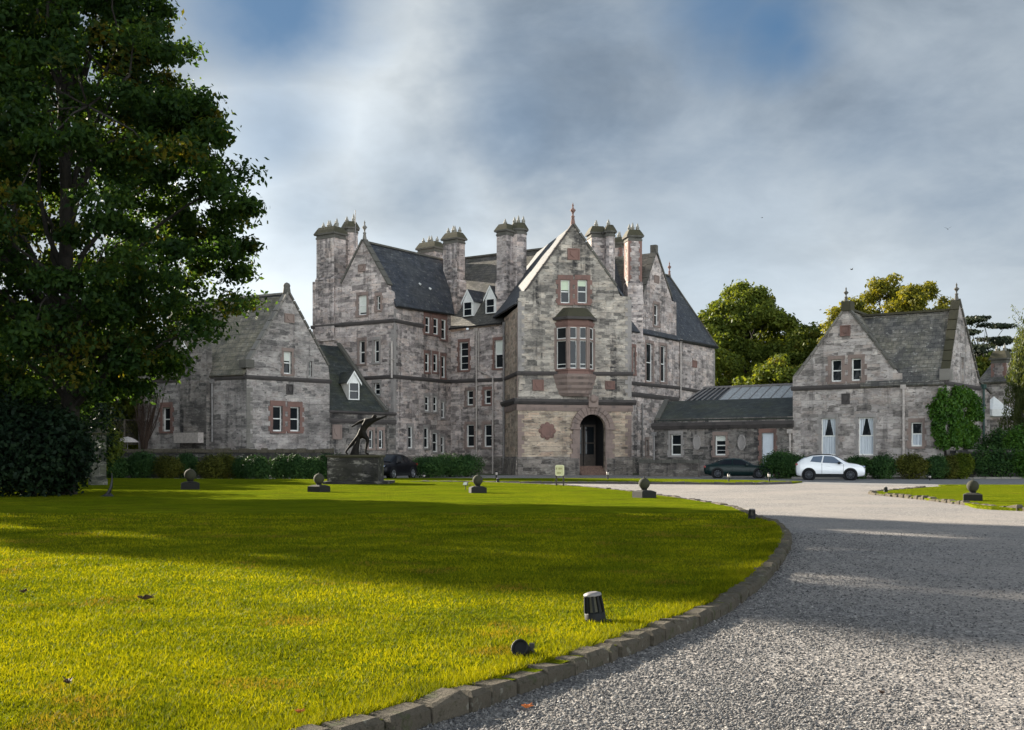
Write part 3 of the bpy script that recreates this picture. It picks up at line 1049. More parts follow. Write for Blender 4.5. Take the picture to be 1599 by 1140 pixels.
def tree(name, loc, label, H, prof, n_clumps, n_per, leaf, mat, seed, trunk_r=0.4, clump_r=(0.9, 1.5), flat=0.65, inner=0.35, bark='bark', group=None, cat='tree',
         limbs=26, shell=0.4, droop=0.35, lean=(0, 0), aspect=0.55, squash=(1, 1), drop_holes=None, front=0):
    """prof(t): crown radius at height t*H (t in 0..1; 0 outside)"""
    rng = np.random.default_rng(seed)
    root = thing(name, loc, label, cat, group, world=False)
    cs, rs = [], []
    tries = 0
    while len(cs) < n_clumps and tries < n_clumps * 60:
        tries += 1
        t = rng.random()
        Rm = prof(t)
        if Rm <= 0 or rng.random() > (Rm / max(prof(x / 20) for x in range(21))):
            continue
        a = rng.random() * 2 * math.pi
        k = inner + (1 - inner) * math.sqrt(rng.random())
        k *= 1 + 0.13 * math.sin(3 * a + 9 * t + seed)
        p = np.array([math.cos(a) * Rm * k * squash[0] + lean[0] * t, math.sin(a) * Rm * k * squash[1] + lean[1] * t, t * H])
        if drop_holes is not None and drop_holes(p):
            continue
        cs.append(p)
        r = rng.uniform(*clump_r)
        rs.append((r, r, r * flat))
    for i in range(front):                      # sprays hanging close round the trunk
        t = 0.22 + 0.62 * rng.random()
        a = rng.random() * 2 * math.pi
        k = prof(t) * rng.uniform(0.28, 0.62)
        cs.append(np.array([math.cos(a) * k, math.sin(a) * k, t * H]))
        r = rng.uniform(*clump_r)
        rs.append((r, r, r * flat * 1.3))
    P, A, B = leaf_cloud(cs, rs, n_per, leaf, rng, shell=shell, droop=droop, aspect=aspect)
    quads_object('crown', P, A, B, mat, root)
    mb = MB()
    top = Vector((lean[0] * 0.8, lean[1] * 0.8, H * 0.86))
    tp = limb(mb, (0, 0, -0.2), top, trunk_r, trunk_r * 0.12, rng, n=8, sag=0.02, sides=10)
    idx = rng.permutation(len(cs))[:limbs]
    ends = []
    for i in idx:
        c = Vector(cs[i])
        frac = min(0.8, max(0.14, (c.z / H) * 0.62))
        j = frac * 8
        a = tp[int(j)].lerp(tp[min(8, int(j) + 1)], j - int(j))
        q = limb(mb, a, c, trunk_r * 0.36 * (1 - frac * 0.6), 0.03, rng, n=5, sag=0.10)
        ends += q[2:]
    if ends:
        E = np.array([tuple(e) for e in ends])
        for i in rng.permutation(len(cs))[:limbs * 4]:
            c = cs[i]
            e = E[np.argmin(((E - c) ** 2).sum(1))]
            limb(mb, e, c, 0.045, 0.015, rng, n=3, sag=0.08, sides=4)
    mb.build('trunk', bark, root, uv=False)
    return root


def shrub(name, loc, label, rx, ry, rz, n, leaf, mat, seed, group=None, cat='shrub', lumps=9, stems=True, wild=0.25):
    rng = np.random.default_rng(seed)
    root = thing(name, loc, label, cat, group, world=False)
    cs, rs = [], []
    for i in range(lumps):
        dv = rng.normal(size=3)
        dv /= np.linalg.norm(dv)
        dv[2] = abs(dv[2]) * 0.9 - 0.25
        k = 0.42 + wild * rng.random()
        cs.append((dv[0] * rx * k, dv[1] * ry * k, rz * (0.92 + dv[2] * k)))
        s = 0.52 + 0.14 * rng.random()
        rs.append((rx * s, ry * s, rz * s * 0.95))
    cs += [(0, 0, rz * 0.80)] * 3
    rs += [(rx * 0.92, ry * 0.92, rz * 0.88)] * 2 + [(rx * 0.8, ry * 0.8, rz * 0.78)]
    P, A, B = leaf_cloud(cs, rs, n // len(cs), leaf, rng, shell=0.84, droop=0.0, up=0.35)
    keep = P[:, 2] > 0.02
    quads_object('foliage', P[keep], A[keep], B[keep], mat, root)
    if stems:
        mb = MB()
        for i in range(6):
            c = cs[i % len(cs)]
            limb(mb, (0.1 * c[0], 0.1 * c[1], -0.05), (c[0], c[1], c[2]), 0.05, 0.015, rng, n=3, sag=0.05, sides=5)
        mb.build('stems', 'bark', root, uv=False)
    return root


# ================================================================== SETTING: ground, drive, lawns
def smooth_loop(P, n=6, closed=True):
    """Catmull-Rom through 2D points"""
    out = []
    k = len(P)
    for i in range(k if closed else k - 1):
        p0, p1, p2, p3 = (P[(i - 1) % k], P[i], P[(i + 1) % k], P[(i + 2) % k]) if closed else (P[max(i - 1, 0)], P[i], P[i + 1], P[min(i + 2, k - 1)])
        for j in range(n):
            t = j / n
            out.append(tuple(0.5 * ((2 * p1[c]) + (-p0[c] + p2[c]) * t + (2 * p0[c] - 5 * p1[c] + 4 * p2[c] - p3[c]) * t * t + (-p0[c] + 3 * p1[c] - 3 * p2[c] + p3[c]) * t ** 3) for c in (0, 1)))
    if not closed:
        out.append(tuple(P[-1][:2]))
    return out


def flat(name, pts, z, mat, kind='structure', skirt=None):
    mb = MB()
    loop = [Vector((x, y, 0)) for x, y in pts]
    tris = geometry.tessellate_polygon([loop])
    P = [Vector((x, y, z)) for x, y in pts]
    fs = []
    for t in tris:
        a, b2, c = (P[i] for i in t)
        fs.append(t if (b2 - a).cross(c - a).z > 0 else (t[0], t[2], t[1]))
    mb.add(P, fs)
    if skirt:
        n = len(P)
        for i in range(n):
            j = (i + 1) % n
            mb.poly([P[i], P[i] - Vector((0, 0, skirt)), P[j] - Vector((0, 0, skirt)), P[j]])
    o = mb.build(name, mat, uv=False)
    o['kind'] = kind
    return o


MB().poly([(-1500, -300, -0.03), (1500, -300, -0.03), (1500, 2600, -0.03), (-1500, 2600, -0.03)]).build('ground', 'earth', uv=False)['kind'] = 'structure'
flat('gravel_drive', [(-45, -12), (60, -12), (60, 90), (34, 96), (-45, 96)], 0.0, 'gravel')
flat('tarmac_forecourt', smooth_loop([(9, 71), (16, 66.5), (20, 63), (27, 63), (60, 61), (60, 79.5), (20, 80.5), (9, 82)], 3), 0.004, 'tarmac')

LAWN_Z = 0.10
kerb_px = [(490, 1140), (640, 1101), (760, 1066), (860, 1033), (985, 992), (1060, 964), (1130, 935), (1185, 897), (1216, 866), (1230, 842), (1229, 826), (1212, 811), (1186, 804)]
kp = [gnd(x, y, 0.14) for x, y in kerb_px]
edge = [(-12.5, 1.9), (-6.5, 2.7), (-3.6, 4.0), (-2.3, 4.95), (-1.55, 5.65)] + [(p.x, p.y) for p in kp]
far_px = [(1150, 791), (1085, 780), (1030, 772.5), (985, 766.5), (905, 759), (830, 755), (740, 752), (660, 750.5), (560, 749)]
edge += [(p.x, p.y) for p in (gnd(x, y, LAWN_Z) for x, y in far_px)]
edge += [(-17, 75.5), (-36, 75), (-36, 30), (-26, 8)]
lawn_loop = smooth_loop(edge, 6)
flat('lawn', lawn_loop, LAWN_Z, 'lawn')
R_px = [(1359, 768.5), (1420, 775), (1500, 784), (1599, 794)]
right_loop = [(p.x, p.y) for p in (gnd(x, y, 0.08) for x, y in R_px)] + [(24, 30), (50, 33), (60, 58)] + \
             [(p.x, p.y) for p in (gnd(x, y, 0.08) for x, y in ((1560, 756.5), (1500, 758.0), (1440, 761), (1390, 765)))]
right_loop = smooth_loop(right_loop, 5)
flat('right_lawn', right_loop, 0.08, 'lawn', skirt=0.08)
S_px = [(640, 752.5), (760, 753), (900, 753.2), (1050, 754.2), (1180, 754.8), (1236, 753.2)]
strip_front = [(p.x, p.y) for p in (gnd(x, y, 0.08) for x, y in S_px)]
strip_loop = strip_front + [(17.5, 69.5), (15.0, 73), (9, 78), (3, 79), (-12, 80), (-12.5, 72)]
flat('castle_verge', strip_loop, 0.08, 'lawn', skirt=0.08)
flat('far_verge', [(19, 80.8), (60, 79.8), (60, 84), (20, 87)], 0.06, 'earth', skirt=0.06)


def kerb(name, pts, z0, z1, w, step, mat, seed, jit=0.02):
    """a course of dressed stones laid along an edge line"""
    rng = np.random.default_rng(seed)
    P = [Vector((x, y, 0)) for x, y in pts]
    mb = MB()
    carry = 0.0
    d0 = [0.0]
    for a, b2 in zip(P[:-1], P[1:]):
        d0.append(d0[-1] + (b2 - a).length)
    L = d0[-1]

    def pos(s):
        s = min(max(s, 0), L - 1e-6)
        i = max(j for j in range(len(d0)) if d0[j] <= s)
        i = min(i, len(P) - 2)
        return P[i].lerp(P[i + 1], (s - d0[i]) / max(1e-6, d0[i + 1] - d0[i]))
    s = 0.0
    while s < L - 0.1:
        ln = step * rng.uniform(0.75, 1.35)
        a, b2 = pos(s + 0.008), pos(min(L, s + ln) - 0.008)
        dv = (b2 - a)
        if dv.length < 0.05:
            break
        dv.normalize()
        nn = Vector((dv.y, -dv.x, 0))
        zt = z1 + rng.normal() * jit * 0.5
        ww = w * rng.uniform(0.9, 1.1)
        o = rng.normal() * jit * 0.5
        sh = rng.normal() * 0.008

        def ring(z, k, t=0.0):
            return [a + dv * k + nn * (o - k + sh + 0.05) + Vector((0, 0, z + t)), b2 - dv * k + nn * (o - k - sh + 0.05) + Vector((0, 0, z - t)),
                    b2 - dv * k - nn * (ww - k - o) + Vector((0, 0, z - t)), a + dv * k - nn * (ww - k - o) + Vector((0, 0, z + t))]
        b0, b1, b3 = ring(z0, 0.0, 0.0), ring(zt - 0.030, 0.003), ring(zt, 0.030 + 0.012 * rng.random(), rng.normal() * 0.009)
        mb.add(b0 + b1 + b3, [(0, 3, 2, 1), (0, 1, 5, 4), (1, 2, 6, 5), (2, 3, 7, 6), (3, 0, 4, 7), (4, 5, 9, 8), (5, 6, 10, 9), (6, 7, 11, 10), (7, 4, 8, 11), (8, 9, 10, 11)])
        s += ln
    o = mb.build(name, mat)
    o['kind'] = 'structure'
    return o


kline = smooth_loop(edge[:19], 8, closed=False)
kerb('lawn_kerb', list(kline), -0.02, 0.118, 0.17, 0.31, 'kerb', 3, jit=0.014)
fl = smooth_loop(edge[18:26], 6, closed=False)
kerb('lawn_far_kerb', fl, -0.02, 0.115, 0.20, 0.55, 'kerb', 4)
kerb('verge_kerb', list(reversed(strip_front)) and strip_front, -0.02, 0.13, 0.22, 0.6, 'ledge', 5)
rl = smooth_loop([(p.x, p.y) for p in (gnd(x, y, 0.08) for x, y in ((1440, 761), (1390, 765), (1358, 768.5), (1420, 775), (1500, 784), (1599, 794)))] + [(17, 28.5)], 6, closed=False)
kerb('right_lawn_kerb', rl, -0.02, 0.105, 0.18, 0.32, 'kerb', 6, jit=0.05)
kerb('forecourt_kerb', [(19.5, 80.4), (30, 80.0), (60, 79.0)], -0.02, 0.14, 0.2, 0.8, 'coping_pale', 7)


# ================================================================== CASTLE
castle = thing('castle', (0, 105, 0), "tall grey stone mansion with a steep porch gable, red stone arched entrance and clustered chimneys", 'castle')
T0, TLl = at(615, 100), at(488, 105.3)
IWc, PLb = at(704, 108.5), at(787, 104.6)
PF0, PF1 = at(808.6, 96), at(986, 98)
RW0, RW1 = Vector((8.66, 103.5, 0)), Vector((21.8, 124, 0))
TL, TR, IW, PL, PF, RW = Wall(TLl, T0), Wall(T0, IWc), Wall(IWc, PLb), Wall(PLb, PF0), Wall(PF0, PF1), Wall(RW0, RW1)
PRb = PF1 - PF.n * 9.0
PR = Wall(PF1, PRb)

# --- tower, left face
TL.win(559, 572.5, 461, 492, surround='pink', blind='blind', blind_h=0.9)
TL.win(588, 594, 462, 484, surround='pink')
TL.win(560.5, 570, 532, 568, surround='pink', quoin=False)
TL.win(583.5, 592, 531, 566, surround='grey', quoin=False)
TL.win(583.5, 593.5, 598.5, 617, surround='grey', quoin=False)
TL.build(castle, 'wall', 'rubble', TL.outline([(488, 440), (532, 442), (536, 436), (567, 374), (606, 444), (607, 452), (612, 455), (614.9, 478)]))
coping(TL, [(533, 443), (567, 374)], castle)
coping(TL, [(567, 374), (607, 446)], castle)
finial(TL.px(567, 376, -0.2), 1.85, castle, 'coping_pale', 0.9)
plaque(TL, 560, 571, 413, 424, castle, 'pink')
# --- tower, right face
for q in ((664.5, 670, 495, 520.5), (677, 683, 497, 522.5), (689.5, 695, 499, 530)):
    TR.win(q[0] - 0.6, q[1] + 0.8, q[2], q[3], surround='red', margin=0.3, lintel=0.6, depth=0.09)
for q in ((664, 669, 552, 581), (677, 682, 553, 581), (689.5, 694, 556, 590)):
    TR.win(q[0] - 0.6, q[1] + 0.8, q[2], q[3], surround='red' if q[0] > 660 else 'grey', quoin=False, depth=0.09)
for q in ((664, 669, 619, 642), (677, 681.5, 619, 643), (689.5, 693, 627, 653)):
    TR.win(q[0] - 0.6, q[1] + 0.8, q[2], q[3], surround='grey', quoin=False, depth=0.09)
for q in ((637.5, 643, 666, 700), (662.5, 668, 668, 700), (676, 682, 676, 706), (689, 692.5, 682, 708)):
    TR.win(q[0] - 0.6, q[1] + 0.8, q[2], q[3], surround='grey', quoin=False, depth=0.09)
TR.build(castle, 'wall', 'rubble', TR.outline([(615, 478), (704, 489)]))
# --- inner wall
IW.win(717.5, 731.5, 534, 578, surround='red', lattice=3)
IW.win(772, 786, 531, 575, surround='red', blind='blind', blind_h=0.5)
IW.win(728.5, 739, 609.5, 633, surround='pink')
IW.win(756, 766.5, 608.5, 631, surround='red')
IW.win(728, 740.5, 663, 698, surround='pink')
IW.win(755.5, 768, 663, 698, surround='pink')
IW.build(castle, 'wall', 'rubble', IW.outline([(704, 519), (740, 513), (786.9, 506)]))
# --- porch left return
zs = lambda W, x, y: W.z(x, y)
PL.build(castle, 'wall', 'porch_low', PL.outline([(787, 497), (808.5, 479)]))
# --- porch front, lower storey with the arch
zc = PF.z(900, 630)
u_a, u_b = PF.u(905), PF.u(945)
rad = (u_b - u_a) / 2
zspr = PF.z(925, 647) - rad
arch = [(u_a, 0.05), (u_b, 0.05), (u_b, zspr)] + [(u_a + rad + rad * math.cos(a), zspr + rad * math.sin(a)) for a in (math.pi * i / 14 for i in range(1, 14))] + [(u_a, zspr)]
PF.holes.append(arch)
PF.build(castle, 'wall', 'porch_low', [(0, -0.1), (PF.L, -0.1), (PF.L, zc), (0, zc)], through=True)
PF.holes, PF.wins = [], []
PF.win(875.5, 890, 437, 473.5, surround='red', margin=0.30, lintel=0.40, blind='blind_green', blind_h=0.42)
PF.win(902, 917, 437, 473.5, surround='red', margin=0.30, lintel=0.40, blind='blind_green', blind_h=0.24)
top = [(808.7, 466), (811, 464.5), (811.5, 455), (822, 454), (824, 448), (895.5, 350), (962, 446), (966, 456), (968, 462), (985.9, 464)]
tz = [PF.uz(x, y) for x, y in top]
PF.build(castle, 'wall', 'porch_up', [(0, zc), (PF.L, zc)] + list(reversed(tz)))
coping(PF, [(822.5, 452), (895.5, 350)], castle, 'ledge', w=0.66, h=0.16)
coping(PF, [(895.5, 350), (963, 448)], castle, 'coping')
finial(PF.px(895.5, 351, -0.2), 1.9, castle, 'red', 0.95)
# porch right return and right-hand range
PR.build(castle, 'wall', 'porch_up', [(0, -0.1), (PR.L, -0.1), (PR.L, 14.5), (0, 14.5)])
RW.win(1009, 1019.5, 536, 596, surround='pink')
RW.win(1031.5, 1040, 540, 596.5, surround='pink')
RW.win(1021, 1028.5, 475.5, 508.5, surround='pink')
RW.win(1008.7, 1012.2, 687, 712, surround='pink', quoin=False)
RW.win(988, 991.5, 542, 584, surround='red')
rtop = [(951, 512), (985, 516), (1002.5, 519), (1003, 470), (1004, 455), (1024.3, 392), (1047.5, 462), (1049, 470), (1056, 472), (1056.3, 529), (1115.9, 541)]
RW.build(castle, 'wall', 'rubble', RW.outline(rtop))
coping(RW, [(1004, 456), (1024.3, 392)], castle)
coping(RW, [(1024.3, 392), (1048, 464)], castle)
MB().obox(RW.px(1024.3, 391, -0.2) + Vector((0, 0, 0.1)), RW.d * 0.25, RW.n * 0.3, Vector((0, 0, 0.42))).build('gable_block', 'coping', castle)
plaque(RW, 1081, 1087.5, 563, 574, castle, 'red', shield=False)
plaque(RW, 1021.5, 1028, 430, 442, castle, 'pink', shield=False)

# --- solid body behind the faces
core = MB()
bk = [TLl, T0, IWc, PLb, PF0, PF1, RW0 + Vector((0.6, 0.3, 0)), RW1, RW1 + Vector((-0.84, 0.54, 0)) * 8.6, Vector((6, 128, 0)), Vector((-9.0, 124, 0)), TLl + Vector((0.55, 0.83, 0)) * 15]
core.prism([TLl + Vector((0.6, 0.4, -0.1)), T0 + Vector((0.0, 0.8, -0.1)), IWc + Vector((-0.2, 0.9, -0.1)), PLb + Vector((0, 0.9, -0.1)), Vector((8.6, 104.2, -0.1)), RW1 + Vector((-0.7, 0.1, -0.1)), RW1 + Vector((-7.6, 4.6, -0.1)), Vector((4, 126, -0.1)), Vector((-9, 121, -0.1))],
           [TLl + Vector((0.6, 0.4, 13)), T0 + Vector((0.0, 0.8, 13)), IWc + Vector((-0.2, 0.9, 13)), PLb + Vector((0, 0.9, 13)), Vector((8.6, 104.2, 12.8)), RW1 + Vector((-0.7, 0.1, 12.8)), RW1 + Vector((-7.6, 4.6, 12.8)), Vector((4, 126, 13)), Vector((-9, 121, 13))])
core.build('rear_wall', 'rubble', castle)

# --- string courses and plinth
for segs in (((TL, 488, 615, 514, 503.5, 0.3, 0.1), (TR, 615, 660, 503.5, 512, 0.3, 0.06)),
             ((TL, 536, 615, 595.5, 591, 0.3, 0.1), (TR, 615, 704, 591, 599, 0.3, 0.06), (IW, 704, 787, 598.5, 595.5, 0.3, 0), (PL, 787, 808.6, 595.5, 586, 0.3, 0.06), (PF, 808.6, 986, 586, 587, 0.3, 0.12)),
             ((RW, 985, 1058, 601, 608, 0.3, 0.1), (RW, 1058, 1116, 608, 618, 0.3, 0.1)), ((RW, 985, 1058, 619, 627, 0.4, 0.1),), ((RW, 985, 1056, 518, 532, 0.28, 0),)):
    sc = MB()
    for W, x0, x1, y0, y1, h_, ex in segs:
        W.band(sc, x0, x1, y0, y1, h=h_, ext=ex)
    sc.build('string_course', 'ledge', castle)
cb = MB()
PL.band(cb, 787, 808.6, 636, 630, h=0.45, proud=0.35)
PF.band(cb, 808.6, 986, 631, 633, h=0.42, proud=0.36, ext=0.34)
cb.build('porch_cornice', 'ledge', castle)
cb = MB()
PL.band(cb, 787, 808.6, 646, 639, h=0.5, proud=0.12)
PF.band(cb, 808.6, 986, 641, 643, h=0.50, proud=0.12, ext=0.11)
cb.build('porch_frieze', 'pink', castle)
pl = MB()
for W, x0, x1, y0, y1 in ((PF, 808.6, 903, 741, 741), (PF, 948, 986, 741, 741), (PL, 787, 808.6, 741, 741)):
    a, b2 = W.u(x0), W.u(x1)
    zt = 1.45
    pl.prism([W.pt(a - 0.05, -0.1, -0.02), W.pt(a - 0.05, -0.1, 0.22), W.pt(b2 + 0.05, -0.1, 0.22), W.pt(b2 + 0.05, -0.1, -0.02)],
             [W.pt(a - 0.05, zt + 0.1, -0.02), W.pt(a - 0.05, zt - 0.08, 0.16), W.pt(b2 + 0.05, zt - 0.08, 0.16), W.pt(b2 + 0.05, zt + 0.1, -0.02)])
for W in (IW, TR, TL, RW):
    zt = 1.5
    pl.prism([W.pt(0, -0.1, -0.02), W.pt(0, -0.1, 0.18), W.pt(W.L, -0.1, 0.18), W.pt(W.L, -0.1, -0.02)],
             [W.pt(0, zt + 0.1, -0.02), W.pt(0, zt - 0.08, 0.14), W.pt(W.L, zt - 0.08, 0.14), W.pt(W.L, zt + 0.1, -0.02)])
pl.build('plinth', 'plinth', castle)
quoins(PF, 809, 466, 586, 'left', castle, 'grey')
quoins(PF, 809, 646, 728, 'left', castle, 'pink')
quoins(PF, 985, 466, 620, 'right', castle, 'grey')
quoins(PF, 985, 646, 728, 'right', castle, 'pink')
quoins(TL, 614, 510, 728, 'right', castle, 'grey')
quoins(TR, 616, 482, 728, 'left', castle, 'grey')
quoins(PL, 808, 490, 640, 'right', castle, 'pink')
quoins(RW, 1115, 545, 700, 'right', castle, 'grey')

# --- arched entrance
ar = MB()
uc = (u_a + u_b) / 2


def arch_ring(mb, r0, r1, o0, o1, W=PF, n=13, gap=0.012):
    for i in range(n):
        a0, a1 = math.pi * i / n + gap, math.pi * (i + 1) / n - gap
        q = [(uc + r * math.cos(a), zspr + r * math.sin(a)) for r, a in ((r0, a0), (r1, a0), (r1, a1), (r0, a1))]
        mb.prism([W.pt(u, z, o0) for u, z in q], [W.pt(u, z, o1 + 0.003 * (i % 3)) for u, z in q])


arch_ring(ar, rad + 0.003, rad + 0.34, -0.25, 0.10)
arch_ring(ar, rad + 0.345, rad + 0.72, -0.05, 0.19)
for s in (-1, 1):
    z = 0.1
    i = 0
    while z < zspr - 0.2:
        zz = min(z + 0.42, zspr)
        w1 = 0.62 + (0.18 if i % 2 else 0)
        c = uc + s * (rad + 0.003 + w1 / 2)
        ar.obox(PF.pt(c, (z + zz) / 2, 0.0), PF.d * (w1 / 2), PF.n * (0.12 + 0.004 * (i % 3)), Vector((0, 0, (zz - z) / 2 - 0.008)))
        z += 0.42
        i += 1
    ar.obox(PF.pt(uc + s * (rad + 0.40), zspr - 0.08, 0.05), PF.d * 0.44, PF.n * 0.22, Vector((0, 0, 0.09)))
ar.build('entrance_arch', 'pink', castle)
kb = MB()
kz = zspr + rad + 0.75
kb.obox(PF.pt(uc, kz + 0.28, 0.2), PF.d * 0.42, PF.n * 0.2, Vector((0, 0, 0.46)))
kb.lathe(PF.pt(uc, kz + 0.55, 0.42), [(0.36, -0.05), (0.34, 0.05), (0.2, 0.12)], 12, axis=PF.n)
kb.build('keystone_crest', 'pink', castle)
ps = MB()
dp = 3.0
for s in (-1, 1):
    ps.poly([PF.pt(uc + s * (rad + 0.01), 0, -0.3), PF.pt(uc + s * (rad + 0.01), zspr + rad + .1, -0.3), PF.pt(uc + s * (rad + 0.01), zspr + rad + .1, -dp), PF.pt(uc + s * (rad + 0.01), 0, -dp)])
ps.poly([PF.pt(uc - rad - .01, zspr + rad + .1, -0.3), PF.pt(uc + rad + .01, zspr + rad + .1, -0.3), PF.pt(uc + rad + .01, zspr + rad + .1, -dp), PF.pt(uc - rad - .01, zspr + rad + .1, -dp)])
ps.poly([PF.pt(uc - rad - .01, 0, -dp), PF.pt(uc + rad + .01, 0, -dp), PF.pt(uc + rad + .01, zspr + rad + .1, -dp), PF.pt(uc - rad - .01, zspr + rad + .1, -dp)])
ps.build('passage', 'dark', castle)
st = MB()
for i in range(5):
    st.obox(PF.pt(uc, 0.07 + 0.075 + 0.15 * i - 0.075, 0.55 - 0.34 * i - 0.9 - 0.0) if i else PF.pt(uc, 0.07, -0.25), PF.d * (rad - 0.006 - 0.0008 * i), PF.n * 0.9, Vector((0, 0, 0.078 + 0.0 * i)))
st.build('steps', 'step', castle)
dr = MB()
dz0 = 0.72
for s in (-1, 1):
    c = uc + s * rad * 0.5
    w2 = rad * 0.47
    dr.obox(PF.pt(c, dz0 + 0.5, -dp + 0.12), PF.d * w2, PF.n * 0.04, Vector((0, 0, 0.5)))
    for k in (-1, 1):
        dr.obox(PF.pt(c + k * (w2 - 0.07), dz0 + 2.3, -dp + 0.12), PF.d * 0.07, PF.n * 0.04, Vector((0, 0, 1.296)))
    dr.obox(PF.pt(c, dz0 + 2.0, -dp + 0.124), PF.d * (w2 - 0.14), PF.n * 0.03, Vector((0, 0, 0.05)))
    dr.obox(PF.pt(c, dz0 + 3.5, -dp + 0.124), PF.d * (w2 - 0.14), PF.n * 0.03, Vector((0, 0, 0.10)))
d_o = dr.build('entrance_door', 'wood', castle)
gp = MB()
for s in (-1, 1):
    c = uc + s * rad * 0.5
    gp.obox(PF.pt(c, dz0 + 2.25, -dp + 0.11), PF.d * (rad * 0.40), PF.n * 0.006, Vector((0, 0, 1.2)))
gp.build('pane', 'glass', d_o)
# wall plaques, quatrefoil
plaque(PF, 831.5, 849, 593, 610, castle, 'red')
plaque(PF, 945, 960, 595, 608, castle, 'red')
plaque(PF, 886, 905, 388, 406, castle, 'red')
qf = MB()
qu, qz = PF.uz(854.5, 673)
for a in range(8):
    an = a * math.pi / 4
    rr = 0.52
    qf.lathe(PF.pt(qu + rr * math.cos(an), qz + rr * math.sin(an), 0.0), [(0.24, 0), (0.22, 0.07), (0.12, 0.09)], 8, axis=PF.n)
qf.lathe(PF.pt(qu, qz, 0.0), [(0.58, 0), (0.58, 0.085), (0.50, 0.11), (0.36, 0.085)], 16, axis=PF.n)
qf.build('wall_star', 'red', castle)

# --- oriel window over the door
ul, ur = PF.u(868), PF.u(927)
ow = ur - ul


def bay(k, p):
    """canted plan: k widens, p projects"""
    return [(ul - k, -0.05), (ul + ow * 0.24 - k * 0.5, p), (ur - ow * 0.24 + k * 0.5, p), (ur + k, -0.05)]


def bay_ring(k, p, z):
    q = [PF.pt(u, z, o) for u, o in bay(k, p)]
    return q


z_sill, z_lint = PF.z(897, 577), PF.z(897, 513)
z_cor, z_top = PF.z(897, 500), PF.z(897, 481)
z_cb, z_ct = PF.z(897, 619), PF.z(897, 585)
P0 = 1.05
bb = MB()
bb.prism(bay_ring(0.05, P0 + 0.05, z_ct - 0.05), bay_ring(0.0, P0, z_sill - 0.02))      # apron
bb.prism(bay_ring(0.10, P0 + 0.10, z_sill - 0.15), bay_ring(0.10, P0 + 0.10, z_sill))
b_o = bb.build('oriel', 'red', castle)
bb = MB()
bb.prism(bay_ring(0.0, P0, z_lint), bay_ring(0.0, P0, z_cor - 0.05))
bb.prism(bay_ring(0.05, P0 + 0.06, z_lint + 0.15), bay_ring(0.15, P0 + 0.2, z_lint + 0.45))
bb.build('lintel', 'red', b_o)
lv = [(1.0, 0.10), (0.98, 0.02), (0.86, -0.02), (0.84, -0.18), (0.70, -0.22), (0.66, -0.36), (0.50, -0.42), (0.44, -0.6), (0.26, -0.72)]
cbm = MB()
n = len(lv)


def crb(f, z):
    m = (ul + ur) / 2
    q = bay(0.28, P0 + 0.14)
    return [PF.pt(m + (u - m) * (0.55 + 0.45 * f), z, max(-0.05, (o) * f) if o > 0 else o) for u, o in q]


for i in range(n - 1):
    za = z_ct - (z_ct - z_cb) * (i + 1) / (n - 1)
    zb = z_ct - (z_ct - z_cb) * i / (n - 1)
    cbm.prism(crb(lv[i + 1][0] if i % 2 else lv[i][0] * 0.97, za), crb(lv[i][0], zb))
cbm.build('corbel', 'pink', b_o)
rf = MB()
rf.prism(bay_ring(0.30, P0 + 0.36, z_cor - 0.06), bay_ring(0.34, P0 + 0.40, z_cor + 0.16))
rf.build('cornice', 'ledge', b_o)
MB().prism(bay_ring(0.24, P0 + 0.28, z_cor + 0.16), bay_ring(-0.55, 0.25, z_top)).build('cap', 'moss', b_o)
# mullions, frames and panes
q = bay(0.0, P0 - 0.02)
segs = [(q[0], q[1], 1), (q[1], q[2], 2), (q[2], q[3], 1)]
mu = MB()
zh = z_lint - z_sill
for (a, c, kk) in segs:
    A, Cc = PF.pt(a[0], 0, a[1]), PF.pt(c[0], 0, c[1])
    dv = (Cc - A)
    L = dv.length
    dv.normalize()
    nn = Vector((dv.y, -dv.x, 0))
    fr, pn = MB(), MB()
    for i in range(kk + 1):
        w0 = 0.13
        pc = A + dv * (L * i / kk)
        mu.obox(pc + Vector((0, 0, z_sill + zh / 2)), dv * w0, nn * (0.14 + 0.002 * i), Vector((0, 0, zh / 2 - 0.002)))
    mu.obox(A + dv * L / 2 + Vector((0, 0, z_sill + zh * 0.70)), dv * (L / 2), nn * 0.105, Vector((0, 0, 0.075)))
    for i in range(kk):
        s0, s1 = L * i / kk + 0.14, L * (i + 1) / kk - 0.14
        for (za, zb) in ((z_sill, z_sill + zh * 0.70 - 0.075), (z_sill + zh * 0.70 + 0.075, z_lint)):
            t = 0.05
            for (b0, b1, c0, c1) in ((s0, s0 + t, za, zb), (s1 - t, s1, za, zb), (s0 + t, s1 - t, za, za + t * 1.6), (s0 + t, s1 - t, zb - t, zb)):
                fr.obox(A + dv * ((b0 + b1) / 2) - nn * 0.02 + Vector((0, 0, (c0 + c1) / 2)), dv * ((b1 - b0) / 2), nn * 0.03, Vector((0, 0, (c1 - c0) / 2)))
            if zb - za > 1.2:
                fr.obox(A + dv * ((s0 + s1) / 2) - nn * 0.018 + Vector((0, 0, za + 0.38)), dv * ((s1 - s0) / 2 - t), nn * 0.02, Vector((0, 0, 0.03)))
            pn.poly([A + dv * s0 - nn * 0.045 + Vector((0, 0, za)), A + dv * s1 - nn * 0.045 + Vector((0, 0, za)), A + dv * s1 - nn * 0.045 + Vector((0, 0, zb)), A + dv * s0 - nn * 0.045 + Vector((0, 0, zb))])
    fr.build('window_frame', 'white', b_o)
    pn.build('pane', 'glass', b_o)
mu.build('mullion', 'pink', b_o)

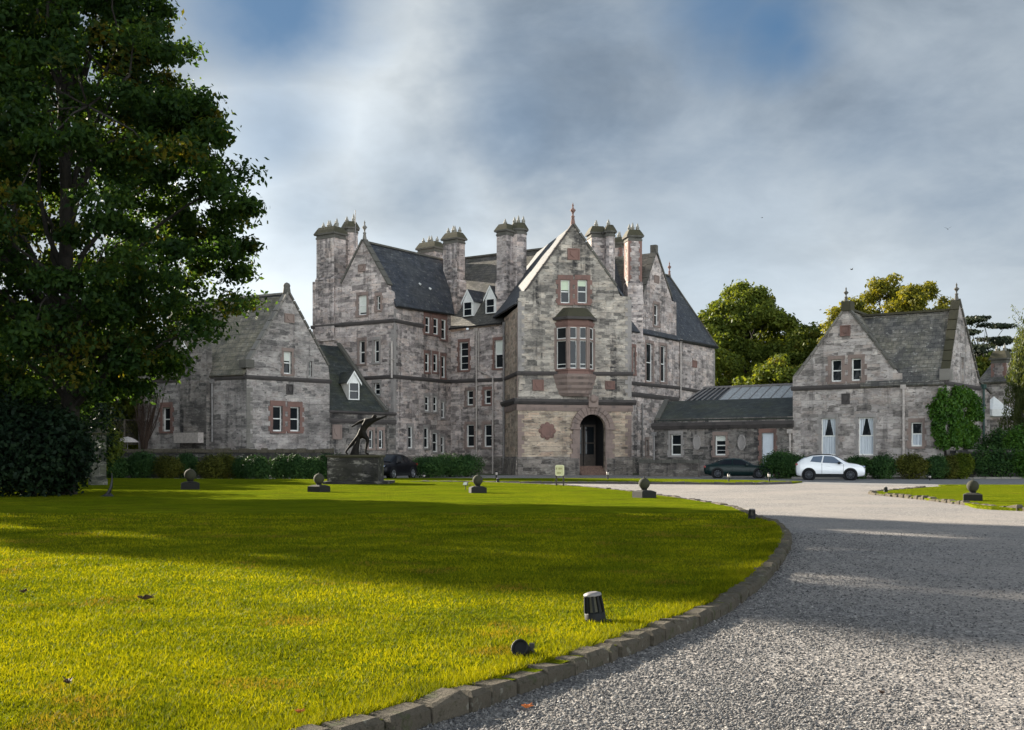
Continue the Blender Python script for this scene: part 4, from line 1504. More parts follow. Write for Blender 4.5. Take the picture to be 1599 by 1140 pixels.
# --- roofs
apexT = TL.px(567, 377)
endT = apexT + Vector((0.56, 0.83, 0)).normalized() * 11.8
eT0 = TR.pt(-0.0, 14.6, 0.28)
eT1 = TR.pt(TR.L + 0.3, 14.9, 0.28)
MB().slab([eT0 + TR.d * 0.1, eT1, endT, apexT + Vector((0.1, 0.15, -0.05))], 0.16).build('roof', 'slate', castle)
lt0 = TL.px(531, 446)
MB().slab([apexT + Vector((0.1, 0.15, -0.05)), endT, lt0 + Vector((0.56, 0.83, 0)) * 11.8, lt0 + Vector((0.05, 0.1, 0))], 0.16).build('roof', 'slate', castle)
rz = 21.4
rA, rB = at(680, 117.8, rz), at(905, 108.2, rz)
eA, eB = IW.pt(-0.4, 13.55, 0.30), IW.pt(IW.L + 2.5, 13.75, 0.30)
MB().slab([eA, eB, rB, rA], 0.16).build('roof', 'slate_tan', castle)
bkv = -IW.n * 7.0
MB().slab([rA, rB, rB - IW.n * 6.5 - Vector((0, 0, 7.5)), rA - IW.n * 6.5 - Vector((0, 0, 7.5))], 0.16).build('roof', 'slate_tan', castle)
apexP = PF.px(895.5, 354)
bP = -PF.n * 13.0
eL, eR = PF.pt(-0.12, 14.2, -0.2), PF.pt(PF.L + 0.2, 14.3, -0.2)
aP = apexP - PF.n * 0.2
MB().slab([eL, aP, aP + bP, eL + bP][::-1], 0.16).build('roof', 'slate', castle)
MB().slab([eR, eR + bP, aP + bP, aP][::1], 0.16).build('roof', 'slate', castle)
hipA = Vector((17.0, 124.5, 20.95))
rd = RW.d
back = Vector((-RW.d.y, RW.d.x, 0))
hE = hipA - rd * 14
e0, e1 = RW.pt(0.5, 13.2, 0.3), RW.pt(RW.L + 0.3, 13.2, 0.3)
e2 = e1 + back * 9.2
MB().slab([e0, e1, hipA, hE], 0.16).build('roof', 'slate', castle)
MB().slab([e1, e2, hipA], 0.16).build('roof', 'slate', castle)
MB().slab([e2, e2 - rd * 18, hE, hipA], 0.16).build('roof', 'slate', castle)
hb = MB()
hb.bar(e1 + Vector((0, 0, 0.05)), hipA + Vector((0, 0, 0.1)), 0.3, 0.12)
hb.bar(hipA + Vector((0, 0, 0.08)), hE + Vector((0, 0, 0.08)), 0.34, 0.14)
hb.bar(rA + Vector((0, 0, 0.06)), rB + Vector((0, 0, 0.06)), 0.36, 0.16)
hb.bar(apexT + Vector((0.3, 0.4, 0.0)), endT + Vector((0, 0, 0.02)), 0.34, 0.16)
hb.build('ridge_tiles', 'coping', castle)
finial(hipA + Vector((0, 0, -0.1)), 1.75, castle, 'red', 0.8)
aG = RW.px(1024.3, 396)
gb = back * 6
gl, gr_ = RW.px(1003, 470), RW.px(1053, 474)
MB().slab([aG, gl, gl + gb, aG + gb], 0.14).build('roof', 'slate_tan', castle)
MB().slab([gr_, aG, aG + gb, gr_ + gb], 0.14).build('roof', 'slate', castle)
# side wall of the right gable above the main roof
MB().slab([RW.px(1056.2, 530), RW.px(1056.2, 530) + gb, RW.px(1056.2, 473) + gb, RW.px(1056.2, 473)], 0.4).build('gable_cheek', 'rubble', castle)
for a, b2 in ((TR.pt(0.1, 14.55, 0.30), TR.pt(TR.L, 14.85, 0.30)), (IW.pt(0, 13.5, 0.32), IW.pt(IW.L, 13.62, 0.32)), (RW.px(1058, 531.5, 0.34), RW.px(1116, 542, 0.34))):
    MB().bar(a, b2, 0.16, 0.14).build('gutter', 'iron', castle)

# --- chimneys
yTL = math.atan2(TL.d.y, TL.d.x)
yIW = math.atan2(IW.d.y, IW.d.x)
yPF = math.atan2(PF.d.y, PF.d.x)
yRW = math.atan2(RW.d.y, RW.d.x)


def cxy(x, D):
    p = at(x, D)
    return (p.x, p.y)


pA = TL.pt(TL.u(508.5), 0, -0.72)
chimney(castle, (pA.x, pA.y), yTL, 2.15, 1.55, 12.0, hz(356, pA.y), 5, band_z=hz(438, pA.y))
chimney(castle, cxy(547, 108.5), yTL, 1.35, 1.35, 12.5, hz(347, 108.5), 2, octo=True)
chimney(castle, cxy(672, 117.5), yIW, 2.3, 1.3, 16.5, hz(379, 117.5), 4)
chimney(castle, cxy(709, 110.5), yIW, 1.75, 1.15, 13.0, hz(364, 110.5), 4, band_z=hz(442, 110.5))
chimney(castle, cxy(790.5, 106.4), yIW, 1.15, 1.4, 12.2, hz(351, 106.4), 1, octo=False, band_z=hz(442, 106.4))
chimney(castle, cxy(810, 106.8), yPF, 1.35, 1.35, 12.2, hz(349, 106.8), 3, octo=True)
chimney(castle, cxy(931, 108.5), yPF, 1.35, 1.5, 14.0, hz(355, 108.5), 2)
chimney(castle, cxy(952, 107.2), yPF, 0.85, 1.0, 14.0, hz(352, 107.2), 1, octo=True)
chimney(castle, cxy(967, 116.5), yRW, 1.5, 1.2, 16.0, hz(372, 116.5), 2, quoin='red')
chimney(castle, cxy(988.5, 108.9), yPF, 1.32, 1.25, 12.3, hz(360, 108.9), 3, quoin='red', band_z=hz(444, 108.9))

MB().tube([at(555, 107.2, 21.0), at(555, 107.2, hz(328, 107.2))], 0.035, 6).build('lightning_rod', 'pipe', castle)
# --- dormers
def dormer(parent, W, x0, x1, ypk, ysh, ybot, out, mat_roof, depth=2.6, wall='white'):
    """small white gabled dormer: front on a plane parallel to wall W, set back by -out"""
    xm = (x0 + x1) / 2
    p = W.pt(W.u(xm), 0, out)
    D = p.y
    c = at(xm, D)
    w = (x1 - x0) / F * D / max(0.4, abs(W.d.x))
    zb, zs_, zp = hz(ybot, D), hz(ysh, D), hz(ypk, D)
    d_, n_ = W.d, W.n
    hw = w / 2
    fr = MB()
    t = 0.09

    def P(a, z, o=0.0):
        q = c + d_ * a + n_ * o
        return Vector((q.x, q.y, z))
    for a0, a1, z0, z1 in ((-hw, -hw + t, zb, zs_), (hw - t, hw, zb, zs_), (-hw + t, hw - t, zb, zb + t), (-hw + t, hw - t, zs_ - t, zs_)):
        fr.obox(P((a0 + a1) / 2, (z0 + z1) / 2), d_ * ((a1 - a0) / 2), n_ * 0.06, Vector((0, 0, (z1 - z0) / 2)))
    fr.obox(P(0, (zb + zs_) / 2, -0.01), d_ * (hw - t), n_ * 0.03, Vector((0, 0, 0.025)))
    fr.prism([P(-hw, zs_, -0.1), P(hw, zs_, -0.1), P(0, zp - 0.1, -0.1)], [P(-hw, zs_, 0.03), P(hw, zs_, 0.03), P(0, zp - 0.1, 0.03)])
    ov = 0.2
    for s in (-1, 1):
        fr.prism(
            [P(s * (hw + ov), zs_ - 0.26, 0.08), P(0, zp - 0.22, 0.08), P(0, zp, 0.08), P(s * (hw + ov), zs_ - 0.06, 0.08)],
            [P(s * (hw + ov), zs_ - 0.26, 0.15), P(0, zp - 0.22, 0.15), P(0, zp, 0.15), P(s * (hw + ov), zs_ - 0.06, 0.15)])
    f = fr.build('dormer', 'white', parent)
    MB().poly([P(-hw + 0.02, zb, -0.04), P(hw - 0.02, zb, -0.04), P(hw - 0.02, zs_, -0.04), P(-hw + 0.02, zs_, -0.04)]).build('pane', 'glass', f)
    ck = MB()
    for s in (-1, 1):
        ck.slab([P(s * hw, zb, -0.05), P(s * hw, zs_, -0.05), P(s * hw, zs_, -depth), P(s * hw, zb, -depth)], 0.06)
    ck.build('cheek', 'lead' if wall != 'white' else 'white', f)
    rfm = MB()
    for s in (-1, 1):
        q = [P(s * (hw + ov), zs_ - 0.05, 0.10), P(0, zp + 0.02, 0.10), P(0, zp + 0.02, -depth), P(s * (hw + ov), zs_ - 0.05, -depth)]
        rfm.slab(q if s < 0 else list(reversed(q)), 0.05)
    rfm.build('roof', mat_roof, f)
    return f


dormer(castle, IW, 723.5, 738, 452, 471, 494, -0.95, 'slate')
dormer(castle, IW, 758.5, 773, 446, 466, 489.5, -0.95, 'slate')
# roof vents
for x, y in ((653, 452), (669, 459)):
    # on the tower's right slope
    nrm = (eT1 - eT0).cross(apexT - eT0).normalized()
    o = Vector((0, 0, EYE))
    rdir = Vector(((x - CX) / F, 1, (HY - y) / F))
    tt = (eT0 - o).dot(nrm) / rdir.dot(nrm)
    p = o + rdir * tt
    MB().tube([p, p + Vector((0, 0, 0.45)), p + Vector((0.1, -0.05, 0.52)), p + Vector((0.25, -0.1, 0.42))], 0.10, 8).build('roof_vent', 'white', castle)

# --- rainwater pipes
pipe(TL, 613.5, 533, 590, castle, 'pipe_pale', 0.10, hopper=False, out=0.16)
pipe(IW, 745.5, 517, 724, castle, 'pipe_pale', 0.085)
pipe(IW, 749, 517, 578, castle, 'pipe_pale', 0.06, hopper=False)
pipe(IW, 771, 590, 742, castle, 'pipe_pale', 0.085, hopper=False)
pipe(IW, 749, 578, 590, castle, 'pipe_pale', 0.06, x1=771, hopper=False)
pipe(IW, 746, 602, 600, castle, 'pipe_pale', 0.06, x1=771, hopper=False)
pipe(PL, 789, 508, 742, castle, 'pipe', 0.11)
pipe(RW, 1001, 630, 726, castle, 'pipe', 0.06, hopper=False)
pipe(RW, 1061, 534, 622, castle, 'pipe_pale', 0.09)


# ================================================================== GABLED HOUSE (left)
house = thing('gabled_house', (-18, 93, 0), "grey weathered stone house with one big front gable, left of the mansion behind the hedge", 'house')
HF, HL = Wall(at(385, 90), at(515, 95.8)), Wall(at(216, 95.9), at(385, 90))
HF.win(443, 455.5, 549, 584, surround='pink', blind='blind', blind_h=0.4)
HF.win(482, 487, 564, 588, surround='grey', quoin=False)
HF.win(426, 441, 634, 673.5, surround='red', margin=0.34, lintel=0.42)
HF.win(453, 468, 635.5, 673.5, surround='red', margin=0.34, lintel=0.42)
HF.build(house, 'wall', 'house', HF.outline([(385.2, 566), (391, 560), (450, 454), (512, 568), (514.8, 590)]))
coping(HF, [(390, 562), (450, 456)], house, 'coping_pale')
coping(HF, [(450, 456), (513, 572)], house, 'coping')
MB().lathe(HF.px(450, 458, -0.2), [(0.34, 0), (0.30, 0.3), (0.26, 0.5), (0.30, 0.62), (0.22, 0.8), (0.02, 0.9)], 8).build('finial', 'coping', house)
plaque(HF, 444, 459, 490, 504, house, 'pink')
plaque(HF, 447, 457, 600, 616, house, 'ledge')
MB().obox(HF.px(386.5, 568, -0.1), HF.d * 0.4, HF.n * 0.45, Vector((0, 0, 0.32))).build('kneeler_stone', 'coping', house)
HL.win(254, 266, 636, 673.5, surround='red', margin=0.3, lintel=0.4)
HL.build(house, 'wall', 'house', HL.outline([(216, 592), (384.9, 585)]))
quoins(HF, 386, 600, 720, 'left', house, 'coping_pale')
b = MB()
HF.band(b, 385, 515, 592, 599, ext=0.1)
HL.band(b, 216, 385, 600, 592, h=0.25, proud=0.12)
b.build('string_course', 'ledge', house)
apH = HF.px(450, 459)
eH = HL.d * -1.0
Lh = HL.L
apH0 = apH - HF.n * 0.2
apH1 = apH0 + eH * Lh
g0, g1 = HL.pt(HL.L - 0.15, 7.95, 0.28), HL.pt(-0.1, 7.95, 0.28)
MB().slab([g1, g0, apH0, apH1], 0.16).build('roof', 'slate_house', house)
h0 = HF.pt(HF.L + 0.2, 7.95, -0.2)
MB().slab([h0, h0 + eH * Lh, apH1, apH0], 0.16).build('roof', 'slate', house)
MB().bar(apH0 + Vector((0, 0, 0.06)), apH1 + Vector((0, 0, 0.06)), 0.34, 0.16).build('ridge_tiles', 'coping_pale', house)
# far gable end and body
HB = Wall(at(216, 95.9) + eH * 0, at(216, 95.9) + (at(515, 95.8) - at(385, 90)))
fe = MB()
a0 = HL.pt(0.0, 0, 0)
bvec = at(515, 95.8) - at(385, 90)
fe.prism([a0 + HL.d * 0.45 + Vector((0, 0, -0.1)), a0 + HL.d * 0.45 + bvec + Vector((0, 0, -0.1)), a0 + HL.d * 0.45 + bvec + Vector((0, 0, 7.9)), a0 + bvec * 0.5 + HL.d * 0.45 + Vector((0, 0, apH.z + 0.2)), a0 + HL.d * 0.45 + Vector((0, 0, 7.9))],
         [a0 + HL.d * 0.02 + Vector((0, 0, -0.1)), a0 + HL.d * 0.02 + bvec + Vector((0, 0, -0.1)), a0 + HL.d * 0.02 + bvec + Vector((0, 0, 7.9)), a0 + bvec * 0.5 + HL.d * 0.02 + Vector((0, 0, apH.z + 0.2)), a0 + HL.d * 0.02 + Vector((0, 0, 7.9))])
fe.build('gable_end', 'house', house)
sk = MB()
sk.bar(HL.pt(0.15, 7.95, 0.3) + Vector((0, 0, 0.16)), apH1 + Vector((0, 0, 0.2)), 0.45, 0.2)
sk.build('coping', 'coping', house)
co = MB()
q0 = [HL.pt(0.6, -0.1, -0.5), HL.pt(HL.L - 0.6, -0.1, -0.5), HL.pt(HL.L - 0.6, -0.1, -0.5) + bvec * 0.93, HL.pt(0.6, -0.1, -0.5) + bvec * 0.93]
co.prism(q0, [p + Vector((0, 0, 7.7)) for p in q0])
co.build('rear_wall', 'house', house)
# chimney breast on the long wall and its little window
br = MB()
ba, bb_ = HL.u(289), HL.u(330)
q = [HL.pt(ba, -0.1, -0.1), HL.pt(ba, -0.1, 0.55), HL.pt(bb_, -0.1, 0.55), HL.pt(bb_, -0.1, -0.1)]
zt = HL.z(310, 545)
br.prism(list(q), [p + Vector((0, 0, zt)) for p in q])
br.build('chimney_breast', 'wing', house)
dormer(house, HL, 282, 291, 530, 543, 577, -0.5, 'slate_house')
gb_ = MB()
gb_.obox(HL.pt((HL.u(289) + HL.u(327)) / 2, HL.z(308, 684), 0.95), HL.d * ((HL.u(327) - HL.u(289)) / 2), HL.n * 0.3, Vector((0, 0, (HL.z(308, 676) - HL.z(308, 692)) / 2)))
gb_.build('lead_box', 'pipe_pale', house)
pipe(HL, 333, 598, 690, house, 'pipe', 0.10)

# ================================================================== LINK BUILDING between house and tower
link = thing('link_building', (-12, 96.5, 0), "low link with steep mossy slate roof and one white dormer, between gabled house and tower", 'annexe')
LK = Wall(at(513, 95.9), at(618, 99.3))
LK.win(576, 582.5, 672, 700, surround='pink', quoin=False)
LK.win(591.5, 598, 672, 700, surround='pink', quoin=False)
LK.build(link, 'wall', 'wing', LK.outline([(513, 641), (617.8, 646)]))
plaque(LK, 518.5, 533.5, 663, 686, link, 'pink')
b = MB()
LK.band(b, 513, 618, 660, 663, h=0.35)
LK.band(b, 513, 618, 645, 649, h=0.22, proud=0.2)
b.build('string_course', 'ledge', link)
k0, k1 = LK.pt(0.0, LK.z(513, 642), 0.12), LK.pt(LK.u(603), LK.z(603, 644), 0.12)
r1 = TL.px(530, 541, 0.12)
nrm_ = (k1 - k0).cross(r1 - k0).normalized()


def on_plane(x, y, p, n):
    o, dd_ = Vector((0, 0, EYE)), Vector(((x - CX) / F, 1, (HY - y) / F))
    return o + dd_ * ((p - o).dot(n) / dd_.dot(n))


r0 = on_plane(488, 537.5, k0, nrm_)
k00 = on_plane(505, 641, k0, nrm_)
MB().slab([k00, k1, r1, r0], 0.15).build('roof', 'slate_green', link)
MB().bar(k1 + Vector((0, 0, 0.12)), k1.lerp(r1, 0.45) + Vector((0, 0, -0.08)), 0.36, 0.22).bar(k1.lerp(r1, 0.45) + Vector((0, 0, -0.08)), r1 + Vector((0, 0, 0.25)), 0.36, 0.22).build('coping', 'coping', link)
ff = MB()
ff.prism([k1 + Vector((0, 0, -6.5)), r1 + Vector((0.9, -0.2, 0)) * 1 + Vector((0, 0, -12)), r1 + Vector((0, 0.3, -12))], [k1 + Vector((0, 0, -0.25)), k1 + Vector((0.2, 0.3, -0.3)), r1 + Vector((0, 0.3, -0.2))])
ff.build('side_wall', 'wing', link)
dormer(link, LK, 545, 560, 579, 597, 624.5, -1.15, 'slate_green', depth=2.8)

# ================================================================== SERVICE WING (right, low)
wing = thing('service_wing', (16, 92, 0), "long low blackened stone wing with mossy slate roof and skylights, between mansion and right-hand lodge", 'annexe')
SW = Wall(at(1021, 95.3), at(1238.5, 88.0))
SW.win(1047, 1063.5, 678, 711, surround='grey')
SW.win(1116, 1133, 680, 711, surround='pink', blind='blind', blind_h=0.25, lattice=3)
ud0, ud1 = SW.u(1189.5), SW.u(1208)
zd1 = SW.z(1199, 676)
SW.holes.append([(ud0, 0.0), (ud1, 0.0), (ud1, zd1), (ud0, zd1)])
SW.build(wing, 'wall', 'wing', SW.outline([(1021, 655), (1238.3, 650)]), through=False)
dr = MB()
dr.obox(SW.pt((ud0 + ud1) / 2, zd1 / 2, -0.2), SW.d * ((ud1 - ud0) / 2 - 0.003), SW.n * 0.03, Vector((0, 0, zd1 / 2 - 0.003)))
wd, hd = (ud1 - ud0), zd1
for i in range(2):
    for (za, zb) in ((0.12, 0.34), (0.38, 0.62), (0.66, 0.94)):
        cu_ = ud0 + wd * (0.27 + 0.46 * i)
        dr.obox(SW.pt(cu_, hd * (za + zb) / 2, -0.163), SW.d * (wd * 0.17), SW.n * 0.010, Vector((0, 0, hd * (zb - za) / 2)))
d_o = dr.build('door', 'door_white', wing)
MB().lathe(SW.pt(ud1 - 0.14, 1.0, -0.16), [(0.02, 0), (0.02, 0.05), (0.045, 0.06), (0.045, 0.09), (0.01, 0.1)], 10, axis=SW.n).build('handle', 'iron', d_o)
sd = MB()
for s, ue in ((-1, ud0), (1, ud1)):
    z = 0
    i = 0
    while z < zd1 - 0.1:
        w1 = 0.3 if i % 2 else 0.2
        sd.obox(SW.pt(ue + s * (w1 / 2 + 0.003), z + 0.2, -0.02), SW.d * (w1 / 2), SW.n * (0.055 + 0.003 * (i % 3)), Vector((0, 0, 0.193)))
        z += 0.4
        i += 1
sd.obox(SW.pt((ud0 + ud1) / 2, zd1 + 0.17, -0.02), SW.d * (wd / 2 + 0.25), SW.n * 0.065, Vector((0, 0, 0.16)))
sd.build('surround', 'red', d_o)
b = MB()
SW.band(b, 1021, 1238, 671, 667.5, h=0.5, proud=0.3, ext=0.1)
b.build('cornice', 'ledge', wing)
for x in (1088.5, 1158.5):
    u_, z_ = SW.uz(x, 691)
    mb = MB()
    pts = []
    for r_, o_ in ((1.0, 0.0), (1.0, 0.08), (0.82, 0.10), (0.74, 0.05), (0.0, 0.05)):
        pts.append([SW.pt(u_ + 0.36 * r_ * math.cos(a), z_ + 0.62 * r_ * math.sin(a), o_) for a in (2 * math.pi * i / 16 for i in range(16))])
    P = [p for r_ in pts for p in r_]
    mb.add(P, [(i * 16 + k, i * 16 + (k + 1) % 16, (i + 1) * 16 + (k + 1) % 16, (i + 1) * 16 + k) for i in range(4) for k in range(16)])
    mb.build('oval_plaque', 'grey', wing)
w0, w1 = SW.pt(0.35, SW.z(1030, 656), 0.05), SW.pt(SW.L, SW.z(1236, 652), 0.05)
bk_ = -SW.n
t1 = SW.pt(SW.L, hz(619.5, 91.3), -4.0)
rl_ = Wall(SW.pt(0, 0, -4.0), SW.pt(SW.L, 0, -4.0))
t0 = rl_.pt(rl_.u(1041), hz(619.5, 91.3))
MB().slab([w0, w1, t1, t0], 0.16).build('roof', 'slate_green', wing)
MB().bar(w0 + Vector((0, 0, 0.08)), t0 + Vector((0, 0, 0.10)), 0.4, 0.22).build('coping', 'coping', wing)
ge = MB()
ge.prism([SW.pt(0.02, -0.1, -0.5), SW.pt(0.4, -0.1, -0.5), t0 + Vector((0.4, 0, -9)), t0 + Vector((0, 0, -9))], [SW.pt(0.02, w0.z - 0.1, -0.1), SW.pt(0.4, w0.z - 0.1, -0.1), t0 + Vector((0.4, 0, -0.2)), t0 + Vector((0, 0, -0.2))])
ge.build('gable_end', 'wing', wing)
# glazed ridge band behind
sl_ = Wall(SW.pt(0, 0, -4.15), SW.pt(SW.L, 0, -4.15))
s0, s1 = sl_.u(1070), SW.L
zsb, zst = t0.z - 0.02, t0.z + 1.15
us = sl_.u(1122)
gp0 = lambda u, f: SW.pt(u, zsb + (zst - zsb) * f, -4.15 - 2.2 * f)
MB().slab([gp0(us, 0), gp0(s1, 0), gp0(s1, 1), gp0(us + 0.2, 1)], 0.08).build('skylight', 'lead', wing)
MB().slab([gp0(s0, 0), gp0(us, 0), gp0(us + 0.2, 1), gp0(s0 + 0.7, 1)], 0.06).build('skylight', 'glass', wing)
sb = MB()
k = 9
for i in range(k + 1):
    u_ = us + (s1 - us) * i / k
    sb.bar(gp0(u_, 0) + Vector((0, 0, 0.03)), gp0(u_ + 0.2 * (1 - i / k), 1) + Vector((0, 0, 0.03)), 0.06, 0.06)
for i in range(6):
    u_ = s0 + (us - s0) * i / 6
    sb.bar(gp0(u_, 0) + Vector((0, 0, 0.03)), gp0(u_ + 0.7 - 0.5 * i / 6, 1) + Vector((0, 0, 0.03)), 0.09, 0.08)
sb.bar(gp0(s0 + 0.6, 1) + Vector((0, 0, 0.06)), gp0(s1, 1) + Vector((0, 0, 0.06)), 0.22, 0.16)
sb.build('glazing_bars', 'pipe', wing)
bx = MB()
q0 = [SW.pt(0.5, -0.1, -0.6), SW.pt(SW.L, -0.1, -0.6), SW.pt(SW.L, -0.1, -9), SW.pt(0.5, -0.1, -9)]
bx.prism(q0, [p + Vector((0, 0, w0.z - 0.2)) for p in q0])
bx.prism([SW.pt(s0 + 0.8, w0.z, -4.4), SW.pt(s1, w0.z, -4.4), SW.pt(s1, w0.z, -9), SW.pt(s0 + 0.8, w0.z, -9)], [SW.pt(s0 + 0.8, zsb + 0.05, -4.4), SW.pt(s1, zsb + 0.05, -4.4), SW.pt(s1, zst - 0.1, -9), SW.pt(s0 + 0.8, zst - 0.1, -9)])
bx.build('rear_wall', 'wing', wing)
pipe(SW, 1234.5, 676, 722, wing, 'pipe_pale', 0.09)
pipe(SW, 1022.5, 680, 727, wing, 'pipe', 0.09)

# ================================================================== LODGE (right)
lodge = thing('lodge', (26, 88, 0), "two-storey stone lodge with front gable and lichened slate roof, right of the white car", 'house')
LF, LS = Wall(at(1238, 88), at(1478, 81.8)), Wall(at(1478, 81.8), at(1529, 89.1))
LF.win(1298, 1314, 561.5, 596, surround='pink', margin=0.25)
LF.win(1329.5, 1345, 559.5, 594.5, surround='pink', margin=0.25)
LF.win(1282, 1305, 653, 711, surround='grey', curtain='drapes', mid=0.52)
LF.win(1340, 1364, 652, 711, surround='grey', curtain='drapes', mid=0.52)
LF.win(1422.5, 1440, 659.5, 697, surround='pink', curtain='net', mid=0.52)
LF.build(lodge, 'wall', 'lodge', LF.outline([(1238, 588), (1247, 584), (1322, 478), (1396, 574), (1402, 582), (1408.5, 583), (1409, 601), (1477.8, 597)]))
coping(LF, [(1246, 586), (1322, 479)], lodge, 'coping_pale')
coping(LF, [(1322, 479), (1398, 578)], lodge, 'coping')
MB().obox(LF.px(1322, 478, -0.3), LF.d * 0.35, LF.n * 0.5, Vector((0, 0, 0.35))).build('gable_block', 'moss', lodge)
finial(LF.px(1320.5, 474, -0.1), 1.25, lodge, 'coping', 0.75)
plaque(LF, 1312, 1328, 508, 525, lodge, 'red')
plaque(LF, 1314.5, 1327, 614.5, 631, lodge, 'ledge')
b = MB()
LF.band(b, 1238, 1478, 610.5, 602, h=0.3, ext=0.1)
LS.band(b, 1478, 1529, 602, 610, h=0.3, ext=0.1)
b.build('string_course', 'ledge', lodge)
LS.win(1500.5, 1505, 558, 599, surround='grey', quoin=False)
LS.build(lodge, 'wall', 'lodge', LS.outline([(1478, 584), (1481, 578), (1497, 467), (1527, 590), (1528.8, 596)]))
coping(LS, [(1480.5, 580), (1497, 468)], lodge, 'moss')
coping(LS, [(1497, 468), (1527.5, 592)], lodge, 'coping')
finial(LS.px(1497, 470, -0.15), 1.35, lodge, 'coping', 0.8)
MB().obox(LS.px(1479.5, 585, -0.1), LS.d * 0.4, LS.n * 0.35, Vector((0, 0, 0.4))).build('kneeler_stone', 'coping_pale', lodge)
apL = LS.px(1497, 472)
zr = hz(483, LS.D(1493))
apL.z = zr
le = LF.d * -1
mR = apL - LS.n * 0.25
Lr = 7.4
mL = mR + le * Lr

ze = LF.z(1440, 601)
e0, e1 = LF.pt(LF.u(1345), ze, 0.25), LF.pt(LF.L - 0.12, ze, 0.25)
MB().slab([e0, e1, mR, mL], 0.17).build('roof', 'slate_lodge', lodge)
bkL = (mR - e1)
r2 = Vector((mR.x + (mR.x - e1.x), mR.y + (mR.y - e1.y), ze))
r3 = Vector((mL.x + (mL.x - e0.x), mL.y + (mL.y - e0.y), ze))
MB().slab([r2, r3, mL, mR], 0.17).build('roof', 'slate_lodge', lodge)
apF = LF.px(1322, 483)
run = -LF.n * 5.2
fl_, fr_ = LF.pt(0.1, LF.z(1246, 588), -0.15), LF.px(1399, 582, -0.15)
MB().slab([fl_, apF - LF.n * .2, apF + run, fl_ + run][::-1], 0.15).build('roof', 'slate_lodge', lodge)
MB().slab([fr_, fr_ + run, apF + run, apF - LF.n * .2], 0.15).build('roof', 'slate_lodge', lodge)
rt = MB()
rt.bar(mR + Vector((0, 0, .07)), mL + Vector((0, 0, .07)), 0.36, 0.16)
rt.bar(apF + Vector((0, 0, .07)), apF + run + Vector((0, 0, .07)), 0.34, 0.16)
rt.build('ridge_tiles', 'moss', lodge)
bx = MB()
q0 = [LF.pt(0.1, -0.1, -0.6), LF.pt(LF.L - 0.6, -0.1, -0.6), LF.pt(LF.L - 0.6, -0.1, -8.2), LF.pt(0.1, -0.1, -8.2)]
bx.prism(q0, [p + Vector((0, 0, ze)) for p in q0])
bx.build('rear_wall', 'lodge', lodge)
pipe(LF, 1411.5, 607, 714, lodge, 'pipe_pale', 0.11)
quoins(LF, 1477, 606, 720, 'right', lodge, 'grey')
quoins(LS, 1479, 590, 720, 'left', lodge, 'grey')
# lean-to on the far side
l0 = at(1527, 90.2)
l1 = at(1546, 91.3)
LT = Wall(l0, l1)
LT.build(lodge, 'wall', 'lodge', LT.outline([(1527, 592), (1545.8, 615)]))
lt = MB()
q = [LT.pt(-0.5, LT.z(1527, 588), 0.15), LT.pt(LT.L + 0.15, LT.z(1546, 613), 0.15), LT.pt(LT.L + 0.15, LT.z(1546, 613), -4), LT.pt(-0.5, LT.z(1527, 588), -4)]
lt.slab(q, 0.15)
lt.build('lean_to_roof', 'slate_lodge', lodge)
lt = MB()
lt.prism([LT.pt(0.2, -0.1, -0.5), LT.pt(LT.L, -0.1, -0.4), LT.pt(LT.L, -0.1, -4), LT.pt(0.2, -0.1, -4)], [LT.pt(0.2, 6.3, -0.5), LT.pt(LT.L, 6.0, -0.4), LT.pt(LT.L, 6.0, -4), LT.pt(0.2, 6.3, -4)])
lt.build('rear_wall', 'lodge', lodge)
pipe(LT, 1532.5, 606, 712, lodge, 'pipe_green', 0.09, out=0.2)

# ---- buildings beyond the lodge
far = thing('far_cottage', at(1565, 118), "distant stone cottage with one chimney, beyond the lodge at the right", 'house')
FW = Wall(at(1530, 117), at(1640, 112))
FW.build(far, 'wall', 'lodge', FW.outline([(1530, 598), (1640, 596)]))
zf = FW.z(1560, 596)
MB().slab([FW.pt(-0.2, zf, 0.3), FW.pt(FW.L + 0.2, zf, 0.3), FW.pt(FW.L + 0.2, FW.z(1560, 556), -4), FW.pt(-0.2, FW.z(1560, 556), -4)], 0.2).build('roof', 'slate_lodge', far)
pc = FW.pt(FW.u(1555), 0, -1.2)
chimney(far, (pc.x, pc.y), math.atan2(FW.d.y, FW.d.x), 1.45, 1.2, 3.0, hz(548, pc.y), 2, quoin='red', cap_h=0.8)
MB().prism([FW.pt(0.3, -0.1, -0.6), FW.pt(FW.L, -0.1, -0.6), FW.pt(FW.L, -0.1, -8), FW.pt(0.3, -0.1, -8)], [FW.pt(0.3, zf, -0.6), FW.pt(FW.L, zf, -0.6), FW.pt(FW.L, zf, -8), FW.pt(0.3, zf, -8)]).build('rear_wall', 'lodge', far)

tent = thing('white_canopy', at(1556, 101), "white pointed canopy roof showing between lodge and right-hand trees", 'canopy')
pc = at(1552, 101)
cn = MB()
rr = 1.55
zb, zt = hz(640, 101), hz(619, 101)
N = 8
for i in range(N):
    a0, a1 = 2 * math.pi * i / N + .3, 2 * math.pi * (i + 1) / N + .3
    A = pc + Vector((rr * math.cos(a0), rr * math.sin(a0), zb))
    B_ = pc + Vector((rr * math.cos(a1), rr * math.sin(a1), zb))
    m1 = pc + Vector((rr * .45 * math.cos(a0), rr * .45 * math.sin(a0), zb + (zt - zb) * .48))
    m2 = pc + Vector((rr * .45 * math.cos(a1), rr * .45 * math.sin(a1), zb + (zt - zb) * .48))
    cn.poly([A, B_, m2, m1])
    cn.poly([m1, m2, pc + Vector((0, 0, zt))])
    cn.poly([A - Vector((0, 0, .6)), B_ - Vector((0, 0, .6)), B_, A])
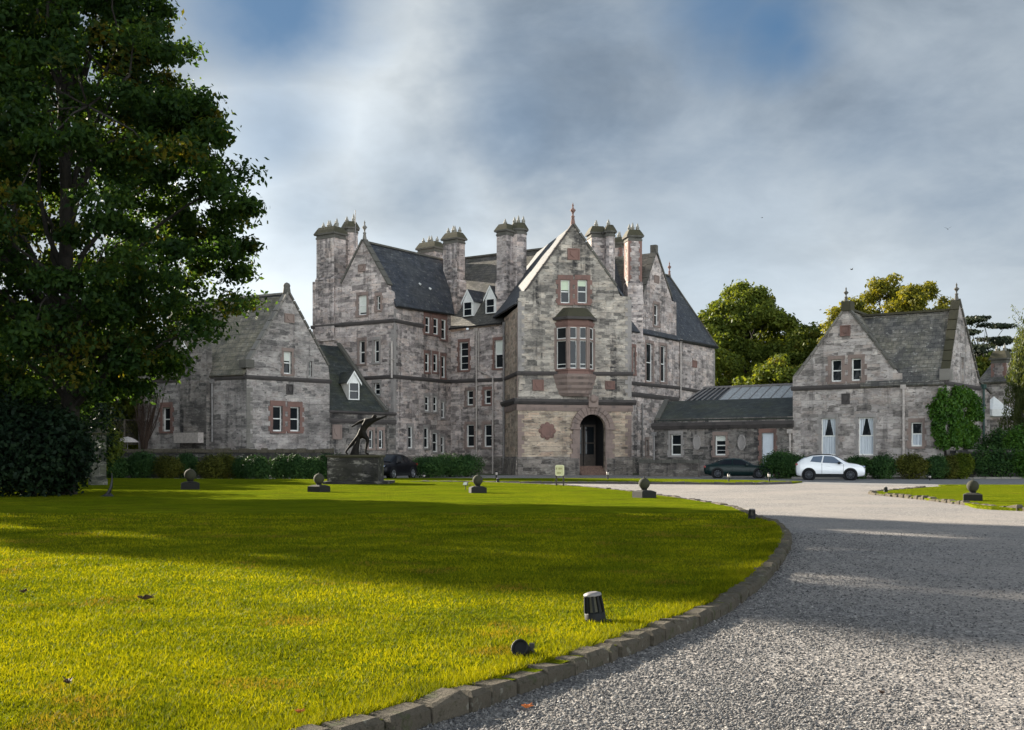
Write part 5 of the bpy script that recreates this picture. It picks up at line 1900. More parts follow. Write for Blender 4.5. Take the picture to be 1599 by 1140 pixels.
cn.build('canopy_cover', 'white', tent)
cp = MB()
for i in range(0, N, 2):
    a0 = 2 * math.pi * i / N + .3
    cp.tube([pc + Vector((rr * .98 * math.cos(a0), rr * .98 * math.sin(a0), 0)), pc + Vector((rr * .98 * math.cos(a0), rr * .98 * math.sin(a0), zb))], 0.05, 6)
cp.build('canopy_pole', 'pipe', tent)


# ================================================================== GARDEN WALLS, GATE PILLAR, FENCE
def garden_wall(name, p0, p1, h, label, mat, capmat, seed, th=0.5, cat='wall', ragged=0.06):
    rng = np.random.default_rng(seed)
    p0, p1 = Vector(p0), Vector(p1)
    d_ = (p1 - p0).normalized()
    n_ = Vector((d_.y, -d_.x, 0))
    root = thing(name, (p0 + p1) / 2, label, cat)
    L = (p1 - p0).length
    mb = MB()
    base = [p0 - n_ * (-th / 2), p1 + n_ * (th / 2), p1 - n_ * (th / 2), p0 - n_ * (th / 2)]
    base[0] = p0 + n_ * (th / 2)
    mb.prism([b_ + Vector((0, 0, -0.1)) for b_ in base], [b_ + Vector((0, 0, h)) for b_ in base])
    mb.build('wall_face', mat, root)
    cp_ = MB()
    s = 0
    while s < L - 0.1:
        ln = min(rng.uniform(0.35, 0.7), L - s)
        c = p0 + d_ * (s + ln / 2)
        hh = 0.11 + rng.random() * ragged
        cp_.obox(c + Vector((0, 0, h + hh - 0.005)), d_ * (ln / 2 - 0.012), n_ * (th / 2 + 0.05 + rng.random() * .02), Vector((0, 0, hh)))
        s += ln
    cp_.build('cope_stones', capmat, root)
    return root


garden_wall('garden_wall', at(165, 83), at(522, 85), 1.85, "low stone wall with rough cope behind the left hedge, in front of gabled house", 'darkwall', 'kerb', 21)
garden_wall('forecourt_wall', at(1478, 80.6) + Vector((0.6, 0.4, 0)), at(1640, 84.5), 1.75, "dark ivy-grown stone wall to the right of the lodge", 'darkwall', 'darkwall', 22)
garden_wall('basement_wall', at(1000, 91), at(1092, 88.5), 1.05, "low dark parapet wall in front of the service wing", 'plinth', 'coping', 23)
pil = thing('gate_pillar', at(153, 60), "tall square stone gate pillar with a pyramid cap beside the dark shrubs", 'pillar')
c = at(153, 60)
yaw = R(28)
ax, ay = Vector((math.cos(yaw), math.sin(yaw), 0)), Vector((-math.sin(yaw), math.cos(yaw), 0))
mb = MB()
mb.obox(c + Vector((0, 0, 1.35)), ax * .36, ay * .36, Vector((0, 0, 1.35)))
mb.obox(c + Vector((0, 0, .2)), ax * .42, ay * .42, Vector((0, 0, .2)))
mb.build('shaft', 'pillar', pil)
q = lambda k, z: [c + ax * (k * i) + ay * (k * j) + Vector((0, 0, z)) for i, j in ((-1, -1), (1, -1), (1, 1), (-1, 1))]
MB().prism(q(.44, 2.7), q(.50, 2.8)).prism(q(.50, 2.8), q(.04, 3.08)).build('cap', 'moss', pil)
fen = thing('lattice_fence', at(190, 97), "brown lattice fence panel standing left of gabled house", 'fence')
c0 = at(176, 97)
mb = MB()
for i in range(16):
    for s in (-1, 1):
        x0 = -0.2 + i * 0.16
        mb.bar(c0 + Vector((x0, 0.01 * s, 2.6)), c0 + Vector((x0 + s * 1.3, 0.01 * s, 4.6)), 0.02, 0.035, up=(0, -1, 0))
mb.build('lattice_panel', 'bark_pale', fen)
mb = MB()
for x0 in (-1.4, 1.0, 3.3):
    mb.obox(c0 + Vector((x0, 0, 2.3)), (.07, 0, 0), (0, .07, 0), (0, 0, 2.4))
mb.bar(c0 + Vector((-1.4, 0, 4.62)), c0 + Vector((3.3, 0, 4.62)), .1, .08)
mb.bar(c0 + Vector((-1.4, 0, 2.6)), c0 + Vector((3.3, 0, 2.6)), .1, .08)
mb.build('fence_frame', 'bark_pale', fen)
par = thing('garden_parasol', at(199, 86.5), "pale parasol top showing above the wall, left of gabled house", 'parasol')
c = at(199, 86.5)
zt = hz(682, 86.5)
MB().lathe(c + Vector((0, 0, zt - 0.42)), [(0.85, 0), (0.85, 0.02), (0.62, 0.2), (0.35, 0.34), (0.04, 0.42)], 10, smooth=False).build('parasol_cover', 'pipe_pale', par)
MB().tube([c, c + Vector((0, 0, zt - .1))], 0.03, 6).build('parasol_pole', 'pipe', par)


# ================================================================== TREES
def curve(pts):
    xs, ys = zip(*pts)
    return lambda t: float(np.interp(t, xs, ys, left=0, right=0))


BIG = curve([(0.125, 0.0), (0.14, 2.6), (0.20, 4.2), (0.25, 5.4), (0.30, 6.6), (0.36, 6.95), (0.47, 6.7), (0.56, 6.1), (0.64, 4.9), (0.72, 4.5), (0.80, 3.9), (0.92, 2.4), (1.0, 0.6)])
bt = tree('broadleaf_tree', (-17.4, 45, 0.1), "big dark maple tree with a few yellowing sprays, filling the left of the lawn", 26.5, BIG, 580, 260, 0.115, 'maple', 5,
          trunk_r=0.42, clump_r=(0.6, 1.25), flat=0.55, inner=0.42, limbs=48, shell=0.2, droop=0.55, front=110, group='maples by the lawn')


def copy_tree(src, loc, scale, rotz, label, group=None):
    r = src.copy()
    COL.objects.link(r)
    r.location = loc
    r.scale = (scale,) * 3
    r.rotation_euler = (0, 0, rotz)
    r['label'] = label
    if group:
        r['group'] = group
    for ch in src.children:
        c = ch.copy()
        COL.objects.link(c)
        c.parent = r
    return r


tree('broadleaf_tree', (-34.5, 52.0, 0), "second maple standing further left, its shadow lying across the foreground lawn", 27.5, BIG, 330, 210, 0.165, 'maple', 6,
     trunk_r=0.5, clump_r=(0.7, 1.3), flat=0.55, inner=0.30, limbs=50, shell=0.2, droop=0.5, group='maples by the lawn')

OVAL = curve([(0.10, 0.0), (0.14, 3.0), (0.30, 5.2), (0.5, 6.0), (0.7, 5.2), (0.88, 3.2), (1.0, 0.5)])
t_l = tree('broadleaf_tree', at(40, 86), "mid green tree behind the dark shrubs at the left", 13.0, OVAL, 130, 230, 0.24, 'oak', 31, trunk_r=0.35, clump_r=(0.9, 1.5), group='trees beyond the left shrubs', squash=(.9, .9))
copy_tree(t_l, at(175, 122), 1.18, 1.3, "mid green tree showing between the maple and the gabled house", 'trees beyond the left shrubs')
copy_tree(t_l, at(100, 112), 1.15, 3.0, "tall green tree standing behind the lattice fence at the left", 'trees beyond the left shrubs')
copy_tree(t_l, at(-90, 74), 0.95, 4.3, "mid green tree at the far left edge behind the maple", 'trees beyond the left shrubs')
copy_tree(t_l, at(245, 128), 1.0, 5.0, "mid green tree directly behind the gabled house roof", 'trees beyond the left shrubs')
copy_tree(t_l, at(-210, 80), 0.95, 2.9, "mid green tree outside the left edge, beyond the tallest laurels", 'trees beyond the left shrubs')
copy_tree(t_l, at(-330, 88), 1.05, 1.9, "taller green tree outside the left edge, well beyond the laurels", 'trees beyond the left shrubs')
copy_tree(t_l, at(330, 113), 1.02, 2.2, "green tree hidden behind the gabled house's ridge", 'trees beyond the left shrubs')  # unseen pair of trees added to keep sun off the link roof
copy_tree(t_l, at(425, 116), 1.02, 5.2, "green tree hidden behind the gabled house's front gable", 'trees beyond the left shrubs')
copy_tree(t_l, at(-10, 100), 1.2, 0.6, "tall tree beyond the maple trunk at the far left", 'trees beyond the left shrubs')

# behind, right of the castle: one wide round tree and its neighbours
D1 = 150
s1 = F / D1
ROUND = curve([(0.0, 3.0), (0.10, 6.5), (0.35, 8.4), (0.55, 8.3), (0.72, 7.0), (0.86, 5.0), (0.95, 2.8), (1.0, 0.8)])
tree('broadleaf_tree', at(1165, D1), "big round green tree with yellowing lower leaves, just right of the mansion", hz(447, D1), ROUND, 460, 250, 0.22, 'oak', 41, trunk_r=0.6, clump_r=(0.9, 1.6),
     group='trees behind the buildings', bark='bark', shell=0.45)
tree('broadleaf_tree', at(1262, 140), "dark green tree just left of the lodge gable", hz(512, 140), curve([(0.0, 2.0), (0.15, 4.0), (0.5, 4.8), (0.75, 4.0), (0.92, 2.2), (1.0, 0.6)]), 195, 240, 0.21, 'oak', 42, trunk_r=0.4, clump_r=(0.9, 1.5),
     group='trees behind the buildings')
tree('broadleaf_tree', at(1215, 128), "low dark bushy tree above the skylights of the service wing", hz(560, 128), curve([(0.0, 3.0), (0.2, 5.0), (0.5, 5.6), (0.8, 4.0), (1.0, 0.8)]), 165, 240, 0.21, 'oak', 43, trunk_r=0.35, clump_r=(0.9, 1.5),
     group='trees behind the buildings')
tree('broadleaf_tree', at(1110, 140), "green tree half hidden behind the mansion's right corner", hz(505, 140), curve([(0.0, 2.5), (0.2, 4.2), (0.5, 4.6), (0.8, 3.4), (1.0, 0.6)]), 150, 240, 0.21, 'oak', 44, trunk_r=0.35, clump_r=(0.9, 1.5),
     group='trees behind the buildings')
LIM = curve([(0.0, 2.0), (0.3, 4.6), (0.55, 5.2), (0.75, 4.2), (0.9, 2.6), (1.0, 0.7)])
for x, y, D, sd, lab in ((1385, 424, 135, 51, "tall yellow-green tree behind the middle of the lodge roof"), (1325, 470, 130, 52, "yellow-green tree behind the lodge's front gable"),
                         (1448, 446, 140, 53, "yellow-green tree behind the right end of the lodge roof"), (1420, 450, 128, 54, "yellow-green tree behind the lodge roof, second from the right")):
    tree('broadleaf_tree', at(x, D), lab, hz(y, D), LIM, 190, 210, 0.19, 'lime', sd, trunk_r=0.4, clump_r=(0.8, 1.3), group='yellow-green trees behind the lodge', shell=0.35, inner=0.45,
         squash=(0.78, 0.9))
# cedar with flat layers
D2 = 150
tree('cedar_tree', at(1527, D2), "dark flat-layered cedar behind the lodge's right gable", hz(492, D2), curve([(0.5, 0.0), (0.55, 3.0), (0.75, 4.3), (0.93, 3.6), (1.0, 1.5)]), 75, 240, 0.20, 'cedar', 61, trunk_r=0.45, clump_r=(0.9, 1.6), flat=0.22,
     limbs=40, shell=0.2, droop=0.0)
# right hand trees
tree('broadleaf_tree', at(1550, 125), "green tree between the cedar and the pale willow", hz(548, 125), OVAL, 120, 240, 0.24, 'oak', 62, trunk_r=0.35, clump_r=(0.9, 1.4), squash=(0.8, 0.8))


def willow(loc, label, H, seed, w=2.6):
    rng = np.random.default_rng(seed)
    root = thing('weeping_tree', loc, label, 'tree', world=False)
    Ps, As, Bs = [], [], []
    mb = MB()
    limb(mb, (0, 0, -0.2), (0.3, 0, H * 0.92), 0.3, 0.04, rng, n=6, sag=0.03, sides=8)
    for i in range(190):
        a = rng.random() * 2 * math.pi
        h = H * (0.35 + 0.62 * rng.random() ** 0.7)
        r = w * (1.08 - 0.72 * (h / H)) * (0.35 + 0.75 * rng.random())
        top = np.array([math.cos(a) * r, math.sin(a) * r, h])
        ln = H * (0.16 + 0.22 * rng.random())
        k = 90
        t = rng.random(k)
        P = top + np.stack([math.cos(a) * 0.45 * t + rng.normal(size=k) * .10, math.sin(a) * 0.45 * t + rng.normal(size=k) * .10, -ln * t], 1)
        A = unit(np.stack([rng.normal(size=k) * .4, rng.normal(size=k) * .4, -np.ones(k)], 1)) * (0.12 + 0.08 * rng.random(k))[:, None]
        B = unit(np.cross(A, rng.normal(size=(k, 3)))) * 0.035
        Ps.append(P); As.append(A); Bs.append(B)
        if i % 4 == 0:
            limb(mb, (0.2 * top[0], 0.2 * top[1], h * 0.75), top, 0.06, 0.015, rng, n=3, sag=0.12, sides=5)
    for i in range(7):                       # loose sprays above the crown
        a = rng.random() * 2 * math.pi
        top = np.array([math.cos(a) * .8 - .6, math.sin(a) * .5, H * (1.0 + .11 * rng.random())])
        k = 60
        t = rng.random(k)
        P = np.array([0.3, 0, H * .86]) * (1 - t)[:, None] + top * t[:, None] + rng.normal(size=(k, 3)) * .10
        A = unit(rng.normal(size=(k, 3)) + np.array([0, 0, .3])) * 0.13
        B = unit(np.cross(A, rng.normal(size=(k, 3)))) * 0.04
        Ps.append(P); As.append(A); Bs.append(B)
        limb(mb, (0.3, 0, H * .84), top, 0.03, 0.008, rng, n=3, sag=.05, sides=4)
    quads_object('crown', np.concatenate(Ps), np.concatenate(As), np.concatenate(Bs), 'willow', root)
    mb.build('trunk', 'bark_pale', root, uv=False)
    return root


willow(at(1608, 92), "pale drooping weeping tree at the right edge beyond the dark wall", hz(500, 92), 71, 2.3)
willow(at(1645, 88), "second weeping tree cut by the right edge of the view", hz(535, 88), 72, 2.4)
tree('broadleaf_tree', at(1690, 104), "dense green tree at the far right edge behind the weeping tree", hz(500, 104), OVAL, 110, 240, 0.22, 'oak', 73, trunk_r=0.35, clump_r=(0.9, 1.5), squash=(0.8, 0.8))
shrub('conifer_shrub', at(1557, 88.5), "dark blue-green conifer bush behind the right-hand stone wall", 1.25, 1.2, hz(668, 88.5) * 0.53, 5200, 0.09, 'yew', 74)
shrub('leafy_shrub', at(1592, 84.0), "bright green leafy bush at the right edge above the dark wall", 1.1, 1.0, hz(655, 84) * 0.52, 4200, 0.10, 'ivy', 75)
shrub('leafy_shrub', at(1524, 85.5), "dark ivy bush at the foot of the lodge's right corner", 1.35, 0.9, 1.35, 3600, 0.09, 'yew', 76)
shrub('leafy_shrub', at(1556, 80.5), "low dark ivy tumbling over the right-hand stone wall", 1.9, 0.7, 1.25, 5200, 0.08, 'yew', 78)
shrub('leafy_shrub', at(1606, 80.0), "low bright green bush in front of the dark wall at the right edge", 1.2, 0.8, 1.2, 5000, 0.09, 'ivy', 79)

# far woodland closing the horizon
rng = np.random.default_rng(99)
Pc, Rc = [], []
for i in range(260):
    x = -130 + 300 * i / 259 + rng.normal() * 2
    z = rng.uniform(1.0, 6.5)
    Pc.append((x, 215 + rng.normal() * 6 + abs(x) * 0.05, z))
    r = rng.uniform(2.2, 4.0)
    Rc.append((r, r, r * 0.9))
P, A, B = leaf_cloud(Pc, Rc, 70, 0.7, rng, shell=0.5)
o = quads_object('far_woodland', P, A, B, 'oak')
tag(o, "far belt of woodland closing the view behind the buildings", 'woodland', None, 'stuff')

# ---- dark shrubbery under the maple
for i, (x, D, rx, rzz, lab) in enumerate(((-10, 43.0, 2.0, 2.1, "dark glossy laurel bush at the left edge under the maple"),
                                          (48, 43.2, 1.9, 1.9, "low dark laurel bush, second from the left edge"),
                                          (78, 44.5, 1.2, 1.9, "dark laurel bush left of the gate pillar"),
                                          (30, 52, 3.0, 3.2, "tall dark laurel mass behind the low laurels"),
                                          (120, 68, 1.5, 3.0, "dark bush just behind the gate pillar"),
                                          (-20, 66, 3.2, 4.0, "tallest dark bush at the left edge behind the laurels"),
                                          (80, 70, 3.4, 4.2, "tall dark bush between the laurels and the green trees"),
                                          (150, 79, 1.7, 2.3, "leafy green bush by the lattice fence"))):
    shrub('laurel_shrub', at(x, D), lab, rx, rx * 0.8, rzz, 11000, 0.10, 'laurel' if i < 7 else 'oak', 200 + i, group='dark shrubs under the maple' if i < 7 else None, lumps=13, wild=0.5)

# ---- clipped bushes along the left hedge
hed = [(180, 79, 1.15, .95, 'yew'), (222, 79.5, 1.35, 1.05, 'yew'), (262, 79.2, 1.15, .98, 'box'), (293, 80, 1.0, 1.0, 'yew'), (330, 78.6, 1.1, .98, 'box'), (352, 79.6, 1.0, 1.0, 'box'), (378, 79.8, 1.05, .94, 'yew'),
       (403, 78.2, 1.2, .92, 'yew'), (436, 79.5, 1.1, .98, 'yew'), (462, 79.2, 1.0, .90, 'yew'), (485, 79.6, 1.0, .93, 'yew'), (508, 80, 1.0, .98, 'yew'), (530, 80.5, 1.1, .96, 'yew')]
where = ["nearest the gate pillar", "second from the gate pillar", "olive coloured, below the long wall's small window", "below the pale lead box", "olive coloured, third left of the house's front corner", "olive coloured, second left of the house's front corner",
         "right below the house's front corner", "broad and standing forward, right of the house's front corner", "below the house's paired red windows", "right of the paired red windows", "behind the second ball ornament", "left of the statue's pedestal", "half hidden behind the statue's pedestal"]
for i, (x, D, r, zz, mt) in enumerate(hed):
    shrub('clipped_bush', at(x, D), "round hedge bush, " + where[i], r * .88, r * .8, zz * (1.02 if i % 2 else .93), 9000, 0.06, mt, 300 + i, group='clipped bushes along the left hedge', cat='bush', lumps=6, wild=0.06)
for i, (x, D, r, zz, lab) in enumerate(((668, 85, 1.6, .85, "dark hedge bush below the mansion's tower, beside the black car"), (700, 86.5, 1.7, .90, "dark hedge bush in the mansion's inner corner"), (729, 88.5, 1.3, .95, "dark hedge bush left of the long pale downpipe"))):
    shrub('clipped_bush', at(x, D), lab, r, r * .8, zz, 9000, 0.06, 'yew', 330 + i, group='dark hedge below the tower', cat='bush', lumps=8)
for i, (x, D, r, zz, mt, lab) in enumerate(((1214, 81.2, 1.35, 1.12, 'yew', "wide dark spreading bush between the green car and the white car"), (1238, 82.2, 1.1, 0.95, 'yew', "dark spreading bush behind the white car's tail"),
                                            (1338, 79.8, .95, 0.95, 'yew', "dark bush behind the white car's bonnet"),
                                            (1378, 79.3, 1.05, 0.92, 'yew', "dark clipped bush right of the white car"), (1424, 79.2, 1.12, 0.95, 'box', "broad olive-brown clipped bush below the lodge's small window"),
                                            (1462, 79.2, .80, 0.88, 'yew', "dark clipped bush between two olive bushes by the lodge"), (1484, 79.3, .72, 0.92, 'box', "narrow olive clipped bush at the lodge's corner"),
                                            (1501, 79.4, .78, 1.0, 'box_bright', "bright green clipped bush, last in the row beside the lodge"))):
    shrub('clipped_bush', at(x, D), lab, r, r * .8, zz, 9000, 0.06, mt, 350 + i, group='clipped bushes in front of the lodge', cat='bush', lumps=8)

# ---- climbers
rng = np.random.default_rng(77)
cs, rs = [], []
for i in range(125):
    t = rng.random()
    y = 610 + 84 * t
    half = (13 + 22 * math.sin(min(1, t * 1.6) * math.pi * 0.72)) * (1 - 0.35 * max(0, t - 0.7) / 0.3)
    x = 1487 + rng.uniform(-1, 1) * half + 4
    if x < 1478:
        p = LF.px(x, y, 0.22 + 0.25 * rng.random())
    else:
        p = LS.px(min(x, 1526), y, 0.22 + 0.30 * rng.random())
    cs.append(tuple(p))
    r = rng.uniform(0.30, 0.48)
    rs.append((r, r, r))
iv = thing('ivy', LS.pt(0, 0), "big bright green climber wrapped round the lodge's right corner", 'climber')
P, A, B = leaf_cloud(cs, rs, 110, 0.10, rng, shell=0.6, droop=0.6, aspect=0.75)
o_ = quads_object('foliage', P - np.array(iv.location), A, B, 'ivy', iv)
mb = MB()
for i in range(6):
    mb.tube([LF.pt(LF.L - 0.2 + 0.06 * i, 0, 0.1), LF.px(1476, 705 - i * 6, 0.12), Vector(cs[i * 7])], [0.05, 0.04, 0.02], 6)
mb.build('stems', 'bark', iv, uv=False)
cr = thing('bare_creeper', HL.pt(0.5, 0), "brown leafless creeper fanning over the far left wall of gabled house", 'climber')
mb = MB()
for i in range(26):
    a = rng.uniform(-0.9, 1.0)
    u0_, z0_ = HL.u(226), 0.2
    pts = []
    for k in range(6):
        t = k / 5
        y = 690 - 90 * t * (0.6 + 0.4 * rng.random())
        x = 226 + (6 + 22 * t) * a + 6 * t
        pts.append(HL.px(x, y, 0.06 + 0.05 * rng.random()))
    mb.tube([HL.pt(u0_, 0, 0.08)] + pts, [0.05, 0.045, 0.04, 0.035, 0.03, 0.02, 0.012], 5)
mb.build('stems', 'creeper', cr, uv=False)
cs = [tuple(HL.px(226 + (8 + 16 * t) * rng.uniform(-.8, 1), 685 - 80 * t, 0.1)) for t in rng.random(60)]
P, A, B = leaf_cloud(cs, [(0.3, 0.3, 0.3)] * 60, 45, 0.05, rng, shell=0.3, droop=.4, aspect=.3)
quads_object('twigs', P - np.array(cr.location), A, B, 'creeper', cr)


# ================================================================== CARS
def car(name, loc, yaw, label, paint, L, W, H, st, wheels, glass, win_side, wind, rearw, paint2=None, rim='rim', details=None, r_w=0.34, clad=None):
    """st: list of (x, z_bottom, z_shoulder, half_width, z_roof, half_roof) from tail (0) to nose (L)"""
    root = thing(name, loc, label, 'car', world=False)
    root.rotation_euler = (0, 0, yaw)
    xs = [s[0] for s in st]
    arr = np.array(st)

    def S(x):
        return [float(np.interp(x, xs, arr[:, k])) for k in range(1, 6)]
    grid_x = sorted(set(list(np.linspace(0, L, 42)) + xs))

    def sect(x):
        zb, zs_, w, zr, wr = S(x)
        return [(0, zb), (w - 0.14, zb), (w - 0.03, zb + 0.10), (w, zb + 0.42 * (zs_ - zb)), (w - 0.015, zb + 0.75 * (zs_ - zb)), (w - 0.05, zs_), (wr, zr - 0.07 * min(1, (zr - zs_) / 0.3 + .25)), (wr * 0.72, zr - 0.012), (0, zr)]
    P, fs = [], []
    m = 9
    for x in grid_x:
        q = sect(x)
        row = q + [(-y, z) for y, z in reversed(q[1:-1])]
        P += [Vector((x - L / 2, -y, z)) for y, z in row]
    k = 16
    for i in range(len(grid_x) - 1):
        for j in range(k):
            a, b2 = i * k + j, i * k + (j + 1) % k
            fs.append((a, a + k, b2 + k, b2))
    mb = MB().add(P, fs, True)
    mb.poly([P[j] for j in range(k)])
    mb.poly([P[(len(grid_x) - 1) * k + j] for j in reversed(range(k))])
    body = mb.build('body', paint, root, uv=False)

    def side_pt(x, t, s, o=0.012):
        q = sect(x)
        a, b2 = q[5], q[6]
        y, z = a[0] + (b2[0] - a[0]) * t, a[1] + (b2[1] - a[1]) * t
        n_ = Vector((0, b2[1] - a[1], a[0] - b2[0]))
        n_.normalize()
        return Vector((x - L / 2, -s * (y + n_.y * o), z + n_.z * o))
    for s in (1, -1):
        for (xa0, xa1, xb0, xb1) in win_side:      # bottom rear, bottom front, top rear, top front
            N = 8
            lo = [side_pt(xa0 + (xa1 - xa0) * i / N, 0.10, s) for i in range(N + 1)]
            hi = [side_pt(xb0 + (xb1 - xb0) * i / N, 0.90, s) for i in range(N + 1)]
            g = MB()
            for i in range(N):
                q = [lo[i], lo[i + 1], hi[i + 1], hi[i]]
                g.poly(q if s > 0 else list(reversed(q)))
            g.build('side_window', glass, root, uv=False)

    def across(xa, xb, nm, sgn):
        g = MB()
        N, K = 6, 8
        rows = []
        for i in range(N + 1):
            x = xa + (xb - xa) * i / N
            q = sect(x)
            row = []
            for j in range(K + 1):
                y = (j / K * 2 - 1) * q[6][0] * 0.93
                ay_ = abs(y)
                z = np.interp(ay_, [0, q[7][0], q[6][0]], [q[8][1], q[7][1], q[6][1]])
                row.append(Vector((x - L / 2 + sgn * 0.012, y, z + 0.012)))
            rows.append(row)
        for i in range(N):
            for j in range(K):
                q = [rows[i][j], rows[i + 1][j], rows[i + 1][j + 1], rows[i][j + 1]]
                g.add(q, [(0, 1, 2, 3) if (q[1] - q[0]).cross(q[3] - q[0]).z > 0 else (0, 3, 2, 1)], True)
        g.build(nm, glass, root, uv=False)
    across(wind[0], wind[1], 'windscreen', 1)
    across(rearw[0], rearw[1], 'rear_window', -1)
    if paint2:                                      # contrasting roof
        g = MB()
        x0, x1 = paint2[1], paint2[2]
        N, K = 8, 8
        rows = []
        for i in range(N + 1):
            x = x0 + (x1 - x0) * i / N
            q = sect(x)
            rows.append([Vector((x - L / 2, (j / K * 2 - 1) * q[6][0] * 1.0, float(np.interp(abs(j / K * 2 - 1) * q[6][0], [0, q[7][0], q[6][0]], [q[8][1], q[7][1], q[6][1]])) + 0.018)) for j in range(K + 1)])
        for i in range(N):
            for j in range(K):
                g.add([rows[i][j], rows[i + 1][j], rows[i + 1][j + 1], rows[i][j + 1]], [(0, 1, 2, 3)], True)
        g.build('roof_panel', paint2[0], root, uv=False)
    for xw in wheels:
        for s in (1, -1):
            w = S(xw)[2]
            c = Vector((xw - L / 2, -s * (w - 0.14), r_w))
            ax_ = Vector((0, -s, 0))
            MB().lathe(c, [(r_w + 0.09, 0.10), (r_w + 0.09, 0.147), (r_w + 0.02, 0.150)], 24, axis=ax_, smooth=False).build('wheel_arch', clad or 'plastic', root, uv=False)
            wh = MB().lathe(c, [(r_w * 0.70, -0.08), (r_w * 0.97, -0.07), (r_w, -0.03), (r_w, 0.13), (r_w * 0.97, 0.165), (r_w * 0.72, 0.175), (r_w * 0.69, 0.15)], 24, axis=ax_).build('wheel', 'tyre', root, uv=False)
            rm = MB()
            rm.lathe(c, [(r_w * 0.70, 0.14), (r_w * 0.70, 0.168), (r_w * 0.62, 0.168), (r_w * 0.60, 0.13)], 24, axis=ax_)
            for a in range(10):
                an = 2 * math.pi * a / 10
                dv = Vector((math.cos(an), 0, math.sin(an)))
                rm.bar(c + dv * 0.04 + ax_ * 0.165, c + dv * (r_w * 0.66) + ax_ * 0.16, 0.035, 0.02, up=ax_)
            rm.lathe(c, [(0.07, 0.14), (0.07, 0.175), (0.04, 0.18)], 12, axis=ax_)
            rm.build('rim', rim, wh, uv=False)
    for s in (1, -1):                                # door gaps
        g = MB()
        for xd in details['gaps']:
            q = sect(xd)
            g.tube([Vector((xd - L / 2, -s * (y + .003), z)) for y, z in q[2:6]], 0.009, 5)
        g.build('door_seam', 'plastic', root, uv=False)
    # sill cladding
    if clad:
        g = MB()
        for s in (1, -1):
            x0, x1 = wheels[0] + r_w + .07, wheels[1] - r_w - .07
            w = S((x0 + x1) / 2)[2]
            zb = S((x0 + x1) / 2)[0]
            g.obox(Vector(((x0 + x1) / 2 - L / 2, -s * (w - 0.03), zb + 0.10)), (Vector(((x1 - x0) / 2, 0, 0))), Vector((0, 0.05, 0)), Vector((0, 0, 0.11)))
        g.build('sill', clad, root, uv=False)
    # mirrors, handles, lamps, bumpers
    xm = win_side[-1][1] - 0.25
    for s in (1, -1):
        w = S(xm)[2]
        zs_ = S(xm)[1]
        MB().obox(Vector((xm - L / 2, -s * (w + 0.07), zs_ + 0.07)), (0.08, 0, 0), (0, 0.09, 0), (0, 0, 0.065)).build('mirror', details.get('mirror', paint), root, uv=False)
        for xh in details['handles']:
            MB().obox(Vector((xh - L / 2, -s * (S(xh)[2] + 0.005), S(xh)[1] - 0.13)), (0.10, 0, 0), (0, 0.018, 0), (0, 0, 0.018)).build('door_handle', details.get('handle', paint), root, uv=False)
        xl, zl = details['lamp']
        w = S(xl)[2]
        MB().prism([Vector((xl - L / 2 - .22, -s * (w + .004), zl - .05)), Vector((L / 2 + .015 - .02, -s * (S(L - .02)[2] * .98), zl - .06)), Vector((L / 2 + .012, -s * S(L)[2] * .45, zl - .05)), Vector((xl - L / 2 - .22, -s * (w - .3), zl - .05))],
                   [Vector((xl - L / 2 - .30, -s * (w + .004), zl + .06)), Vector((L / 2 + .010 - .02, -s * (S(L - .02)[2] * .98), zl + .03)), Vector((L / 2 + .008, -s * S(L)[2] * .45, zl + .03)), Vector((xl - L / 2 - .30, -s * (w - .3), zl + .06))]).build('headlight', 'headlamp', root, uv=False)
        zt_ = details['tail']
        MB().obox(Vector((-L / 2 + .05, -s * (S(.05)[2] - .12), zt_)), (.07, 0, 0), (0, .16, 0), (0, 0, .06)).build('tail_light', 'taillamp', root, uv=False)
    zg = details['lamp'][1]
    MB().obox(Vector((L / 2 + .004, 0, zg - .04)), (.015, 0, 0), (0, S(L)[2] * .42, 0), (0, 0, .05)).build('grille', 'plastic', root, uv=False)
    lowg = MB()
    lowg.obox(Vector((L / 2 - .04, 0, st[-1][1] + .10)), (.05, 0, 0), (0, S(L)[2] * .80, 0), (0, 0, .10))
    lowg.obox(Vector((-L / 2 + .04, 0, st[0][1] + .10)), (.05, 0, 0), (0, S(0)[2] * .85, 0), (0, 0, .10))
    lowg.build('bumper', 'plastic', root, uv=False)
    MB().obox(Vector((L / 2 + .018, 0, zg - .17)), (.008, 0, 0), (0, .26, 0), (0, 0, .055)).build('number_plate', 'white', root, uv=False)
    return root


M['tyre'] = simple("black_tyre_rubber", (0.009, 0.009, 0.010), 0.85, vary=0.2, spec=0.15)
M['rim'] = simple("dark_alloy", (0.05, 0.055, 0.065), 0.4, metal=0.5, vary=0.1)
M['rim_silver'] = simple("silver_alloy", (0.35, 0.36, 0.38), 0.3, metal=0.8, vary=0.1)
M['paint_white'] = simple("white_car_paint", (0.80, 0.81, 0.84), 0.28, vary=0.02, coat=0.8)
M['paint_black'] = simple("black_car_paint", (0.003, 0.003, 0.005), 0.3, vary=0.1, coat=0.0, spec=0.16)
M['paint_green'] = simple("dark_green_car_paint", (0.004, 0.015, 0.015), 0.3, vary=0.1, coat=0.0, spec=0.25)
M['carglass'] = simple("dark_car_glass", (0.006, 0.008, 0.012), 0.06, vary=0.0, spec=0.3)
M['carglass_pale'] = simple("pale_car_glass", (0.10, 0.13, 0.18), 0.06, vary=0.0, spec=0.8)
M['headlamp'] = simple("headlamp_glass", (0.10, 0.14, 0.22), 0.12, vary=0.1, spec=0.8)
M['taillamp'] = simple("red_lamp", (0.22, 0.01, 0.01), 0.3, vary=0.1)

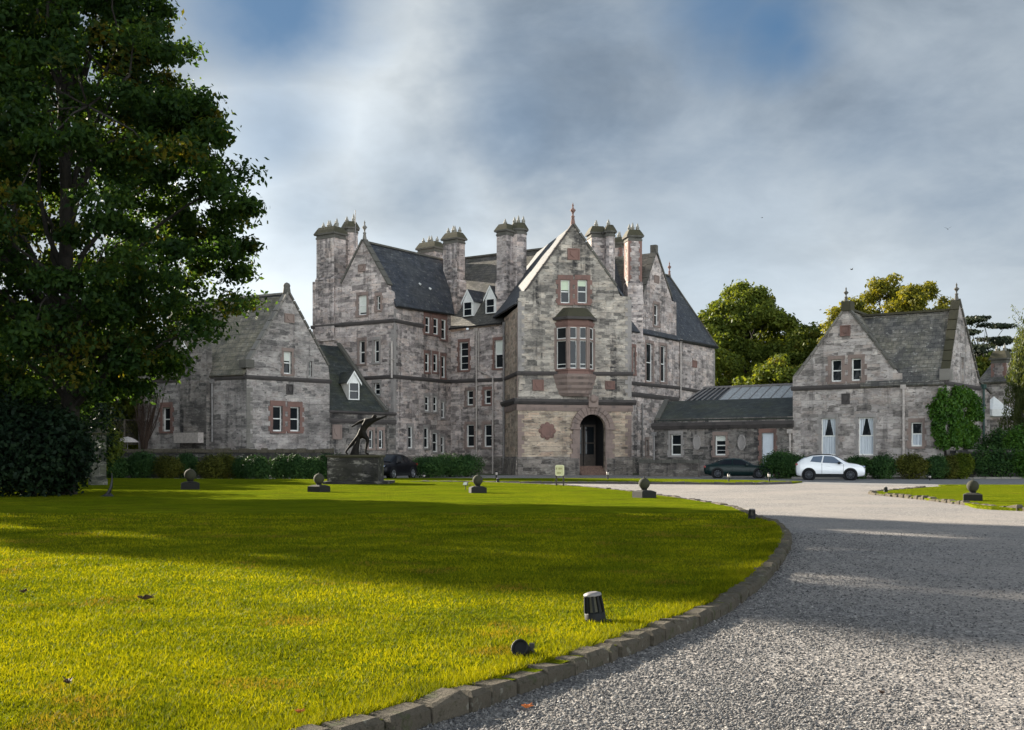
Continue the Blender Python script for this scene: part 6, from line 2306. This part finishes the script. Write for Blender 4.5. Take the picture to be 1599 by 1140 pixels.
st_white = [(a_, b_ * 1.10, c_ * 1.12, d_, e_ * 1.11, f_) for a_, b_, c_, d_, e_, f_ in [(0.0, .42, .80, .60, .86, .5), (.06, .30, .95, .78, 1.04, .62), (.28, .24, 1.06, .87, 1.22, .62), (.55, .22, 1.08, .90, 1.36, .60), (1.0, .20, 1.05, .90, 1.50, .60), (1.7, .20, .98, .885, 1.555, .61), (2.3, .20, .95, .885, 1.53, .60),
            (2.75, .20, .95, .89, 1.36, .62), (3.15, .20, .96, .895, 1.13, .66), (3.35, .20, .96, .90, 1.04, .68), (3.9, .22, .92, .88, .97, .62), (4.2, .26, .84, .80, .88, .55), (4.36, .30, .70, .68, .74, .5), (4.39, .36, .62, .62, .66, .45)]]
car('parked_car', at(1296, 76.3), R(-14), "white crossover car with black roof parked in front of the lodge", 'paint_white', 4.39, 1.8, 1.555, st_white, (.84, 3.46), 'carglass_pale',
    [(.92, 1.62, 1.12, 1.72), (1.70, 3.0, 1.80, 2.45)], (3.22, 2.42), (.20, .62), paint2=('paint_black', .62, 2.40), clad='plastic', r_w=0.37,
    details=dict(gaps=(1.66, 3.02), handles=(2.1,), lamp=(4.15, .92), tail=1.05, mirror='plastic', handle='paint_white'))
st_sed = [(0.0, .45, .80, .62, .84, .5), (.06, .32, .92, .80, .97, .6), (.4, .24, .96, .90, 1.05, .58), (.9, .20, .96, .93, 1.22, .56), (1.5, .18, .94, .93, 1.40, .57), (2.1, .18, .93, .93, 1.45, .58), (2.6, .18, .92, .93, 1.40, .59),
          (3.1, .18, .92, .93, 1.18, .63), (3.45, .18, .92, .93, 1.0, .68), (4.1, .2, .88, .92, .92, .62), (4.6, .24, .80, .84, .83, .55), (4.82, .30, .66, .70, .69, .5), (4.86, .36, .58, .6, .6, .4)]
car('parked_car', at(1153, 82.5), R(-9), "dark green low saloon car parked by the service wing door", 'paint_green', 4.86, 1.87, 1.45, st_sed, (.95, 3.85), 'carglass',
    [(.95, 1.95, 1.15, 1.95), (2.03, 3.25, 2.03, 2.70)], (3.4, 2.66), (.55, 1.45), r_w=0.35, details=dict(gaps=(1.99, 3.2), handles=(1.75, 2.75), lamp=(4.6, .72), tail=.84))
st_suv = [(0.0, .50, .95, .64, 1.0, .52), (.06, .36, 1.10, .82, 1.16, .6), (.4, .28, 1.14, .93, 1.34, .58), (.9, .25, 1.12, .95, 1.55, .58), (1.6, .24, 1.10, .95, 1.72, .60), (2.2, .24, 1.08, .95, 1.75, .61), (2.7, .24, 1.07, .95, 1.68, .62),
          (3.15, .24, 1.07, .95, 1.42, .66), (3.5, .24, 1.07, .95, 1.18, .70), (4.1, .25, 1.04, .95, 1.10, .66), (4.5, .28, .98, .89, 1.02, .6), (4.66, .34, .84, .76, .87, .52), (4.70, .40, .7, .66, .72, .45)]
car('parked_car', at(611, 80.2), R(-113), "black four-wheel-drive car parked beyond the statue's pedestal", 'paint_black', 4.70, 1.9, 1.75, st_suv, (.95, 3.75), 'carglass',
    [(.95, 1.95, 1.15, 1.95), (2.03, 3.3, 2.03, 2.75)], (3.45, 2.72), (.2, .85), rim='rim_silver', r_w=0.385, clad='plastic', details=dict(gaps=(1.99, 3.2), handles=(1.75, 2.75), lamp=(4.45, .92), tail=1.02))


# ================================================================== STATUE AND PEDESTAL
DP = 63.0
pc = at(556, DP, LAWN_Z)
ped = thing('pedestal', pc, "broad mossy dark stone pedestal standing on the lawn under the statue", 'pedestal')
zt = hz(711, DP)
mb = MB()
mb.obox(pc + Vector((0, 0, (zt - LAWN_Z) / 2)), (1.36, 0, 0), (0, 1.36, 0), (0, 0, (zt - LAWN_Z) / 2 - 0.06))
mb.build('block', 'pedestal', ped)
mb = MB()
q = lambda k, z: [pc + Vector((k * i, k * j, z)) for i, j in ((-1, -1), (1, -1), (1, 1), (-1, 1))]
mb.prism(q(1.38, zt - LAWN_Z - 0.12), q(1.46, zt - LAWN_Z - 0.06)).prism(q(1.46, zt - LAWN_Z - 0.06), q(1.44, zt - LAWN_Z + 0.02))
mb.build('cap', 'moss', ped)
MB().obox(pc + Vector((0.2, 0, 0.05)), (1.75, 0, 0), (0, 1.75, 0), (0, 0, 0.09)).build('base_step', 'pedestal', ped)


def skinned(name, joints, edges, mat, parent, root_i=0, sub=2):
    me = bpy.data.meshes.new(name)
    me.from_pydata([j[0] for j in joints], edges, [])
    o = bpy.data.objects.new(name, me)
    COL.objects.link(o)
    bm = bmesh.new()
    bm.from_mesh(me)
    lay = bm.verts.layers.skin.verify()
    for v, j in zip(bm.verts, joints):
        r = j[1] * (1.32 if max(j[1], .05) > 0.055 else 1.15)
        v[lay].radius = (r, r) if not isinstance(r, tuple) else r
        v[lay].use_root = (v.index == root_i)
    bm.to_mesh(me)
    bm.free()
    md = o.modifiers.new('skin', 'SKIN')
    md.use_smooth_shade = True
    s = o.modifiers.new('sub', 'SUBSURF')
    s.levels = s.render_levels = sub
    dg = bpy.context.evaluated_depsgraph_get()
    ev = bpy.data.meshes.new_from_object(o.evaluated_get(dg))
    o.modifiers.clear()
    o.data = ev
    ev.name = name
    for p in ev.polygons:
        p.use_smooth = True
    ev.materials.clear()
    ev.materials.append(M[mat])
    if parent:
        o.parent = parent
    return o


sta = thing('statue', at(562, DP, zt + 0.02), "dark bronze statue of a lunging fighter with outstretched arm, on the stone pedestal", 'statue', world=False)
k = F / DP


def sp(x, y, d=0.0):
    return ((x - 562) / k, d, (710.5 - y) / k)


J = [(sp(564.5, 677.5), 0.155),                # 0 pelvis
     (sp(567, 670), 0.135), (sp(571.5, 662.5), 0.175), (sp(578, 656.5), 0.165),     # 1 waist 2 chest 3 upper chest
     (sp(581.5, 654.3), 0.072), (sp(584.0, 651.8), 0.088), (sp(585.6, 649.6), 0.098), (sp(586.2, 647.6), 0.06),   # neck, jaw, head, crown
     (sp(570.5, 656.0, .12), 0.085), (sp(559.5, 659.8, .22), 0.060), (sp(552.0, 664.3, .20), 0.044), (sp(549.3, 666.0, .18), 0.040), (sp(547.6, 666.8, .16), 0.026),   # left arm, back
     (sp(584.5, 656.6, -.14), 0.080), (sp(593.5, 653.8, -.20), 0.058), (sp(601.0, 651.0, -.22), 0.043), (sp(603.8, 650.2, -.22), 0.038), (sp(606.3, 649.3, -.22), 0.022),   # right arm, forward
     (sp(561.5, 680.5, .08), 0.125), (sp(552.5, 689.5, .14), 0.082), (sp(551.0, 691.0, .14), 0.078), (sp(541.5, 702.5, .16), 0.048), (sp(539.2, 706.2, .16), 0.048), (sp(542.5, 709.3, .16), 0.036),   # trailing leg, foot
     (sp(568.5, 679.5, -.08), 0.130), (sp(574.5, 686.3, -.14), 0.088), (sp(574.9, 688.0, -.14), 0.082), (sp(571.8, 702.0, -.12), 0.050), (sp(571.5, 707.5, -.12), 0.050), (sp(576.8, 709.4, -.14), 0.034)]   # leading leg, foot
E = [(0, 1), (1, 2), (2, 3), (3, 4), (4, 5), (5, 6), (6, 7), (3, 8), (8, 9), (9, 10), (10, 11), (11, 12), (3, 13), (13, 14), (14, 15), (15, 16), (16, 17),
     (0, 18), (18, 19), (19, 20), (20, 21), (21, 22), (22, 23), (0, 24), (24, 25), (25, 26), (26, 27), (27, 28), (28, 29)]
skinned('figure', J, E, 'bronze', sta)
mb = MB()
mb.tube([sp(553.5, 711), sp(555.5, 700), sp(558.5, 690), sp(561.0, 679.5)], [0.26, 0.18, 0.12, 0.07], 10)
mb.build('tree_stump', 'bronze', sta, uv=False)
MB().obox(Vector(sp(557, 710.6)), (0.98, 0, 0), (0, 0.42, 0), (0, 0, 0.035)).build('plinth', 'bronze', sta, uv=False)


# ================================================================== BALL ORNAMENTS
def ball_ornament():
    root = thing('ball_ornament', (0, 0, 0), 'x', 'ornament', world=False)
    mb = MB()
    q = lambda k, z: [Vector((k * i, k * j, z)) for i, j in ((-1, -1), (1, -1), (1, 1), (-1, 1))]
    mb.prism(q(.40, 0), q(.395, .29)).prism(q(.385, .29), q(.30, .33)).prism(q(.30, .33), q(.22, .36))
    mb.lathe((0, 0, .33), [(.20, 0), (.14, .03), (.13, .07), (.17, .10)], 14)
    mb.build('base', 'ball_base', root)
    rng = np.random.default_rng(8)
    prof = [(0.265 * math.sin(a) * (1 + .01 * rng.normal()), 0.665 - 0.265 * math.cos(a)) for a in np.linspace(0.08, math.pi - 0.08, 14)]
    mb = MB().lathe((0, 0, 0), prof, 20)
    mb.lathe((0, 0, .92), [(.035, 0), (.03, .03), (.012, .07)], 8)
    mb.build('ball', 'ball', root)
    return root


orn = [(297, 764, .10, 1.0, .3, "dark stone ball ornament furthest left on the lawn, in front of the hedge"), (498, 768, .10, .84, 1.0, "dark stone ball ornament just left of the statue's pedestal"), (746, 769.5, .10, .80, .2, "sunlit mossy stone ball ornament with a small floodlight beside it"),
       (1006, 777, .10, .78, .5, "mossy stone ball ornament at the right side of the round lawn"), (1519, 781.5, .08, .76, -.35, "pale stone ball ornament on the right-hand lawn")]
o0 = None
for x, y, z, s, rz_, lab in orn:
    if o0 is None:
        o0 = r = ball_ornament()
    else:
        r = copy_tree(o0, (0, 0, 0), 1, 0, lab)
    r.location = gnd(x, y, z) - Vector((0, 0, 0.015))
    r.scale = (s, s, s)
    r.rotation_euler = (0, 0, rz_)
    tag(r, lab, 'ornament', 'stone ball ornaments on the lawns')


# ================================================================== LAMPS
def bollard(loc, s, tilt, rz_, label):
    root = thing('lawn_lamp', loc, label, 'lamp', 'tapered black lawn lamps', world=False)
    root.rotation_euler = (0, tilt, rz_)
    root.scale = (s, s, s)
    mb = MB()
    mb.lathe((0, 0, 0), [(.098, -.03), (.095, .07), (.083, .085), (.05, .086)], 16)
    for i in range(10):
        a = 2 * math.pi * i / 10
        mb.bar((.088 * math.cos(a), .088 * math.sin(a), .08), (.072 * math.cos(a), .072 * math.sin(a), .235), .021, .018, up=(math.cos(a), math.sin(a), 0))
    mb.build('housing', 'plastic', root, uv=False)
    MB().lathe((0, 0, 0), [(.076, .08), (.060, .235)], 16).build('lens', 'lens', root, uv=False)
    MB().lathe((0, 0, 0), [(.080, .228), (.084, .236), (.078, .250), (.045, .262)], 16).build('lid', 'pipe', root, uv=False)
    mb = MB()
    mb.lathe((0, 0, 0), [(.16, -.035), (.15, -.012), (.10, .0)], 14)
    mb.build('base_flange', 'plastic', root, uv=False)
    return root


bollard(gnd(930, 969, .10), 1.0, R(-7), 0.2, "tilted tapered black lamp on the lawn beside the near kerb")
bollard(gnd(1174, 810, .10), 0.92, R(3), 0.8, "small tapered black lamp at the right tip of the round lawn")
bollard(gnd(1383, 768.2, .08), 0.85, 0, 0.4, "small tapered lamp at the left tip of the right-hand lawn")
bollard(gnd(777.5, 753.2, .10), 0.95, 0, 0.1, "small tapered lamp at the far edge of the round lawn")


def post_lamp(loc, h, label):
    root = thing('post_lamp', loc, label, 'lamp', 'short post lamps on the castle verge', world=False)
    MB().lathe((0, 0, 0), [(.06, -.02), (.045, .03), (.04, h * .5)], 10).build('post', 'plastic', root, uv=False)
    MB().lathe((0, 0, 0), [(.075, h * .5), (.085, h * .55), (.085, h * .80), (.07, h * .82)], 12).build('lens', 'pipe_pale', root, uv=False)
    MB().lathe((0, 0, 0), [(.10, h * .82), (.10, h * .86), (.02, h)], 12).build('lid', 'plastic', root, uv=False)


for x, y, h, lab in ((775, 748, .55, "short post lamp on the verge left of the sign"), (949, 748.5, .58, "short post lamp on the verge in front of the entrance steps"),
                     (1138, 751.5, .50, "short white-topped lamp on the verge in front of the green car's middle"), (1201, 752, .55, "short white-topped lamp on the verge in front of the green car's nose")):
    post_lamp(gnd(x, y, .08), h, lab)
for x, y, lab in ((1452, 750.0, "pale stub lamp below the olive bush by the lodge"), (662, 748.5, "pale stub lamp in front of the dark hedge by the black car")):
    post_lamp(gnd(x, y, .0), .35, lab)
# spotlight near the kerb, floodlight beside the ornament
sp_ = thing('spotlight', gnd(815, 1027, .10), "round black spotlight lying in the grass beside the near kerb", 'spotlight', world=False)
dv = Vector((-0.35, -0.80, 0.42)).normalized()
mb = MB().lathe((0, 0, .060), [(.030, -.10), (.048, -.07), (.060, 0), (.066, .04), (.066, .055), (.056, .055), (.052, .03)], 18, axis=dv)
mb.build('housing', 'plastic', sp_, uv=False)
MB().lathe(Vector((0, 0, .060)) + dv * .025, [(.054, 0), (.054, .006)], 18, axis=dv).build('lens', 'plastic', sp_, uv=False)
mb = MB()
mb.tube([(.05, .03, .075), (.075, .03, .05), (.09, .03, 0), (.13, .02, -.01)], .012, 6)
mb.tube([(.06, .05, .09), (.10, .05, .02), (.15, .0, .005), (.20, -.01, .0)], .006, 6)
mb.obox((.075, .02, .085), (.02, 0, 0), (0, .012, 0), (0, 0, .02))
mb.build('bracket', 'iron', sp_, uv=False)
fl_o = thing('floodlight', gnd(727, 765, .10), "small square floodlight on a stake beside the sunlit ball ornament", 'spotlight', world=False)
c = Vector((0, 0, .28))
ax_, up_ = Vector((.85, -.5, 0)), Vector((.15, -.1, .55)).normalized()
n_ = ax_.cross(up_).normalized()
MB().obox(c, ax_ * .11, up_ * .08, n_ * .03).build('housing', 'pipe', fl_o, uv=False)
MB().obox(c + n_ * .032, ax_ * .09, up_ * .06, n_ * .004).obox(c - n_ * .032, ax_ * .09, up_ * .06, n_ * .004).build('lens', 'blind', fl_o, uv=False)
MB().tube([(0, 0, -.02), (0, 0, .22)], .015, 6).tube([(0, 0, .2), (.25, .05, .22)], .012, 6).build('stake', 'iron', fl_o, uv=False)

# ================================================================== SIGN
sg = thing('lawn_sign', gnd(874, 758.5, .10), "cream notice board on two dark posts on the lawn in front of the entrance", 'sign', world=False)
Ds = gnd(874, 758.5, .10).y
ks = F / Ds
wb, hb_ = 14.0 / ks, 17.0 / ks
zc_ = hz(734.5, Ds) - LAWN_Z
yaw = R(-12)
sg.rotation_euler = (0, 0, yaw)


def rrect(w, h, r, n=5):
    out = []
    for cx_, cz_, a0 in ((w / 2 - r, h / 2 - r, 0), (-w / 2 + r, h / 2 - r, 90), (-w / 2 + r, -h / 2 + r, 180), (w / 2 - r, -h / 2 + r, 270)):
        for i in range(n + 1):
            a = R(a0 + 90 * i / n)
            out.append((cx_ + r * math.cos(a), cz_ + r * math.sin(a)))
    return out


M['cream'] = simple("cream_painted_board", (0.55, 0.52, 0.30), 0.6, vary=0.06)
M['cream_edge'] = simple("pale_cream_edge", (0.66, 0.63, 0.42), 0.6, vary=0.05)
M['letter'] = simple("olive_lettering", (0.20, 0.18, 0.07), 0.7, vary=0.1)
L1 = rrect(wb, hb_, .09)
MB().prism([Vector((x, .02, zc_ + z)) for x, z in L1], [Vector((x, -.02, zc_ + z)) for x, z in L1]).build('board', 'cream_edge', sg, uv=False)
L2 = rrect(wb * .84, hb_ * .88, .06)
MB().prism([Vector((x, -.018, zc_ + z)) for x, z in L2], [Vector((x, -.024, zc_ + z)) for x, z in L2]).build('face', 'cream', sg, uv=False)
mb = MB()
for (x0, x1, zz_, hh_) in ((-.19, -.165, .09, .10), (-.15, -.13, .09, .10), (-.06, -.045, .09, .10), (-.03, 0.0, .09, .10), (.02, .045, .09, .10), (.065, .09, .09, .07), (.11, .13, .09, .10), (-.12, -.10, -.13, .09), (-.085, -.055, -.13, .09), (-.035, -.01, -.13, .09), (.01, .05, -.13, .07)):
    mb.obox(((x0 + x1) / 2, -.026, zc_ + zz_), ((x1 - x0) / 2, 0, 0), (0, .003, 0), (0, 0, hh_ / 2))
mb.build('lettering', 'letter', sg, uv=False)
for s in (-1, 1):
    MB().obox((s * wb * .40, .06, (zc_ + hb_ * .4) / 2 - .02), (.035, 0, 0), (0, .035, 0), (0, 0, (zc_ + hb_ * .4) / 2 + .02)).build('post', 'wood', sg, uv=False)

# ================================================================== SMALL THINGS ON THE LAWN
gs = thing('rusty_ploughshare', gnd(170, 775, .10), "dark bent iron prong sticking out of the grass by the gate pillar", 'garden ornament', world=False)
mb = MB()
mb.tube([(-.16, 0, .0), (-.02, 0, .10), (.08, 0, .34), (.12, 0, .60), (.11, 0, .86)], [.07, .075, .06, .035, .015], 8)
mb.prism([Vector((-.30, -.10, .0)), Vector((.12, -.10, .0)), Vector((.16, .10, .0)), Vector((-.25, .10, 0))], [Vector((-.10, -.02, .09)), Vector((.05, -.02, .14)), Vector((.05, .02, .14)), Vector((-.10, .02, .09))])
mb.build('prong', 'iron', gs, uv=False)


def fallen_leaf(loc, s, rz_, mat, label, seed, group='fallen leaves'):
    rng = np.random.default_rng(seed)
    mb = MB()
    lobes = 7
    rim, top = [], []
    for i in range(lobes * 2):
        a = 2 * math.pi * i / (lobes * 2)
        r = s * (1.0 if i % 2 == 0 else 0.55) * (0.8 + .3 * rng.random()) * (1.15 if i in (0, lobes) else 1)
        z = 0.02 + s * 0.55 * abs(math.sin(a)) * rng.random() + s * .25
        rim.append(Vector((r * math.cos(a) * 1.4, r * math.sin(a) * .8, z)))
    c = Vector((0, 0, .012))
    n = len(rim)
    low = [p - Vector((0, 0, .004)) for p in rim]
    mb.add([c] + rim + [c - Vector((0, 0, .004))] + low, [(0, 1 + i, 1 + (i + 1) % n) for i in range(n)] + [(n + 1, n + 2 + (i + 1) % n, n + 2 + i) for i in range(n)] + [(1 + i, n + 2 + i, n + 2 + (i + 1) % n, 1 + (i + 1) % n) for i in range(n)])
    mb.tube([c, c + Vector((s * .9, .02, s * .5)), c + Vector((s * 1.6, .03, s * .8))], .004, 5)
    o = mb.build('fallen_leaf', mat, uv=False)
    o.location = loc
    o.rotation_euler = (0, 0, rz_)
    tag(o, label, 'leaf', group)


fallen_leaf(gnd(226, 938, .12), .062, .3, 'dead', "curled brown leaf with a raised stalk on the sunlit grass, left of centre", 1)
fallen_leaf(gnd(36, 927, .12), .045, 1.2, 'dead', "curled brown leaf on the grass at the left edge", 2)
fallen_leaf(gnd(107, 1070, .12), .045, 2.0, 'dead', "curled brown leaf on the grass in the lower left corner", 3)
fallen_leaf(gnd(822, 1108, .02), .026, .2, 'orange', "orange leaf lying on the gravel near the kerb", 4)
fallen_leaf(gnd(467, 1116, .12), .020, .2, 'orange', "reddish leaf on the grass close to the near kerb", 5)
fallen_leaf(gnd(1378, 1086, .02), .022, 1.2, 'dead', "brown leaf on the gravel at the lower right", 6)


# ================================================================== BIRDS
def bird(x, y, D, s, rz_, flap, label):
    rng = np.random.default_rng(int(x))
    root = thing('bird', Vector((at(x, D).x, D, hz(y, D))), label, 'bird', 'birds flying over the buildings', world=False)
    root.rotation_euler = (0, 0, rz_)
    root.scale = (s, s, s)
    mb = MB().tube([(-.16, 0, 0), (-.11, 0, .0), (0, 0, 0), (.08, 0, .015), (.12, 0, .03), (.155, 0, .03), (.18, 0, .025)], [.012, .03, .045, .038, .028, .022, .004], 8)
    for sd in (1, -1):
        pts = [(.06, 0, .02), (.05, sd * .14, .02 + flap * .10), (-.04, sd * .34, .02 + flap * .16), (-.07, sd * .20, .015 + flap * .10), (-.06, 0, .015)]
        mb.prism([Vector(p) for p in (pts if sd > 0 else pts[::-1])], [Vector(p) + Vector((0, 0, .01)) for p in (pts if sd > 0 else pts[::-1])])
    mb.prism([Vector((-.13, -.02, 0)), Vector((-.13, .02, 0)), Vector((-.25, .05, 0)), Vector((-.25, -.05, 0))], [Vector((-.13, -.02, .01)), Vector((-.13, .02, .01)), Vector((-.25, .05, .008)), Vector((-.25, -.05, .008))])
    mb.build('body', 'iron', root, uv=False)


bird(1480, 358, 95, .85, 1.2, 1.2, "tiny dark bird highest at the right, above the lodge's right gable")
bird(1330, 421, 95, .75, .3, .8, "small dark bird flying just above the lodge's front gable")
bird(1281, 484, 95, .55, .1, .3, "small bird flying left of the lodge gable")
bird(1190, 340, 105, .5, .1, .2, "faint bird high in the sky right of the mansion")


# ================================================================== GRASS AND GRAVEL CLOSE TO THE CAMERA
def inside(poly, x, y):
    poly = np.asarray([(p[0], p[1]) for p in poly])
    r = np.zeros(len(x), bool)
    x0, y0 = poly[:, 0], poly[:, 1]
    x1, y1 = np.roll(x0, -1), np.roll(y0, -1)
    for a, b_, c, d_ in zip(x0, y0, x1, y1):
        if b_ == d_:
            continue
        hit = ((b_ > y) != (d_ > y)) & (x < (c - a) * (y - b_) / (d_ - b_) + a)
        r ^= hit
    return r


def tri_object(name, V, F_, k, mat, kind):
    """V: n*k x 3 vertices; F_: faces of one item; every item has k vertices"""
    n = len(V) // k
    F_ = np.asarray(F_, np.int32)
    fl = F_.shape[1]
    idx = (F_[None] + (np.arange(n, dtype=np.int32) * k)[:, None, None]).reshape(-1)
    me = bpy.data.meshes.new(name)
    me.vertices.add(len(V))
    me.vertices.foreach_set('co', V.astype(np.float32).ravel())
    me.loops.add(len(idx))
    me.loops.foreach_set('vertex_index', idx)
    nf = len(idx) // fl
    me.polygons.add(nf)
    me.polygons.foreach_set('loop_start', np.arange(0, len(idx), fl, dtype=np.int32))
    me.polygons.foreach_set('loop_total', np.full(nf, fl, np.int32))
    me.update(calc_edges=True)
    me.materials.append(M[mat])
    o = bpy.data.objects.new(name, me)
    COL.objects.link(o)
    o['kind'] = kind
    return o


rng = np.random.default_rng(123)
N = 470000
u_ = rng.random(N)
Ya = 5.6 * (30.0 / 5.6) ** u_
Xa = (rng.random(N) * 1.52 - 0.98) * Ya
keep = inside(lawn_loop, Xa, Ya) & inside(lawn_loop, Xa + 0.10, Ya) & inside(lawn_loop, Xa + 0.07, Ya - 0.10)
X, Y = Xa[keep], Ya[keep]
n = len(X)
big = 0.5 + 0.5 * np.sin(X * 1.7 + 1.3 * np.sin(Y * 1.1)) * np.sin(Y * 1.9 + X * 0.6)
h = (0.016 + 0.018 * rng.random(n)) * (0.8 + 0.5 * big) * (1 + 0.010 * Y)
w = 0.0022 + 0.00036 * Y
ang = rng.random(n) * 2 * math.pi
lean = rng.normal(size=(n, 2)) * 0.55 * h[:, None]
base = np.stack([X, Y, np.full(n, LAWN_Z - 0.002)], 1)
side = np.stack([np.cos(ang), np.sin(ang), np.zeros(n)], 1) * w[:, None]
V = np.empty((n, 3, 3))
V[:, 0] = base - side
V[:, 1] = base + side
V[:, 2] = base + np.stack([lean[:, 0], lean[:, 1], h], 1)
go = tri_object('lawn_grass', V.reshape(-1, 3), [(0, 1, 2)], 3, 'blade', 'stuff')
tag(go, "short sunlit yellow-green grass blades of the round lawn", 'grass')
# longer uncut grass against the kerb
kl = np.array([(p[0], p[1]) for p in kline])
kl = kl[(kl[:, 1] < 26) & (kl[:, 1] > 4.5)]
seg = rng.integers(0, len(kl) - 1, 26000)
t = rng.random(len(seg))[:, None]
pts = kl[seg] * (1 - t) + kl[seg + 1] * t
dv = kl[seg + 1] - kl[seg]
dv /= np.linalg.norm(dv, axis=1, keepdims=True)
nn = np.stack([-dv[:, 1], dv[:, 0]], 1)
off = 0.125 + np.abs(rng.normal(size=len(seg))) * 0.14
pts = pts + nn * off[:, None]
ok = inside(lawn_loop, pts[:, 0], pts[:, 1])
pts = pts[ok]
n = len(pts)
h = 0.03 + 0.045 * rng.random(n)
ang = rng.random(n) * 2 * math.pi
w = 0.0022 + 0.0003 * pts[:, 1]
base = np.stack([pts[:, 0], pts[:, 1], np.full(n, LAWN_Z - 0.002)], 1)
side = np.stack([np.cos(ang), np.sin(ang), np.zeros(n)], 1) * w[:, None]
V = np.empty((n, 3, 3))
V[:, 0] = base - side
V[:, 1] = base + side
V[:, 2] = base + np.stack([rng.normal(size=n) * .5 * h, rng.normal(size=n) * .5 * h, h], 1)
go = tri_object('kerb_grass', V.reshape(-1, 3), [(0, 1, 2)], 3, 'blade', 'stuff')
tag(go, "longer bright grass growing along the near kerb", 'grass')

N = 250000
u_ = rng.random(N)
Ya = 6.0 * (24.0 / 6.0) ** (u_ ** 1.25)
Xa = (rng.random(N) * 1.0 - 0.22) * Ya
keep = ~inside(lawn_loop, Xa, Ya)
# loose chips lie in drifts; tyre tracks are bare
dr_ = 0.5 + 0.5 * np.sin(Xa * 1.3 + 0.9 * np.sin(Ya * 0.8)) * np.cos(Ya * 0.9 + 0.7 * np.sin(Xa * 2.1))
ed = np.min(np.hypot(Xa[:, None] - kl[None, ::3, 0], Ya[:, None] - kl[None, ::3, 1]), axis=1)
bare = 1 - 0.65 * np.clip((ed - 1.2) / 2.0, 0, 1)
prob = np.clip((0.22 + 0.55 * dr_ ** 2) * bare + 0.95 * np.exp(-ed / 0.9), 0, 1)
keep &= rng.random(N) < prob
X, Y = Xa[keep], Ya[keep]
n = len(X)
s = (0.0045 + 0.0058 * rng.random(n) ** 2) * (1 + 0.022 * Y)
octa = np.array([(1, 0, 0), (-1, 0, 0), (0, 1, 0), (0, -1, 0), (0, 0, 0.7), (0, 0, -0.5)], float)
V = octa[None] * s[:, None, None] * (1 + 0.45 * rng.normal(size=(n, 6, 3)))
ang = rng.random(n) * 2 * math.pi
ca, sa = np.cos(ang), np.sin(ang)
vx = V[:, :, 0] * 1.35 * ca[:, None] - V[:, :, 1] * sa[:, None]
vy = V[:, :, 0] * 1.35 * sa[:, None] + V[:, :, 1] * ca[:, None]
V = np.stack([vx + X[:, None], vy + Y[:, None], V[:, :, 2] + (s * 0.35)[:, None]], 2)
go = tri_object('gravel_stones', V.reshape(-1, 3), [(0, 2, 4), (2, 1, 4), (1, 3, 4), (3, 0, 4), (2, 0, 5), (1, 2, 5), (3, 1, 5), (0, 3, 5)], 6, 'chip', 'stuff')
tag(go, "loose grey stone chips strewn over the near drive", 'gravel')

# ------------------------------------------------------------------ tidy helper properties
for o in bpy.data.objects:
    if '_world' in o:
        del o['_world']
